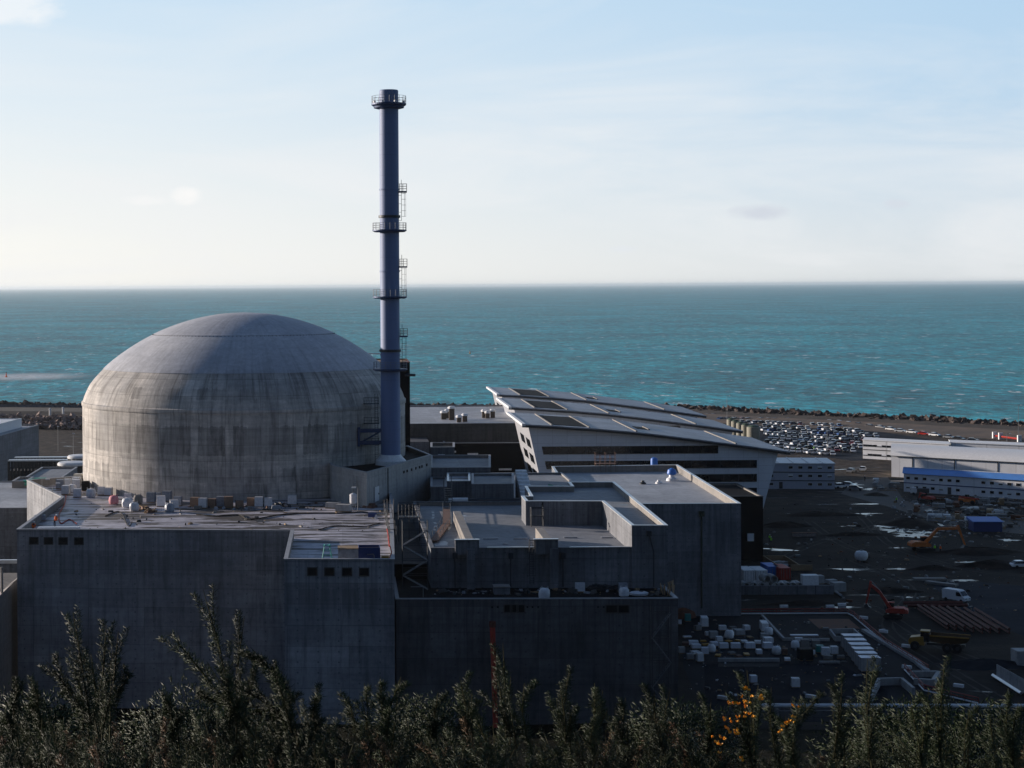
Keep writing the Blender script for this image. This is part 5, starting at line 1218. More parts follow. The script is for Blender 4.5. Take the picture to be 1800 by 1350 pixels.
# blue tarpaulined boxes
x, y = G(1731, 932); t = thing('blue_shed', 'bright blue boxy shelter on the storage ground at the right', 'shelter', (x, y, 0), None, -.08)
L_(MB().box(-3.6, 3.6, -3, 3, 0, 2.7), 'wall', m_navy, t); L_(MB().add([(-3.9, -3.3, 2.68), (3.9, -3.3, 2.68), (3.9, 3.3, 3.2), (-3.9, 3.3, 3.2), (-3.9, -3.3, 2.5), (3.9, -3.3, 2.5), (3.9, 3.3, 2.5), (-3.9, 3.3, 2.5)], [(0, 1, 2, 3), (4, 5, 1, 0), (5, 6, 2, 1), (6, 7, 3, 2), (7, 4, 0, 3)]), 'roof', m_blue, t)
# piles of stored material
pile_specs = [(m_light, 'pale stacked slabs'), (m_wood, 'bundled timber'), (m_steel, 'steel bundle'), (m_offwhite, 'white-wrapped load'), (m_dark, 'dark rubble heap'), (m_beige, 'beige block stack'), (m_rust, 'rusty steel bundle')]
where = ['just below the blue-roofed cabins', 'between the diggers and the blue shelter', 'left of the blue shelter', 'right of the blue shelter', 'along the storage ground edge']
ptsn = [(1650, 880), (1668, 884), (1682, 890), (1655, 893), (1668, 900), (1684, 903), (1695, 897), (1705, 903), (1716, 900), (1728, 897), (1742, 898), (1754, 902), (1766, 901), (1776, 906), (1690, 912), (1702, 915), (1676, 915), (1664, 923), (1690, 925), (1705, 928),
        (1716, 915), (1760, 927), (1775, 925), (1650, 912), (1636, 905), (1727, 907), (1740, 906), (1752, 912), (1788, 893), (1778, 888), (1760, 886), (1745, 884), (1730, 886), (1790, 914), (1640, 917), (1658, 932), (1600, 906), (1612, 899), (1560, 862), (1572, 858), (1548, 858), (1540, 850)]
used = {}
for i, (px, py) in enumerate(ptsn):
    x, y = G(px, py); m, d = pile_specs[brr.randrange(7)]
    w = where[0] if py < 895 else where[1] if px < 1690 and py < 912 else where[2] if px < 1715 else where[3] if px > 1750 else where[4]
    key = (d, w); used[key] = used.get(key, 0) + 1
    lab = '%s %s' % (d, w) if used[key] == 1 else '%s %s, %s from the left there' % (d, w, ORD[used[key] - 1])
    L1 = brr.uniform(2, 4.6); a = brr.choice((-.4, 1.2)) + brr.uniform(-.2, .2)
    t = thing('material_pile', lab, 'material pile', (x, y, 0), 'stored building material', a)
    mb = MB()
    for k in range(brr.randint(2, 4)):
        for j in range(brr.randint(1, 3)):
            mb.obox((brr.uniform(-.2, .2) + (j - 1) * L1 * .45, brr.uniform(-.3, .3), .15 + k * .42), (L1 * .42, brr.uniform(1.0, 1.8), .36), brr.uniform(-.12, .12))
    L_(mb, 'load', m, t); L_(MB().box(-L1 * .6, L1 * .6, -.6, -.45, 0, .14).box(-L1 * .6, L1 * .6, .45, .6, 0, .14), 'bearers', m_wood, t)

# rusty steel frames
(xa, ya), (xb_, yb_), (xc, yc) = G(1600, 1072), G(1700, 1078), G(1765, 1118)
t = thing('steel_frame_stack', 'long red-rusted steel beams and frames laid side by side on the mud', 'steel frames', (xa, yb_, 0))
vx = Vector((xc - xb_, yc - yb_, 0)); k = 0
for f in (0, .12, .25, .38, .52, .66, .82, 1.0):
    x = xa + (xb_ - xa) * f + 1.5; y = ya + (yb_ - ya) * f; d = vx * (1 - .15 * abs(f - .5))
    mb = MB(); dn = Vector((d.x, d.y, 0)).normalized()
    mb.bar((x, y, .95), (x + d.x, y + d.y, .95), .30, 4); mb.bar((x, y, .25), (x + d.x, y + d.y, .25), .22, 4)
    for g in range(9): mb.bar((x + d.x * g / 8, y + d.y * g / 8, .2), (x + d.x * min(1, (g + .5) / 8), y + d.y * min(1, (g + .5) / 8), .95), .08, 4)
    mb.build('beam', m_dred, t)
for g in (0, 1):
    x = xa; y = ya + 1.5 + 3 * g
    MB().bar((x, y, .6), (xb_ + 2, y, .6), .35, 4).build('cross_beam', m_dred, t)

# ================================================================ sunken works yard in front
YZ = 0.0
sheet('works_slab', [(1205, 1082), (1480, 1080), (1640, 1180), (1640, 1235), (1230, 1235), (1200, 1170)], m_slab, .008)
sheet('waterproofed_deck', [(1238, 1168), (1475, 1166), (1560, 1215), (1560, 1250), (1240, 1250)], m_navyroof, .014)
m_drail = plain('faded_red_rail', (.26, .028, .02), .6, var=.3)
def barrier(pts, label):
    t = thing('guard_barrier', label, 'barrier', (*G(*pts[0]), 0)); mb = MB(); rd = MB()
    P3 = [G(*p) for p in pts]
    for (x0, y0), (x1, y1) in zip(P3, P3[1:]):
        L = math.hypot(x1 - x0, y1 - y0); n = max(2, int(L / 2.5))
        rd.bar((x0, y0, 1.0), (x1, y1, 1.0), .11, 4); rd.bar((x0, y0, .55), (x1, y1, .55), .08, 4)
        mb.bar((x0, y0, .12), (x1, y1, .12), .15, 4)
        for k in range(n + 1): rd.bar((x0 + (x1 - x0) * k / n, y0 + (y1 - y0) * k / n, 0), (x0 + (x1 - x0) * k / n, y0 + (y1 - y0) * k / n, 1.1), .05, 4)
    rd.build('rails', m_drail, t); mb.build('toe_board', m_offwhite, t)
barrier([(1290, 1080), (1490, 1079), (1502, 1085)], 'red guard rail along the back edge of the works yard')
barrier([(1502, 1086), (1560, 1135), (1632, 1180)], 'red guard rail running diagonally down past the dump truck')
barrier([(1590, 1178), (1625, 1215), (1720, 1238)], 'red guard rail around the small pits at the lower right')
# kerbs and pits
def kerb(pts, label, h=.5, w=.4, m=m_light):
    t = thing('concrete_upstand', label, 'kerb', (*G(*pts[0]), 0)); P3 = [G(*p) for p in pts]; mb = MB()
    for (x0, y0), (x1, y1) in zip(P3, P3[1:]): mb.obox(((x0 + x1) / 2, (y0 + y1) / 2, 0), (math.hypot(x1 - x0, y1 - y0), w, h), math.atan2(y1 - y0, x1 - x0))
    mb.build('upstand', m, t)
kerb([(1340, 1085), (1378, 1126), (1458, 1127)], 'pale concrete upstand bending around the middle of the yard')
kerb([(1468, 1126), (1459, 1114), (1500, 1113), (1516, 1127), (1468, 1127)], 'pale square upstand around a dark pit', .9, .3)
kerb([(1262, 1163), (1370, 1163)], 'pale edge beam above the black gap in the yard', .6, .5)
kerb([(1440, 1166), (1476, 1166)], 'short pale edge beam on the black deck', .4, .4)
kerb([(1518, 1110), (1610, 1165), (1630, 1182)], 'grey concrete kerb running beside the diagonal red rail', .5, .9)
kerb([(1530, 1236), (1545, 1205), (1585, 1204), (1606, 1222)], 'pale rectangular upstand low at the right', 1.2, .5)
kerb([(1600, 1190), (1650, 1190), (1640, 1205), (1606, 1203)], 'small pale slab box beside the lower red rail', 1.0, .6)
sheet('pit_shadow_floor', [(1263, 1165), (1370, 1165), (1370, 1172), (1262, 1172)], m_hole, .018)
sheet('rust_plate', [(1420, 1088), (1492, 1088), (1512, 1105), (1440, 1105)], m_rust, .018)
# crates, pallets and packs standing in the yard
yard = [(1209, 1092, 1.1, 1.1, 1.4, m_teal, 'pale teal'), (1238, 1100, 1.3, 3.2, 1.7, m_offwhite, 'tall white'), (1254, 1122, 1.5, 1.3, 1.3, m_light, 'grey wrapped'), (1243, 1118, .7, .8, .8, m_offwhite, 'small white'),
        (1282, 1122, 1.4, 1.2, .8, m_offwhite, 'slumped white'), (1299, 1116, 1.7, 2.2, 1.0, m_light, 'flat-topped pale'), (1343, 1108, 1.3, 3.6, 1.6, m_offwhite, 'long white'), (1351, 1116, 1.3, 1.3, .9, m_offwhite, 'white domed'),
        (1344, 1122, 1.5, 1.5, .9, m_light, 'pale grey'), (1350, 1130, 1.6, 1.6, 1.0, m_offwhite, 'dusty white'), (1208, 1121, 1.5, .9, .3, m_offwhite, 'thin white'), (1219, 1134, 1.7, 1.4, .8, m_clad, 'bluish'), (1223, 1140, 1.6, 1.3, .8, m_clad, 'pale bluish'),
        (1255, 1136, 1.3, 1.2, .8, m_clad, 'light blue-white'), (1272, 1140, 1.6, 1.2, 1.0, m_clad, 'low wide'), (1293, 1140, 1.7, 1.2, 1.0, m_clad, 'low bluish-white'), (1318, 1140, 1.7, 1.3, 1.1, m_clad, 'broad white-topped'), (1349, 1140, 1.6, 1.3, 1.1, m_clad, 'white-topped grey'),
        (1365, 1150, 1.3, 1.2, 1.2, m_offwhite, 'leaning white'), (1239, 1150, 1.3, 1.2, 1.2, m_clad, 'pale wrapped'), (1251, 1146, 1.2, 1.2, 1.3, m_offwhite, 'bright white'), (1230, 1163, 1.1, 1.1, 1.5, m_offwhite, 'upright white'), (1213, 1159, 1.2, 1.2, 1.0, m_light, 'grey'),
        (1198, 1148, 1.1, 1.1, 1.1, m_light, 'dull grey'), (1398, 1140, 1.3, 1.2, 1.5, m_offwhite, 'tall rounded white'), (1415, 1139, 1.4, 1.2, 1.5, m_beige, 'brownish'), (1434, 1139, 1.4, 1.3, 1.4, m_beige, 'beige'), (1441, 1147, 1.3, 1.2, 1.3, m_teal, 'green-sided'),
        (1451, 1152, 1.4, 1.3, 1.4, m_offwhite, 'squat white'), (1466, 1150, 1.2, 1.2, 1.4, m_offwhite, 'narrow white'), (1398, 1208, 1.3, 1.2, 1.5, m_offwhite, 'solitary white'), (1324, 1200, 1.1, 1.1, 1.2, m_clad, 'half-hidden pale'), (1195, 1098, .6, .6, .9, m_offwhite, 'thin upright white')]
for i, (px, py, w, d, h, m, adj) in enumerate(yard):
    x, y = G(px, py); zone = 'near the corner of the front wall' if px < 1262 else 'in the middle of the works yard' if px < 1330 else 'by the bent concrete upstand' if px < 1380 else 'right of the upstand near the stacked blocks'
    if adj.startswith('solitary'): zone = 'alone on the black waterproofed deck'
    if 'slumped' in adj or 'domed' in adj or 'leaning' in adj or 'rounded' in adj or adj == 'bright white': bag(x, y, .02, max(w, d) * 1.05, m, 'bulk_bag', adj + ' bulk bag ' + zone, 'bulk bag', 'packs standing in the works yard')
    else: crate(x, y, .02, (w, d, h), brr.uniform(-.12, .12), m, 'wrapped_pallet', adj + ' pallet load ' + zone, 'pallet load', 'packs standing in the works yard')
more = 0
for px, py in ((1270, 1108), (1288, 1106), (1312, 1108), (1226, 1108), (1264, 1128), (1308, 1130), (1332, 1132), (1286, 1150), (1298, 1156), (1334, 1150), (1222, 1150), (1205, 1135), (1234, 1100), (1380, 1150), (1384, 1162), (1424, 1152), (1456, 1160), (1478, 1158), (1404, 1128), (1290, 1116)):
    x, y = G(px, py); more += 1
    crate(x, y, .02, (brr.uniform(.9, 1.6), brr.uniform(.9, 1.4), brr.uniform(.4, 1.1)), brr.uniform(-.5, .5), brr.choice((m_offwhite, m_clad, m_light, m_beige, m_brown)), 'wrapped_pallet', 'small pale pack among the works yard pallets, %s of the scattered ones' % ORD[more - 1], 'pallet load', 'packs standing in the works yard')
x, y = G(1415, 1160); crate(x, y, .02, (2.3, 2, 2.0), .1, m_hole, 'dark_bin', 'black square bin in the works yard below the beige pallets', 'bin', slats=False)
for i in range(5):
    x, y = G(1394 + i * 9.8, 1119); crate(x, y, .02, (1.0, .9, .35), 0, m_clad, 'flat_pack', 'flat pale slab, %s from the left in the short row behind the upstand' % ORD[i], 'slab', 'row of flat slabs', slats=False)
for r_ in range(6):
    for c_ in range(2):
        x, y = G(1489 + c_ * 17 + r_ * 6.2, 1139 + r_ * 8); crate(x, y, .02, (1.7, 2.2, 2.3), -.02, m_light, 'block_pallet', 'tall pale block pack, %s from the back in the %s column of the double row' % (ORD[r_], ('left', 'right')[c_]), 'block pack', 'double row of tall block packs', top=m_dsteel)
        MB().box(-.86, .86, -1.1, 1.1, 2.3, 2.36).build('top_sheet', m_clad, [o for o in bpy.data.objects if o.get('category') == 'block pack'][-1], local=True)
for i, (px, py, w) in enumerate(((1236, 1128, 1.0), (1242, 1134, 1.5), (1281, 1128, 1.0), (1297, 1127, .8), (1262, 1153, 1.5), (1312, 1151, 1.8), (1318, 1121, 1.3))):
    x, y = G(px, py); tag(MB().obox((x, y, .03), (w, .9, .22), .3 * i).build('yellow_board' if i < 6 else 'timber_board', m_yellow if i < 6 else m_wood), ('orange-yellow board lying among the pallets, %s from the back' % ORD[i]) if i < 6 else 'pinkish timber board beside the flat-topped pale load', 'board', 'boards among the pallets')
for i, (px, py) in enumerate(((1217, 1069), (1294, 1068), (1378, 1068), (1459, 1068), (1480, 1065), (1518, 1088), (1553, 1112), (1593, 1138), (1594, 1175), (1685, 1208), (1270, 1229), (1425, 1227))):
    x, y = G(px, py); tag(MB().obox((x, y, .02), (1.6, .5, .5), (0 if i < 5 else -.7)).build('concrete_kerb_block', m_offwhite), 'short white barrier block, %s along the edges of the works yard' % ORD[i], 'barrier block', 'white barrier blocks')
tag(MB().lathe([(2.6, 0), (2.2, 1.0), (.6, 1.7), (.1, 1.75)], G(1201, 1084), 14).build('rust_heap', m_rust), 'dull rust-red covered heap at the foot of the grey block', 'heap')
# white service pipe on trestles along the near edge
pr_ = thing('service_pipe', 'long pale pipe on low supports crossing behind the gorse at the lower right', 'pipe', (*G(1500, 1240, 2), 0))
yy = 231.0; zc = XZ(1500, 1240, yy)[1]; xs0 = XZ(1335, 1240, yy)[0]
MB().bar((xs0, yy, zc + .05), (120, yy, zc - .45), .27, 14).build('pipe', m_white, pr_, smooth=True)
MB().box(xs0, 120, yy + .35, yy + .6, zc - 2.2, zc - .75).build('bearing_wall', m_low, pr_)
for k in range(9): MB().box(xs0 + 2 + k * 8, xs0 + 2.4 + k * 8, yy - .3, yy + .3, zc - 3, zc - .35).build('support', m_mid, pr_)
# walls and slabs at the right edge
tag(MB().box(*(lambda a, b_: (a[0], a[0] + 18, a[1], a[1] + 3))(G(1788, 1172), 0), 0, 2.6).build('skip_container', m_light), 'pale container cut off by the right edge above the mesh wall', 'container')
w_ = thing('mesh_fence', 'pale panel fence running diagonally at the lower right edge', 'fence', (*G(1760, 1200), 0))
(xa, ya), (xb_, yb_) = G(1752, 1192), G(1815, 1228)
for k in range(5):
    f0, f1 = k / 5, (k + .94) / 5
    MB().obox((xa + (xb_ - xa) * (f0 + f1) / 2, ya + (yb_ - ya) * (f0 + f1) / 2, .1), (math.hypot(xb_ - xa, yb_ - ya) / 5.3, .08, 2.2), math.atan2(yb_ - ya, xb_ - xa)).build('panel', m_light, w_)
tag(MB().bar((*G(1745, 1190), .3), (*G(1795, 1222), .3), .3, 4).build('white_beam', m_cap_metal), 'straight white beam on the ground before the panel fence', 'beam')
for i, (px, py, d) in enumerate(((1655, 1028, .9), (1634, 1020, .4))):
    x, y = G(px, py); tag(MB().obox((x, y, .02), (7, 1.6, .5), -.8 + d * .0 - i * -.75).build('concrete_slab', m_beige), ('pale slab lying askew above the white van', 'grey slab pointing at the asphalt edge')[i], 'slab')

# ================================================================ people
def person(x, y, z, top, label, a=0.0, bend=0.0, trousers=m_cloth, hat=m_white):
    t = thing('person', label, 'person', (x, y, z), None, a)
    bm_v = [(-.11, 0, .05), (-.10, .02, .48), (-.09, 0, .92), (0, 0, 1.0), (.09, 0, .92), (.10, -.04, .48), (.11, -.06, .05), (0, -bend * .25, 1.25), (0, -bend * .45, 1.45 - bend * .1), (0, -bend * .5, 1.54 - bend * .12), (0, -bend * .56, 1.67 - bend * .15),
            (-.2, -bend * .42, 1.42 - bend * .1), (-.26, -.04 - bend * .4, 1.15), (-.22, -.2 - bend * .4, .95), (.2, -bend * .42, 1.42 - bend * .1), (.27, -.05 - bend * .4, 1.15), (.2, -.22 - bend * .4, .98), (-.11, -.13, .04), (.11, -.19, .04)]
    ed = [(0, 1), (1, 2), (2, 3), (3, 4), (4, 5), (5, 6), (3, 7), (7, 8), (8, 9), (9, 10), (8, 11), (11, 12), (12, 13), (8, 14), (14, 15), (15, 16), (0, 17), (6, 18)]
    rad = [.05, .065, .09, .13, .09, .065, .05, .14, .13, .055, .10, .07, .045, .035, .07, .045, .035, .04, .04]
    me = bpy.data.meshes.new('body'); me.from_pydata(bm_v, ed, []); b_ = bmesh.new(); b_.from_mesh(me); b_.verts.layers.skin.verify(); b_.to_mesh(me); b_.free(); o = bpy.data.objects.new('body', me); COL.objects.link(o); o.parent = t
    sk = o.modifiers.new('skin', 'SKIN'); sk.use_smooth_shade = True
    for i, r_ in enumerate(rad): me.skin_vertices[0].data[i].radius = (r_, r_ * .8 if i in (7, 8, 3) else r_)
    me.skin_vertices[0].data[3].use_root = True
    o.modifiers.new('sub', 'SUBSURF').levels = 1
    me.materials.append(trousers)
    L_(MB().lathe([(.19, .88), (.205, 1.1), (.22, 1.35), (.14, 1.5), (.07, 1.54)], (0, -bend * .3), 12), 'jacket', top, t)
    L_(MB().lathe([(.15, 1.68), (.13, 1.78), (.06, 1.84), (.01, 1.85)], (0, -bend * .56), 12), 'helmet', hat, t)
    for s in (-1, 1): L_(MB().bar((s * .2, -bend * .42, 1.42), (s * .265, -.04 - bend * .4, 1.14), .075, 8).bar((s * .265, -.04 - bend * .4, 1.14), (s * .21, -.21 - bend * .4, .97), .055, 8), 'sleeve', top, t)
    return t
x, y = G(85, 925, 30.4); person(x + .9, y, 30.36, m_hivo, 'worker in orange hi-vis with white helmet bending on the roof corner', a=1.2, bend=.7)
x, y = G(53, 932, 30.4); person(x, y + 2.4, 30.36 - .75, m_hivo, 'worker in orange mostly hidden by the parapet at the roof corner', a=.4, bend=1.0)
for px, py, c, lab in ((1643, 970, m_hiviz, 'worker in green hi-vis standing by the orange excavator'), (1653, 971, m_hivo, 'worker in red-orange hi-vis beside the green one at the excavator'),
        (1353, 952, m_hiviz, 'upper worker in green hi-vis right of the black clad block'), (1355.5, 956, m_hiviz, 'lower worker in green hi-vis right of the black clad block'), (1318, 971, m_hiviz, 'worker in green hi-vis beside the white notice board'),
        (1310, 972, m_hivo, 'worker in orange close to the grey block corner'), (1576, 884, m_hiviz, 'worker in green on the wet road near the red digger'), (1398, 795, m_hiviz, 'worker in yellow-green at the left of the car park edge'), (1431, 792, m_hiviz, 'worker in yellow-green at the middle of the car park edge'), (1520, 846, m_cloth, 'person in dark clothes walking on the pale road')):
    x, y = G(px, py); person(x, y, .01, c, lab, a=rnd.uniform(0, 6))
# ================================================================ things standing on the big wet roof
RZ = 30.36
rr6 = random.Random(61)
m_card = plain('brown_cardboard', (.26, .17, .12), .8, var=.2, scale=2)
m_wrap = plain('white_wrap', (.68, .69, .72), .35, var=.15, scale=3)
m_wrapg = plain('grey_wrap', (.30, .32, .36), .45, var=.25, scale=3)
wh = 'roof load'
left = [(116, 866, 'white crate'), (127, 862, 'open white bag'), (119, 853, 'white crate'), (134, 857, 'white crate'), (136, 871, 'white crate'), (149, 850, 'white crate'), (160, 871, 'half-open white bag'), (166, 859, 'tall black crate'), (178, 867, 'white crate'), (191, 868, 'white crate'),
        (106, 856, 'grey crate'), (200, 883, 'pink sack'), (156, 845, 'cream crate')]
mid = [(225, 878, 'white crate'), (224, 889, 'white bag'), (236, 895, 'open white bag'), (243, 882, 'beige bag'), (255, 893, 'brown rubbish heap'), (266, 880, 'grey crate'), (276, 878, 'dark crate'), (283, 887, 'white crate'), (294, 878, 'grey crate'), (298, 897, 'grey bag'), (306, 891, 'white crate'), (313, 886, 'dark crate'), (265, 898, 'timber heap')]
row = [(343, 887, 'cardboard crate'), (357, 890, 'white crate'), (373, 889, 'cardboard crate'), (388, 888, 'dark crate'), (402, 889, 'cardboard crate'), (421, 890, 'cardboard crate'), (441, 887, 'cardboard crate'), (455, 888, 'white crate'), (471, 888, 'white crate'), (490, 887, 'dark heap'), (514, 884, 'white crate')]
def place_load(px, py, kind, label, z=RZ):
    x, y = G(px, py + 3, z)
    if math.hypot(x - DC[0], y - DC[1]) < Rr + 1.0:
        v = Vector((x - DC[0], y - DC[1])).normalized() * (Rr + 1.1); x, y = DC[0] + v.x, DC[1] + v.y
    a = rr6.uniform(-.3, .3); s_ = rr6.uniform(.95, 1.15)
    if 'crate' in kind:
        m = m_card if 'card' in kind else m_hole if 'black' in kind else m_wrapg if 'dark' in kind or 'grey' in kind else m_cream if 'cream' in kind else m_wrap
        crate(x, y, z, (1.25 * s_, 1.2 * s_, (1.75 if 'tall' in kind else 1.45) * s_ * rr6.uniform(.85, 1.1)), a, m, 'wrapped_crate', label, 'crate', 'loads left on the wet roof')
    elif 'heap' in kind:
        t = thing('rubbish_heap', label, 'heap', (x, y, z), 'loads left on the wet roof'); mb = MB()
        for k in range(16): mb.obox((rr6.uniform(-.9, .9), rr6.uniform(-.5, .5), rr6.uniform(0, .5)), (rr6.uniform(.5, 1.5), .14, .1), rr6.uniform(0, 3), 0, rr6.uniform(-.4, .4))
        L_(mb, 'planks', m_dsteel if 'dark' in kind else m_wood, t)
        L_(MB().obox((0, 0, 0), (1.1, .9, .5), .4), 'sack', m_dsteel if 'dark' in kind else m_brown, t)
    else: bag(x, y, z, 1.3 * s_, m_pink if 'pink' in kind else m_beige if 'beige' in kind else m_wrapg if 'grey' in kind else m_wrap, 'bulk_bag', label, 'bulk bag', 'loads left on the wet roof')
for grp, w in ((left, 'in the left cluster by the dome'), (mid, 'in the middle cluster on the wet roof'), (row, 'in the spaced row along the dome foot')):
    cnt = {}
    for px, py, kind in sorted(grp): cnt[kind] = cnt.get(kind, 0) + 1
    seen = {}
    for px, py, kind in sorted(grp):
        seen[kind] = seen.get(kind, 0) + 1
        place_load(px, py, kind, '%s %s' % (kind, w) if cnt[kind] == 1 else '%s %s, %s from the left' % (kind, w, ORD[seen[kind] - 1]))
for i, (px, py, w, d, h, lab) in enumerate(((586, 893, 2.2, 1.6, .9, 'low grey concrete block at the left of the annex foot'), (604, 899, 2.3, 1.3, 1.1, 'grey concrete block in front of the annex wall'))):
    x, y = G(px, py, RZ); crate(x, y, RZ, (w, d, h), -.3, m_light, 'concrete_block', lab, 'block', slats=False)
x, y = G(621, 896, RZ); t = thing('tank_on_legs', 'small pale tank on legs beside the annex ladder', 'tank', (x, y, RZ))
L_(MB().lathe([(.1, .9), (.5, 1.0), (.55, 1.2), (.55, 2.4), (.1, 2.6)], (0, 0), 16), 'vessel', m_wrap, t, ); L_(MB().bar((-.4, 0, 0), (-.3, 0, 1.1), .05).bar((.4, 0, 0), (.3, 0, 1.1), .05).bar((0, .4, 0), (0, .3, 1.1), .05), 'legs', m_steel, t)
x, y = G(629, 899, RZ); simple_lamp(x, y, RZ, 3.6, 'slim pale lamp post on the roof in front of the annex', arm=-.6, r=.06)
x, y = G(650, 892, RZ); tag(MB().obox((x, y - .3, RZ), (1.8, 1.6, .35), -.5).obox((x, y + .2, RZ + .352), (1.6, .9, .3), -.5).build('door_steps', m_brown), 'low brown steps below the white annex door', 'steps')
def hose(name, pxs, z, r, m, label):
    P_ = [G(a, b_, z) for a, b_ in pxs]; pts = []
    for i in range(len(P_) - 1):
        p0, p1, p2, p3 = P_[max(0, i - 1)], P_[i], P_[i + 1], P_[min(len(P_) - 1, i + 2)]
        for k in range(6):
            t_ = k / 6
            pts.append(tuple(.5 * (2 * p1[j] + (p2[j] - p0[j]) * t_ + (2 * p0[j] - 5 * p1[j] + 4 * p2[j] - p3[j]) * t_ ** 2 + (3 * p1[j] - p0[j] - 3 * p2[j] + p3[j]) * t_ ** 3) for j in (0, 1)) + (z + r,))
    pts.append((*P_[-1], z + r)); return tag(MB().path(pts, r, 6).build(name, m), label, 'hose')
hose('cable', [(345, 905), (380, 908), (420, 906), (440, 914), (500, 905), (560, 903), (600, 903), (640, 901), (662, 908)], RZ, .10, m_hole, 'thick black cable snaking across the wet roof to the annex')
hose('cable', [(560, 932), (590, 925), (640, 926), (668, 920)], RZ, .07, m_hole, 'thinner black cable on the roof nearer the right parapet')
hose('red_hose', [(116, 872), (113, 888), (104, 905), (107, 921), (122, 914), (135, 922)], RZ, .09, m_red, 'red hose curling on the roof inside the left parapet')
hose('cable', [(185, 908), (210, 900), (225, 925), (232, 918)], RZ, .07, m_hole, 'short dark cable tangle near the front left of the roof')
x, y = G(654, 911, RZ); t = thing('pump', 'small dark blue pump with white stand by the black cable', 'pump', (x, y, RZ)); L_(MB().obox((0, 0, .2), (1.2, .7, .6)).bar((-.6, 0, .5), (.7, 0, .5), .28, 10), 'motor', m_navy, t); L_(MB().obox((.6, -.5, 0), (.5, .3, .6), 0, 0, 0, .5), 'stand', m_wrap, t)
# trestle, box, blue container on the projecting roof
x, y = G(575, 981, RZ); y = 225.0; x = XZ(575, 981, y)[0]
t = thing('teal_trestle', 'teal steel A-frame trestle on the projecting roof', 'trestle', (x, y, RZ)); mb = MB()
for sy in (-.6, .6):
    for sx_ in (-1, 1): mb.bar((sx_ * .75, sy, 0), (sx_ * .3, sy, 2.6), .06, 4)
    for f in (.25, .5, .75): mb.bar((-.75 + .45 * f, sy, 2.6 * f), (.75 - .45 * f, sy, 2.6 * f), .045, 4)
mb.bar((-.3, -.6, 2.6), (-.3, .6, 2.6), .05, 4); mb.bar((.3, -.6, 2.6), (.3, .6, 2.6), .05, 4); mb.box(-.5, .5, -.65, .65, 2.5, 2.58); L_(mb, 'frame', m_teal, t)
y = 225.3; x = XZ(612, 975, y)[0]; t = thing('site_box', 'pale grey box cabin with a timber lid beside the blue container', 'box', (x, y, RZ))
L_(MB().box(-1.25, 1.25, -.8, 1.6, 0, 2.1), 'wall', m_wrapg, t); L_(MB().box(-1.3, 1.3, -.85, 1.65, 2.1, 2.22), 'lid', m_wood, t)
x = XZ(649, 975, y)[0]; t = thing('blue_skip', 'open dark blue container with a rusty interior on the projecting roof', 'container', (x, y, RZ))
L_(MB().box(-1.35, 1.35, -.8, -.7, 0, 2.3).box(-1.35, 1.35, 1.5, 1.6, 0, 2.3).box(-1.35, -1.25, -.69, 1.49, 0, 2.3).box(1.25, 1.35, -.69, 1.49, 0, 2.3), 'shell', m_navy, t); L_(MB().box(-1.24, 1.24, -.69, 1.49, 0, 2.05), 'rusty_inside', m_rust, t)
L_(MB().path([(-.3, -.95, 1.5), (.5, -.95, 1.5), (.6, -.95, 1.3), (.6, -.95, .2)], .05, 5), 'pipe_rail', m_steel, t)
x = XZ(677, 975, y)[0]; t = thing('generator', 'small yellow and red machine at the right parapet', 'machine', (x, y, RZ)); L_(MB().obox((0, 0, .25), (.9, .7, .9)), 'housing', m_yellow, t); L_(MB().bar((-.5, 0, .2), (.5, 0, .2), .2, 8), 'wheels', m_rubber, t); L_(MB().path([(.5, -.2, .8), (.8, -.2, 1.6), (.6, -.2, 2.4)], .07, 5), 'hose', m_red, t)
tag(MB().obox((XZ(535, 975, 226)[0], 226.2, RZ), (2.2, .5, .12), .5).obox((XZ(545, 975, 227)[0], 227.2, RZ), (2.4, .12, .5), -.4).obox((XZ(553, 975, 227)[0], 226.9, RZ), (2.8, .2, .12), -.9).build('scrap_timber', m_dsteel), 'dark scrap timber left of the teal trestle', 'scrap')
t = thing('roof_ladder_scaffold', 'tube scaffold ladder standing against the right parapet of the wet roof', 'scaffold', (7.2, 255, RZ)); mb = MB()
for y in (244, 250, 256, 262, 268, 274):
    for x in (6.3, 7.2): mb.bar((x, y, RZ), (x, y, RZ + (2.4 if y != 256 else 4.6)), .05, 4)
    mb.bar((6.3, y, RZ + 1.9), (7.2, y, RZ + 1.9), .04, 4)
for z in (1.0, 1.9): mb.bar((6.3, 244, RZ + z), (6.3, 274, RZ + z), .045, 4)
mb.build('frame', m_dsteel, t); MB().path([(6.15, 240, RZ + .2), (6.1, 246, RZ + 1.3), (6.15, 252, RZ + .9)], .08, 5).build('red_hose', m_red, t)
x0, y0 = G(64, 931, 31.5); x1, _ = G(137, 931, 31.5)
t = thing('panel_stack', 'long low stack of white panels lying along the front left parapet', 'panel stack', (x0, y0 + 1.5, RZ))
MB().box(x0, x1, y0 + .7, y0 + 2.1, RZ, 31.60).build('panels', m_wrap, t); MB().box(x0, x1, y0 + 1.0, y0 + 1.8, 31.603, 31.68).build('top_sheet', m_wrap, t)
x, y = G(70, 916, RZ); crate(x, y, RZ, (1.7, 1.0, .9), .2, m_wrapg, 'grey_box', 'grey flat box behind the workers at the roof corner', 'box', slats=False)
x, y = G(62, 851, 30.5); MBx = MB()
for k in range(6): MBx.obox((x + rr6.uniform(-1.2, 1.2), y + rr6.uniform(-.3, .5), RZ + .2 * k), (2.0, 1.0, .25), rr6.uniform(-.2, .2))
tag(MBx.build('tarpaulin', m_green), 'bright green tarpaulin bundle behind the sunlit parapet wedge', 'tarpaulin')
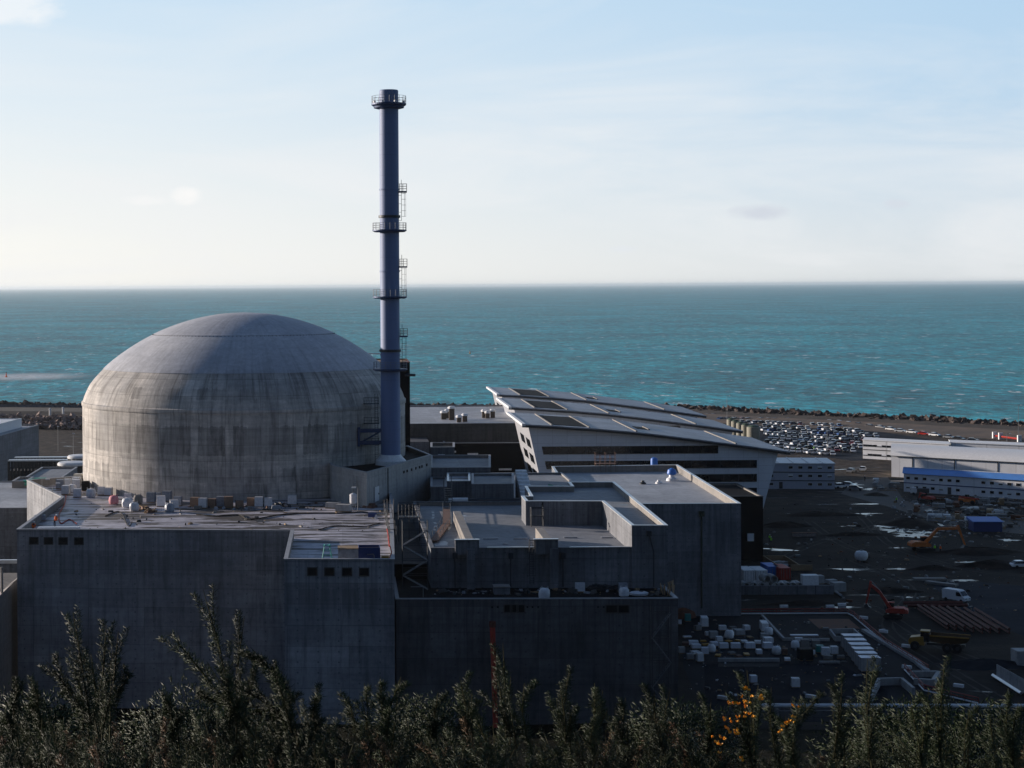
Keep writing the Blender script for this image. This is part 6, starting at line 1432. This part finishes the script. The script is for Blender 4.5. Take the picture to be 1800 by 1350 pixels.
for i, (px, py) in enumerate(((74, 843), (92, 850))):
    x, y = G(px, py, 33); simple_lamp(x, y, RZ, 2.6, ('white lamp head above the green tarpaulin', 'white lamp head right of the green tarpaulin')[i], arm=.9, r=.05)

# ================================================================ block for the recess shade, stairs and walkways right of it
vb = thing('recess_shade_block', 'black block added as the deep shade between the safeguard and auxiliary buildings', 'concrete building', (9, 260, 0))  # shade of the gap made as an added black-walled block
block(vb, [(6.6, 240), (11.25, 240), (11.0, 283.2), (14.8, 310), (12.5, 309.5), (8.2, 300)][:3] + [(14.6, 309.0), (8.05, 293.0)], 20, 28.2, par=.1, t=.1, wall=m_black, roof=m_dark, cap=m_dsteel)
def stair_tower(name, label, x0, x1, y, zs, m, rail=m_steel, lite=m_offwhite):
    t = thing(name, label, 'stair scaffold', ((x0 + x1) / 2, y, zs[0])); mb = MB(); rl = MB(); st_ = MB()
    for x in (x0, x1):
        for dy in (0, 1.6): mb.bar((x, y + dy, zs[0]), (x, y + dy, zs[-1] + 1.2), .045, 4)
    for i, (za, zb) in enumerate(zip(zs, zs[1:])):
        xa, xb_ = (x0, x1) if i % 2 else (x1, x0)
        st_.bar((xa, y, za), (xb_, y, zb), .07, 4); st_.bar((xa, y + .8, za), (xb_, y + .8, zb), .06, 4)
        for k in range(9): f = (k + .5) / 9; rl.box(xa + (xb_ - xa) * f - .15, xa + (xb_ - xa) * f + .15, y, y + .8, za + (zb - za) * f - .02, za + (zb - za) * f + .02)
        mb.bar((x0, y, zb), (x1, y, zb), .04, 4); mb.bar((x0, y + 1.6, zb), (x1, y + 1.6, zb), .04, 4)
        mb.bar((x0, y, zb + 1.0), (x1, y, zb + 1.0), .03, 4)
    mb.build('frame', m, t); st_.build('stair_stringers', lite, t); rl.build('treads', m, t); return t
stair_tower('stair_tower', 'zig-zag scaffold stair in the dark recess beside the projecting wall', 7.6, 10.8, 230.5, [26.4, 28.2, 30.1, 32.0, 33.9], m_dsteel, lite=m_steel)
stair_tower('stair_tower', 'zig-zag scaffold stair against the right end of the terrace wall', XZ(1145, 1100, 221)[0], XZ(1178, 1100, 221)[0], 220.4, [13.0, 16.0, 19.0, 22.0, 25.0], m_dsteel, lite=m_mid)
t = thing('scaffold_platform', 'black railed scaffold platform high beside the annex', 'scaffold', (9, 262, 28)); mb = MB(); xa, xb_ = XZ(700, 900, 262)[0], XZ(737, 900, 262)[0]
MB().box(xa, xb_, 261, 263, 31.6, 31.72).build('deck', m_dsteel, t)
for k in range(7):
    x = xa + (xb_ - xa) * k / 6; mb.bar((x, 261, 28.2 if k % 3 == 0 else 31.7), (x, 261, 33.6), .05, 4)
for z in (32.2, 32.7, 33.2, 33.6): mb.bar((xa, 261, z), (xb_, 261, z), .045, 4); mb.bar((xa, 263, z), (xb_, 263, z), .045, 4)
mb.build('guard_rail', m_dsteel, t)
t = thing('walkway', 'brown plank walkway with dark handrails crossing the roof at an angle', 'walkway', (*G(785, 925, 31.1), 31)); mb = MB()
P_ = [G(785, 892, 31.1), G(785, 920, 31.1), G(763, 950, 31.1)]
for a, b_ in zip(P_, P_[1:]):
    ang = math.atan2(b_[1] - a[1], b_[0] - a[0]); L = math.hypot(b_[0] - a[0], b_[1] - a[1]); MB().obox(((a[0] + b_[0]) / 2, (a[1] + b_[1]) / 2, 31.0), (L, 1.1, .12), ang).build('planks', m_brown, t)
    for s in (-.55, .55):
        ox_, oy_ = -math.sin(ang) * s, math.cos(ang) * s
        mb.bar((a[0] + ox_, a[1] + oy_, 32.0), (b_[0] + ox_, b_[1] + oy_, 32.0), .04, 4)
        for k in range(6): f = k / 5; mb.bar((a[0] + (b_[0] - a[0]) * f + ox_, a[1] + (b_[1] - a[1]) * f + oy_, 31.1), (a[0] + (b_[0] - a[0]) * f + ox_, a[1] + (b_[1] - a[1]) * f + oy_, 32.0), .035, 4)
mb.build('handrail', m_dsteel, t)
t = thing('steep_steps', 'steep dark steel steps climbing to the ledge behind the walkway', 'steps', (xb(787, 282), 282, 31)); mb = MB()
xa, xb_ = xb(780, 282), xb(794, 282)
for k in range(8): mb.box(xa, xb_, 281 + k * .25, 281.3 + k * .25, 31 + .33 * k, 31.08 + .33 * k)
for x in (xa, xb_): mb.bar((x, 281, 31), (x, 283, 34.6), .06, 4); mb.bar((x, 281, 32), (x, 283, 35.3), .04, 4)
mb.build('treads', m_dsteel, t)
t = thing('roof_puddle_sheen', 'pale puddle sheen painted on the dark roof corner beside the recess', 'patch', (*G(788, 950, 30.78), 30.78)); mb = MB()  # white puddles as thin slabs, the sky reflection put into their colour
for px, py, w, h in ((762, 905, 5, 14), (766, 925, 5, 18), (776, 955, 22, 7), (815, 912, 8, 16), (772, 940, 6, 8)):
    for k in range(3):
        x, y = G(px + rr6.uniform(-2, 2), py + (k - 1) * h / 3, 30.78); mb.obox((x, y, 30.755), (w * .075, 1.6, .012 + .002 * k), rr6.uniform(-.2, .2))
mb.build('patch', m_wrapg, t)
for i, (px, py, L) in enumerate(((862, 947, 2.0), (888, 956, .7), (915, 947, 1.9), (1003, 945, 1.8), (1067, 945, 1.6))):
    x, y = G(px, py, 30.8); tag(MB().obox((x, y, 30.77), (L, .35, .12)).build('roof_outlet', m_wrapg), 'pale roof strip, %s from the left behind the auxiliary building parapet' % ORD[i], 'roof strip', 'pale strips on the auxiliary roof')
# ================================================================ things on the front terrace
EZ = 26.21
def ex(px, y=226): return XZ(px, 1045, y)[0]
bag(ex(957, 224.5), 224.6, EZ, 1.25, m_wrap, 'bulk_bag', 'white bulk bag closest to the edge of the front terrace', 'bulk bag')
for i, px in enumerate((1014, 1019.5, 1025)): 
    crate(ex(px, 229), 229, EZ, (.42, .5, 1.2), 0, m_wrap, 'white_drum_pack', 'slim white pack, %s of three standing together on the terrace' % ORD[i], 'pack', 'three slim white packs', slats=False)
t = thing('rubble_bundle', 'long dark bundle of scrap at the foot of the auxiliary building wall', 'scrap', (ex(1062, 230), 230, EZ)); mb = MB()
for k in range(34): mb.obox((ex(1062, 230) + rr6.uniform(-1.6, 1.6), 230 + rr6.uniform(-.7, .7), EZ + rr6.uniform(0, .7)), (rr6.uniform(.6, 1.6), .16, .12), rr6.uniform(-.6, .6), 0, rr6.uniform(-.3, .3))
mb.build('planks', m_dsteel, t)
crate(ex(1095, 228.6), 228.6, EZ, (1.1, 1.0, 1.2), 0, m_wrapg, 'white_crate', 'pale crate behind the second white bag on the terrace', 'crate'); bag(ex(1096, 226), 225.6, EZ, 1.1, m_wrap, 'bulk_bag', 'white bulk bag in front of the pale crate on the terrace', 'bulk bag')
tag(MB().lathe([(1.15, 0), (1.2, .25), (.95, .36), (.01, .40)], (0, 0), 20).build('white_cover', m_wrap, smooth=True), 'flat oval white cover lying on the terrace near the right end', 'cover')
COL.objects['white_cover'].location = (ex(1123, 227), 227, EZ); COL.objects['white_cover'].scale = (1.0, .8, 1)
t = thing('terrace_shed', 'low pale-edged concrete upstand on the terrace below the first rib', 'upstand', (ex(885, 228), 228, EZ)); MB().box(ex(868, 228), ex(896, 228), 227.5, 229.5, EZ, EZ + .9).build('wall', m_mid, t); MB().box(ex(868, 228) - .05, ex(896, 228) + .05, 227.4, 229.6, EZ + .903, EZ + 1.0).build('coping', m_beige, t)
t = thing('terrace_rail', 'pale bent handrail at the left end of the terrace', 'handrail', (ex(735, 226), 226, EZ)); MB().path([(ex(722, 226), 226, EZ + 1.3), (ex(744, 226), 226, EZ + 1.3), (ex(744, 226), 226, EZ)], .05, 5).build('rail', m_steel, t)
t = thing('leaning_scaffold_boards', 'timber boards and scaffold heaped at the right end of the terrace', 'scaffold', (ex(1178, 226), 226, EZ)); mb = MB()
for k in range(12): mb.bar((ex(1165 + k * 2.2, 226), 226 + rr6.uniform(-1, 3), EZ), (ex(1163 + k * 2.4 + rr6.uniform(-6, 6), 226), 226 + rr6.uniform(-1, 3), EZ + rr6.uniform(.8, 2.0)), .07, 4)
mb.build('boards', m_wood, t)
xr = XZ(867, 1100, 221.5)[0]; t = thing('red_chute', 'red vertical pipe standing before the dark terrace wall', 'pipe', (xr, 221.4, 5))
MB().path([(xr + .35, 221.4, 5), (xr + .1, 221.4, 16), (xr - .1, 221.4, 23.3)], .33, 10).build('pipe', m_red, t, smooth=True)
MB().bar((xr - .1, 221.4, 23.3), (xr - .1, 221.4, 24.0), .42, 10).build('collar', m_dred, t)
for z in (9, 13, 17, 21): MB().bar((xr + .1, 221.4, z), (xr + .1, 222.3, z), .08, 5).build('bracket', m_dred, t)
tag(MB().bar((XZ(12, 940, 252)[0] * 0 - 46.2, 246, 10), (-46.2, 246, 27.2), .18, 8).build('corner_pipe', m_beige), 'pale vertical pipe at the left edge of the big wall', 'pipe')

# ================================================================ earth heaps, tracks and litter of the building site
m_mud = roofing('dug_earth', (.016, .013, .012), (.038, .028, .022), (.4, .6), (.3, .3, .3), (.95, .9), spec=.1)
q7 = random.Random(77)
def mound(px, py, L, Wd, h, label, m=m_mud):
    x, y = G(px, py); n = 22; rings = 7; vs = []; ph = q7.uniform(0, 6)
    for r_ in range(rings + 1):
        f = r_ / rings
        for i in range(n):
            a = 2 * PI * i / n; k = (1 - f) * (1 + .16 * math.sin(3 * a + ph) + .1 * math.sin(7 * a + ph * 2))
            vs.append((x + k * L / 2 * math.cos(a) + q7.uniform(-.15, .15), y + k * Wd / 2 * math.sin(a) + q7.uniform(-.15, .15), -.05 + h * math.sin(f * PI / 2) ** 1.3 * q7.uniform(.9, 1.08)))
    mb = MB(); mb.add(vs, [(j * n + i, j * n + (i + 1) % n, (j + 1) * n + (i + 1) % n, (j + 1) * n + i) for j in range(rings) for i in range(n)] + [tuple(range(rings * n, (rings + 1) * n))])
    return tag(mb.build('earth_mound', m, smooth=True), label, 'earth mound')
mound(1600, 921, 16, 20, 1.6, 'dark brown earth mound left of the storage ground')
mound(1720, 972, 22, 9, 1.4, 'long dark spoil bank right of the orange excavator')
mound(1745, 996, 16, 8, 1.6, 'dark spoil heap above the asphalt yard')
mound(1640, 1000, 13, 6, .9, 'low reddish spoil heap below the orange excavator')
mound(1440, 905, 26, 9, 1.0, 'broad low earth bank in the shade behind the brick stack')
mound(1380, 925, 14, 8, 1.3, 'dark earth heap near the black clad block')
mound(1560, 1040, 15, 6, 1.0, 'earth heap behind the red-orange excavator')
mound(1540, 870, 8, 9, .8, 'small earth heap beside the wet road')
mound(1500, 940, 20, 7, .8, 'flat earth heap left of the puddles')
mound(1420, 1062, 22, 5, .8, 'low dark bank below the retaining wall')
mound(1730, 1170, 18, 7, 1.2, 'grey gravel heap below the dump truck', m_slab)
# wheel ruts
m_rut = plain('wheel_rut', (.042, .036, .034), .9, var=.35, scale=.8, spec=.15)
for i, pts in enumerate(([(1345, 1000), (1420, 960), (1520, 930), (1600, 905)], [(1380, 1075), (1480, 1060), (1540, 1070), (1640, 1130), (1760, 1175)], [(1400, 890), (1500, 900), (1570, 960), (1700, 1000), (1800, 1012)], [(1500, 985), (1600, 1035), (1560, 1100), (1650, 1165), (1760, 1230)], [(1420, 915), (1500, 965), (1640, 985), (1800, 965)])):
    P3 = [G(*p) for p in pts]; sm = smooth(P3, 14)
    for o_ in (-.95, .95):
        mb = MB(); prev = None
        for j in range(len(sm) - 1):
            a = Vector(sm[j]); b_ = Vector(sm[j + 1]); d = (b_ - a).normalized(); nn = Vector((-d.y, d.x)); w = .22 + .12 * math.sin(j * 1.7 + i)
            p = (a + nn * (o_ - w), a + nn * (o_ + w))
            if prev: mb.add([(prev[0].x, prev[0].y, .004), (prev[1].x, prev[1].y, .004), (p[1].x, p[1].y, .004), (p[0].x, p[0].y, .004)], [(0, 1, 2, 3)])
            prev = p
        o = mb.build('wheel_track', m_rut); struct(o)
# scattered litter and stones on the ground
def litter(name, label, region, n, size, mats, z=0.0, seed=1):
    g = random.Random(seed); mb = MB()
    for k in range(n):
        px = g.uniform(region[0], region[2]); py = g.uniform(region[1], region[3]); x, y = G(px, py, z); s_ = size * g.choice((.3, .4, .5, .7, 1.0, 1.6))
        mb.obox((x, y, z + .004), (s_ * g.uniform(.5, 2.4), s_ * g.uniform(.4, 1.0), s_ * g.uniform(.2, .8)), g.uniform(0, 3), g.randrange(len(mats)), 0, g.uniform(.5, .95))
    o = mb.build(name, mats); tag(o, label, 'litter'); o['kind'] = 'stuff'; return o
litter('site_litter', 'small stones and scraps scattered over the muddy yard', (1345, 880, 1800, 1075), 520, .38, [m_mud, m_dark, m_beige, m_steel, m_rust, m_wood], 0, 1)
litter('storage_litter', 'small scraps lying between the stored material piles', (1570, 872, 1800, 945), 420, .55, [m_dark, m_beige, m_steel, m_light, m_wood, m_offwhite], 0, 2)
litter('yard_litter', 'small scraps and tools lying about the works yard', (1200, 1090, 1560, 1230), 300, .32, [m_dark, m_beige, m_steel, m_dsteel, m_clad, m_wood], .02, 3)
litter('roof_litter', 'small scraps and offcuts strewn on the wet roof', (130, 885, 680, 935), 150, .28, [m_dark, m_beige, m_dsteel, m_dsteel, m_wood], RZ, 4)
litter('roof_litter', 'small scraps strewn along the dome foot between the crates', (330, 885, 580, 897), 110, .42, [m_dark, m_beige, m_dsteel, m_wrapg, m_brown], RZ, 5)
litter('terrace_litter', 'small scraps and offcuts along the foot of the auxiliary building wall', (760, 1036, 1165, 1046), 130, .40, [m_dark, m_dsteel, m_dsteel, m_wood, m_wrapg], 26.22, 6)
# ================================================================ gorse in the foreground
def gorse_mat(name, c0, c1, rough=.5):
    m, nt, b = mat(name)
    pos = N(nt, 'ShaderNodeNewGeometry').outputs['Position']
    n1_ = noise(nt, pos, 2.3, 3, .6); n2_ = noise(nt, pos, 60, 2, .6)
    c = mix(nt, ramp(nt, n1_, [(.35, 0.0), (.65, 1.0)]), c0, c1)
    c = mix(nt, 1.0, c, ramp(nt, n2_, [(.3, .5), (.7, 1.7)]), 'MULTIPLY')
    nt.links.new(c, b.inputs['Base Color']); b.inputs['Roughness'].default_value = rough
    b.inputs['Specular IOR Level'].default_value = .22
    return m
m_gorse = gorse_mat('gorse_spines', (.007, .0145, .003), (.020, .033, .008))
m_gorse_dry = gorse_mat('dry_gorse_spines', (.07, .032, .015), (.11, .065, .03))
m_gstem = gorse_mat('gorse_stem', (.03, .028, .014), (.05, .05, .02), .8)
m_petal = plain('gorse_petal', (.85, .36, .01), .55, var=.2, scale=30)
NR = np.random.default_rng(5)
def spine_block(base, dirn, L, w):
    """many thin three-sided spines at once: base, unit direction, length, width"""
    n = len(base); ref = np.where(np.abs(dirn[:, 2:3]) < .8, np.array([[0, 0, 1.0]]), np.array([[1.0, 0, 0]]))
    u = np.cross(dirn, ref); u /= np.linalg.norm(u, axis=1, keepdims=True); v = np.cross(dirn, u)
    V = np.empty((n, 4, 3)); L = L[:, None]; w = w[:, None]
    for k in range(3):
        a = 2 * PI * k / 3; V[:, k] = base + (u * math.cos(a) + v * math.sin(a)) * w
    V[:, 3] = base + dirn * L
    i = np.arange(n)[:, None] * 4
    Fc = np.concatenate([i + np.array([[0, 1, 3]]), i + np.array([[1, 2, 3]]), i + np.array([[2, 0, 3]])], 1).reshape(-1, 3)
    return V.reshape(-1, 3), Fc
def shoot_template(L, dens=620, bend=.12, seed=0):
    g = np.random.default_rng(seed); n = int(L * dens)
    t = np.sort(g.uniform(0, 1, n) ** .85); ang = np.arange(n) * 2.399 + g.uniform(-.5, .5, n)
    ph = g.uniform(0, 6); cx = bend * L * t ** 2 * math.cos(ph); cy = bend * L * t ** 2 * math.sin(ph)
    ax = np.stack([cx, cy, t * L], 1)
    # short side twigs carry most of the spines
    twig = g.uniform(0, 1, n) < .72; off = np.where(twig, g.uniform(.003, .022, n), .001) * (1.2 - t * .7)
    out = np.stack([np.cos(ang), np.sin(ang), np.full(n, .55)], 1); out /= np.linalg.norm(out, axis=1, keepdims=True)
    b = ax + out * off[:, None]
    d = out + g.normal(0, .45, (n, 3)); d[:, 2] += .25; d /= np.linalg.norm(d, axis=1, keepdims=True)
    ln = g.uniform(.012, .026, n) * (1.1 - .35 * t); w = g.uniform(.0010, .0017, n)
    return b, d, ln, w, ax
TPL = [shoot_template(1.0 * l, seed=k, dens=dn) for k, (l, dn) in enumerate([(.26, 800), (.30, 760), (.34, 720), (.24, 850), (.32, 760), (.28, 800), (.36, 700), (.30, 800)])]
def np_mesh(name, V, Fc, m, parent):
    me = bpy.data.meshes.new(name); V = V - np.array(parent['_loc'])
    me.vertices.add(len(V)); me.vertices.foreach_set('co', V.astype(np.float32).ravel())
    me.loops.add(len(Fc) * 3); me.loops.foreach_set('vertex_index', Fc.astype(np.int32).ravel())
    me.polygons.add(len(Fc)); me.polygons.foreach_set('loop_start', np.arange(0, len(Fc) * 3, 3, dtype=np.int32))
    me.materials.append(m); me.update(calc_edges=True); me.validate()
    o = bpy.data.objects.new(name, me); COL.objects.link(o); o.parent = parent; return o
class Bush:
    def __init__(s): s.V = []; s.F = []; s.n = 0; s.st = MB(); s.DV = []; s.DF = []; s.dn = 0; s.fl = []
    def shoot(s, base, tip, k, dry=False):
        base = np.array(base); tip = np.array(tip); L = np.linalg.norm(tip - base); b, d, ln, w, ax = TPL[k % len(TPL)]
        l0 = ax[-1, 2]; z = (tip - base) / L; x = np.cross([0, 1.0, .1], z); x /= np.linalg.norm(x); y = np.cross(z, x)
        a = NR.uniform(0, 6); x2 = x * math.cos(a) + y * math.sin(a); y2 = -x * math.sin(a) + y * math.cos(a); M = np.stack([x2, y2, z], 0)
        sc_ = np.array([1, 1, L / l0])
        reps = max(1, int(round(L / l0))); 
        for r_ in range(reps):       # long shoots are built of several lengths so that the spines stay dense
            if reps == 1: bb = b * sc_
            else:
                bb = b.copy(); bb[:, 2] = (bb[:, 2] / l0 + r_) * L / reps
                bb[:, 0] *= 1 - .5 * r_ / reps; bb[:, 1] *= 1 - .5 * r_ / reps
            V, Fc = spine_block(bb @ M + base, d @ M, ln, w)
            if dry: s.DV.append(V); s.DF.append(Fc + s.dn); s.dn += len(V)
            else: s.V.append(V); s.F.append(Fc + s.n); s.n += len(V)
        s.st.bar(base, tip, .0036, 4, 0, .0008)
    def flower(s, p): s.fl.append(p)
    def build(s, loc, label):
        t = thing('gorse_bush', label, 'gorse bush', loc, 'gorse bushes on the cliff edge')
        np_mesh('spines', np.concatenate(s.V), np.concatenate(s.F), m_gorse, t)
        if s.DV: np_mesh('dry_spines', np.concatenate(s.DV), np.concatenate(s.DF), m_gorse_dry, t)['label'] = 'rusty brown dry spines'
        s.st.build('stems', m_gstem, t)
        for p in s.fl:
            mb = MB(); q = rnd; c = Vector(p)
            for k in range(3):
                a = q.uniform(0, 6.3); d = Vector((math.cos(a) * .6, math.sin(a) * .6, q.uniform(.2, 1))).normalized(); u = d.orthogonal().normalized(); v = d.cross(u); L = q.uniform(.008, .013); w = L * .42
                pts = [c, c + d * L * .35 + u * w, c + d * L * .8 + u * w * .8, c + d * L, c + d * L * .8 - u * w * .8, c + d * L * .35 - u * w, c + d * L * .5 + v * w * .6]
                mb.add(pts, [(0, 1, 6), (1, 2, 6), (2, 3, 6), (3, 4, 6), (4, 5, 6), (5, 0, 6)])
            mb.build('flower', m_petal, t)
        return t
X0, X1 = -2.6, 3.9
cells = []
for r_, (ya, yb_, n, xa, xb_) in enumerate(((3.7, 5.1, 6, -1.1, 1.9), (5.1, 6.9, 9, -1.35, 2.55))):
    for i in range(n): cells.append((r_, xa + (xb_ - xa) * i / n, xa + (xb_ - xa) * (i + 1) / n, ya, yb_, Bush()))
cells += [(2, -2.7, -1.35, 3.7, 6.9, Bush()), (2, 2.55, 4.0, 3.7, 6.9, Bush())]
def bush_at(x, y):
    for c in cells:
        if c[1] <= x < c[2] and c[3] <= y < c[4]: return c[5]
    return min(cells, key=lambda c: abs((c[1] + c[2]) / 2 - x) + abs((c[3] + c[4]) / 2 - y))[5]
def crest(px):      # outline of the gorse mass against the site, photo pixels
    P_ = [(-300, 1235), (0, 1222), (60, 1215), (130, 1215), (240, 1230), (330, 1222), (400, 1205), (480, 1215), (560, 1212), (600, 1222), (660, 1218), (720, 1225), (800, 1222), (860, 1235), (930, 1240), (990, 1230), (1060, 1238), (1150, 1232),
          (1220, 1245), (1290, 1262), (1340, 1262), (1400, 1262), (1460, 1250), (1540, 1262), (1600, 1268), (1660, 1270), (1730, 1275), (1800, 1265), (2100, 1260)]
    for (a, ya), (b_, yb_) in zip(P_, P_[1:]):
        if px <= b_: return ya + (yb_ - ya) * (px - a) / (b_ - a)
    return 1260
NSH = 3600
for i in range(NSH):
    y = NR.uniform(3.75, 6.85); x = NR.uniform(X0, X1)
    if not (-600 / 3200 * y - 1.2 < x < 1200 / 3200 * y + 1.2): continue
    pxx = CX + x / y * F; zc_ = XZ(min(max(pxx, 0), 1800), crest(pxx) + 12, 6.8)[1]      # height of the mass at its far edge
    top = zc_ + (6.8 - y) * .135 + .035 * math.sin(x * 5.1 + y * 3.3) + .025 * math.sin(x * 11 + 2 * y) * math.cos(y * 7) + NR.normal(0, .024) - .09
    L = NR.uniform(.18, .34); lean = NR.normal(0, .13, 2)
    dry = (math.sin(x * 3.1 + 1.0) * math.sin(y * 4.2 + 2) > .72) and NR.random() < .45 or NR.random() < .015
    b_ = bush_at(x, y); b_.shoot((x - lean[0], y - lean[1], top - L), (x, y, top), i, dry)
tall = [((128, 1075), (152, 1225)), ((187, 1098), (170, 1225)), ((208, 1109), (188, 1235)), ((80, 1160), (135, 1235)), ((236, 1177), (195, 1240)), ((66, 1197), (72, 1250)), ((30, 1208), (25, 1260)), ((160, 1150), (165, 1240)), ((128, 1158), (140, 1240)),
        ((357, 1036), (398, 1200)), ((299, 1112), (405, 1240)), ((430, 1083), (418, 1225)), ((440, 1137), (478, 1180)), ((478, 1172), (500, 1245)), ((455, 1168), (425, 1235)), ((385, 1190), (470, 1240)), ((300, 1220), (302, 1265)), ((340, 1218), (400, 1240)), ((510, 1212), (505, 1260)), ((555, 1216), (548, 1270)), ((395, 1180), (400, 1240)),
        ((640, 1200), (642, 1250)), ((668, 1188), (672, 1250)), ((705, 1190), (690, 1250)), ((612, 1222), (625, 1260)), ((770, 1218), (765, 1260)), ((808, 1190), (815, 1250)), ((795, 1205), (825, 1250)), ((884, 1130), (888, 1250)), ((872, 1165), (890, 1250)), ((922, 1200), (925, 1260)), ((1000, 1182), (992, 1260)), ((985, 1212), (990, 1265)), ((1045, 1200), (1040, 1265)),
        ((1060, 1212), (1050, 1260)), ((1100, 1225), (1098, 1270)), ((1150, 1210), (1160, 1280)), ((1178, 1212), (1170, 1280)), ((1250, 1228), (1245, 1290)), ((1313, 1178), (1318, 1290)), ((1296, 1218), (1310, 1290)), ((1333, 1205), (1322, 1280)), ((1356, 1208), (1362, 1290)), ((1408, 1222), (1400, 1300)), ((1385, 1262), (1390, 1300)),
        ((1467, 1190), (1475, 1290)), ((1480, 1200), (1470, 1290)), ((1450, 1215), (1400, 1270)), ((1525, 1158), (1528, 1290)), ((1535, 1175), (1530, 1290)), ((1660, 1163), (1655, 1290)), ((1650, 1190), (1655, 1290)), ((1632, 1212), (1622, 1290)), ((1600, 1232), (1612, 1300)), ((1705, 1248), (1700, 1300)), ((1772, 1210), (1778, 1300)), ((1790, 1235), (1785, 1300)), ((1740, 1262), (1745, 1310))]
for i, ((tx, ty), (bx, by)) in enumerate(tall):
    D = 5.9 + .7 * ((i * 37) % 10) / 10; x1, z1 = XZ(tx, ty, D); x0, z0 = XZ(bx, by, D + .05)
    b_ = bush_at(x0, min(6.85, D)); v = np.array([x1 - x0, -.05, z1 - z0]); base = np.array([x0, D + .05, z0]) - v / np.linalg.norm(v) * .10
    mid = (base + np.array([x1, D, z1])) / 2 + np.array([.012 * math.sin(i), .01, 0])
    b_.shoot(base, mid + v * .04, i + 1); b_.shoot(mid, (x1, D, z1), i)
    if i < 21: b_.shoot(base, mid + v * .04, i + 5); b_.shoot(mid - v * .05, (x1, D, z1), i + 3)
    elif i % 3: b_.shoot(base, mid + v * .2 + np.array([.03 * math.sin(i * 3), 0, 0]), i + 5)
    b_.shoot(base + np.array([.02, .03, -.05]), mid + v * .15 + np.array([.025 * math.sin(i * 2), .03, .02]), i + 2)
fl = [(1314, 1208), (1313, 1216), (1302, 1228), (1315, 1238), (1322, 1226), (1308, 1236), (1297, 1240), (1285, 1238), (1290, 1236), (1310, 1244), (1280, 1262), (1295, 1266), (1302, 1262), (1278, 1268), (1290, 1272), (1308, 1258), (1275, 1282), (1285, 1286), (1340, 1230), (1338, 1229), (1265, 1297), (1292, 1288), (1395, 1262), (1384, 1276), (1378, 1282), (1392, 1270), (1408, 1245), (1374, 1286), (1268, 1325), (1300, 1337), (1250, 1300), (1262, 1306), (1272, 1300), (1320, 1258), (1392, 1240)]
for i, (px, py) in enumerate(fl):
    for k in range(1 + i % 2):
        D = 5.72 + rnd.uniform(-.05, .05); x, z = XZ(px + rnd.uniform(-4, 4), py + rnd.uniform(-4, 4), D); bush_at(x, D).flower((x, D, z))
front = ['nearest gorse clump cut by the bottom left corner', 'low dark gorse clump at the bottom edge below the left concrete wall', 'gorse clump at the bottom edge below the joint of the two concrete walls', 'gorse clump at the bottom edge below the dark terrace wall',
         'gorse clump at the bottom edge below the yellow-flowering bush', 'nearest gorse clump cut by the bottom right corner']
back = ['low gorse at the far left edge of the picture', 'gorse with a fan of upright prickly shoots at the left', 'gorse with the tallest forked prickly shoots before the left wall', 'gorse with short stubby shoots below the projecting concrete wall', 'gorse with one slim shoot beside the red pipe',
        'gorse with short shoots below the right end of the terrace wall', 'gorse carrying the bright yellow flowers', 'gorse with tall upright shoots right of the yellow flowers', 'gorse at the far right edge before the pale pipe']
outer = ['outermost gorse bush beyond the left picture edge', 'outermost gorse bush beyond the right picture edge']
ii = [0, 0, 0]
for r_, xa, xb_, ya, yb_, b_ in cells:
    lab = (front, back, outer)[r_][ii[r_]]; ii[r_] += 1
    if b_.V: b_.build(((xa + xb_) / 2, (ya + yb_) / 2, 62.7), lab)
# dark shrubs farther down the slope
for i, (px, py, D, s_) in enumerate(((1605, 1262, 30, 1.1), (1730, 1285, 26, 1.0), (330, 1245, 34, 1.2), (60, 1250, 28, .9), (1190, 1262, 36, 1.0), (760, 1250, 38, 1.0))):
    x, z = XZ(px, py, D); g = np.random.default_rng(40 + i); n = 5200
    d = g.normal(0, 1, (n, 3)); d /= np.linalg.norm(d, axis=1, keepdims=True); r_ = s_ * g.uniform(.55, 1.0, n) * (1 + .25 * np.sin(d[:, 0] * 5 + i) * np.cos(d[:, 1] * 4))
    P_ = d * r_[:, None] * np.array([1.3, 1.1, .9]) + np.array([x, D, z - s_ * .6]); dd = d + g.normal(0, .6, (n, 3)); dd /= np.linalg.norm(dd, axis=1, keepdims=True)
    V, Fc = spine_block(P_, dd, g.uniform(.06, .14, n), g.uniform(.008, .02, n))
    t = thing('shrub', ('dark rounded shrub below the gorse right of the yellow flowers', 'dark shrub on the slope near the bottom right', 'dark shrub on the slope between the two tall gorse bushes', 'dark shrub on the slope at the far left', 'dark shrub on the slope under the terrace wall corner', 'dark shrub on the slope before the dark gap')[i], 'shrub', (x, D, z - 2))
    np_mesh('foliage', V, Fc, m_gorse, t)
    st_ = MB()
    for k in range(5): st_.bar((x, D, hill_z(x, D) - .2), (x + g.uniform(-.8, .8), D + g.uniform(-.5, .5), z - s_ * .5), .05, 5, 0, .02)
    st_.build('stems', m_gstem, t)
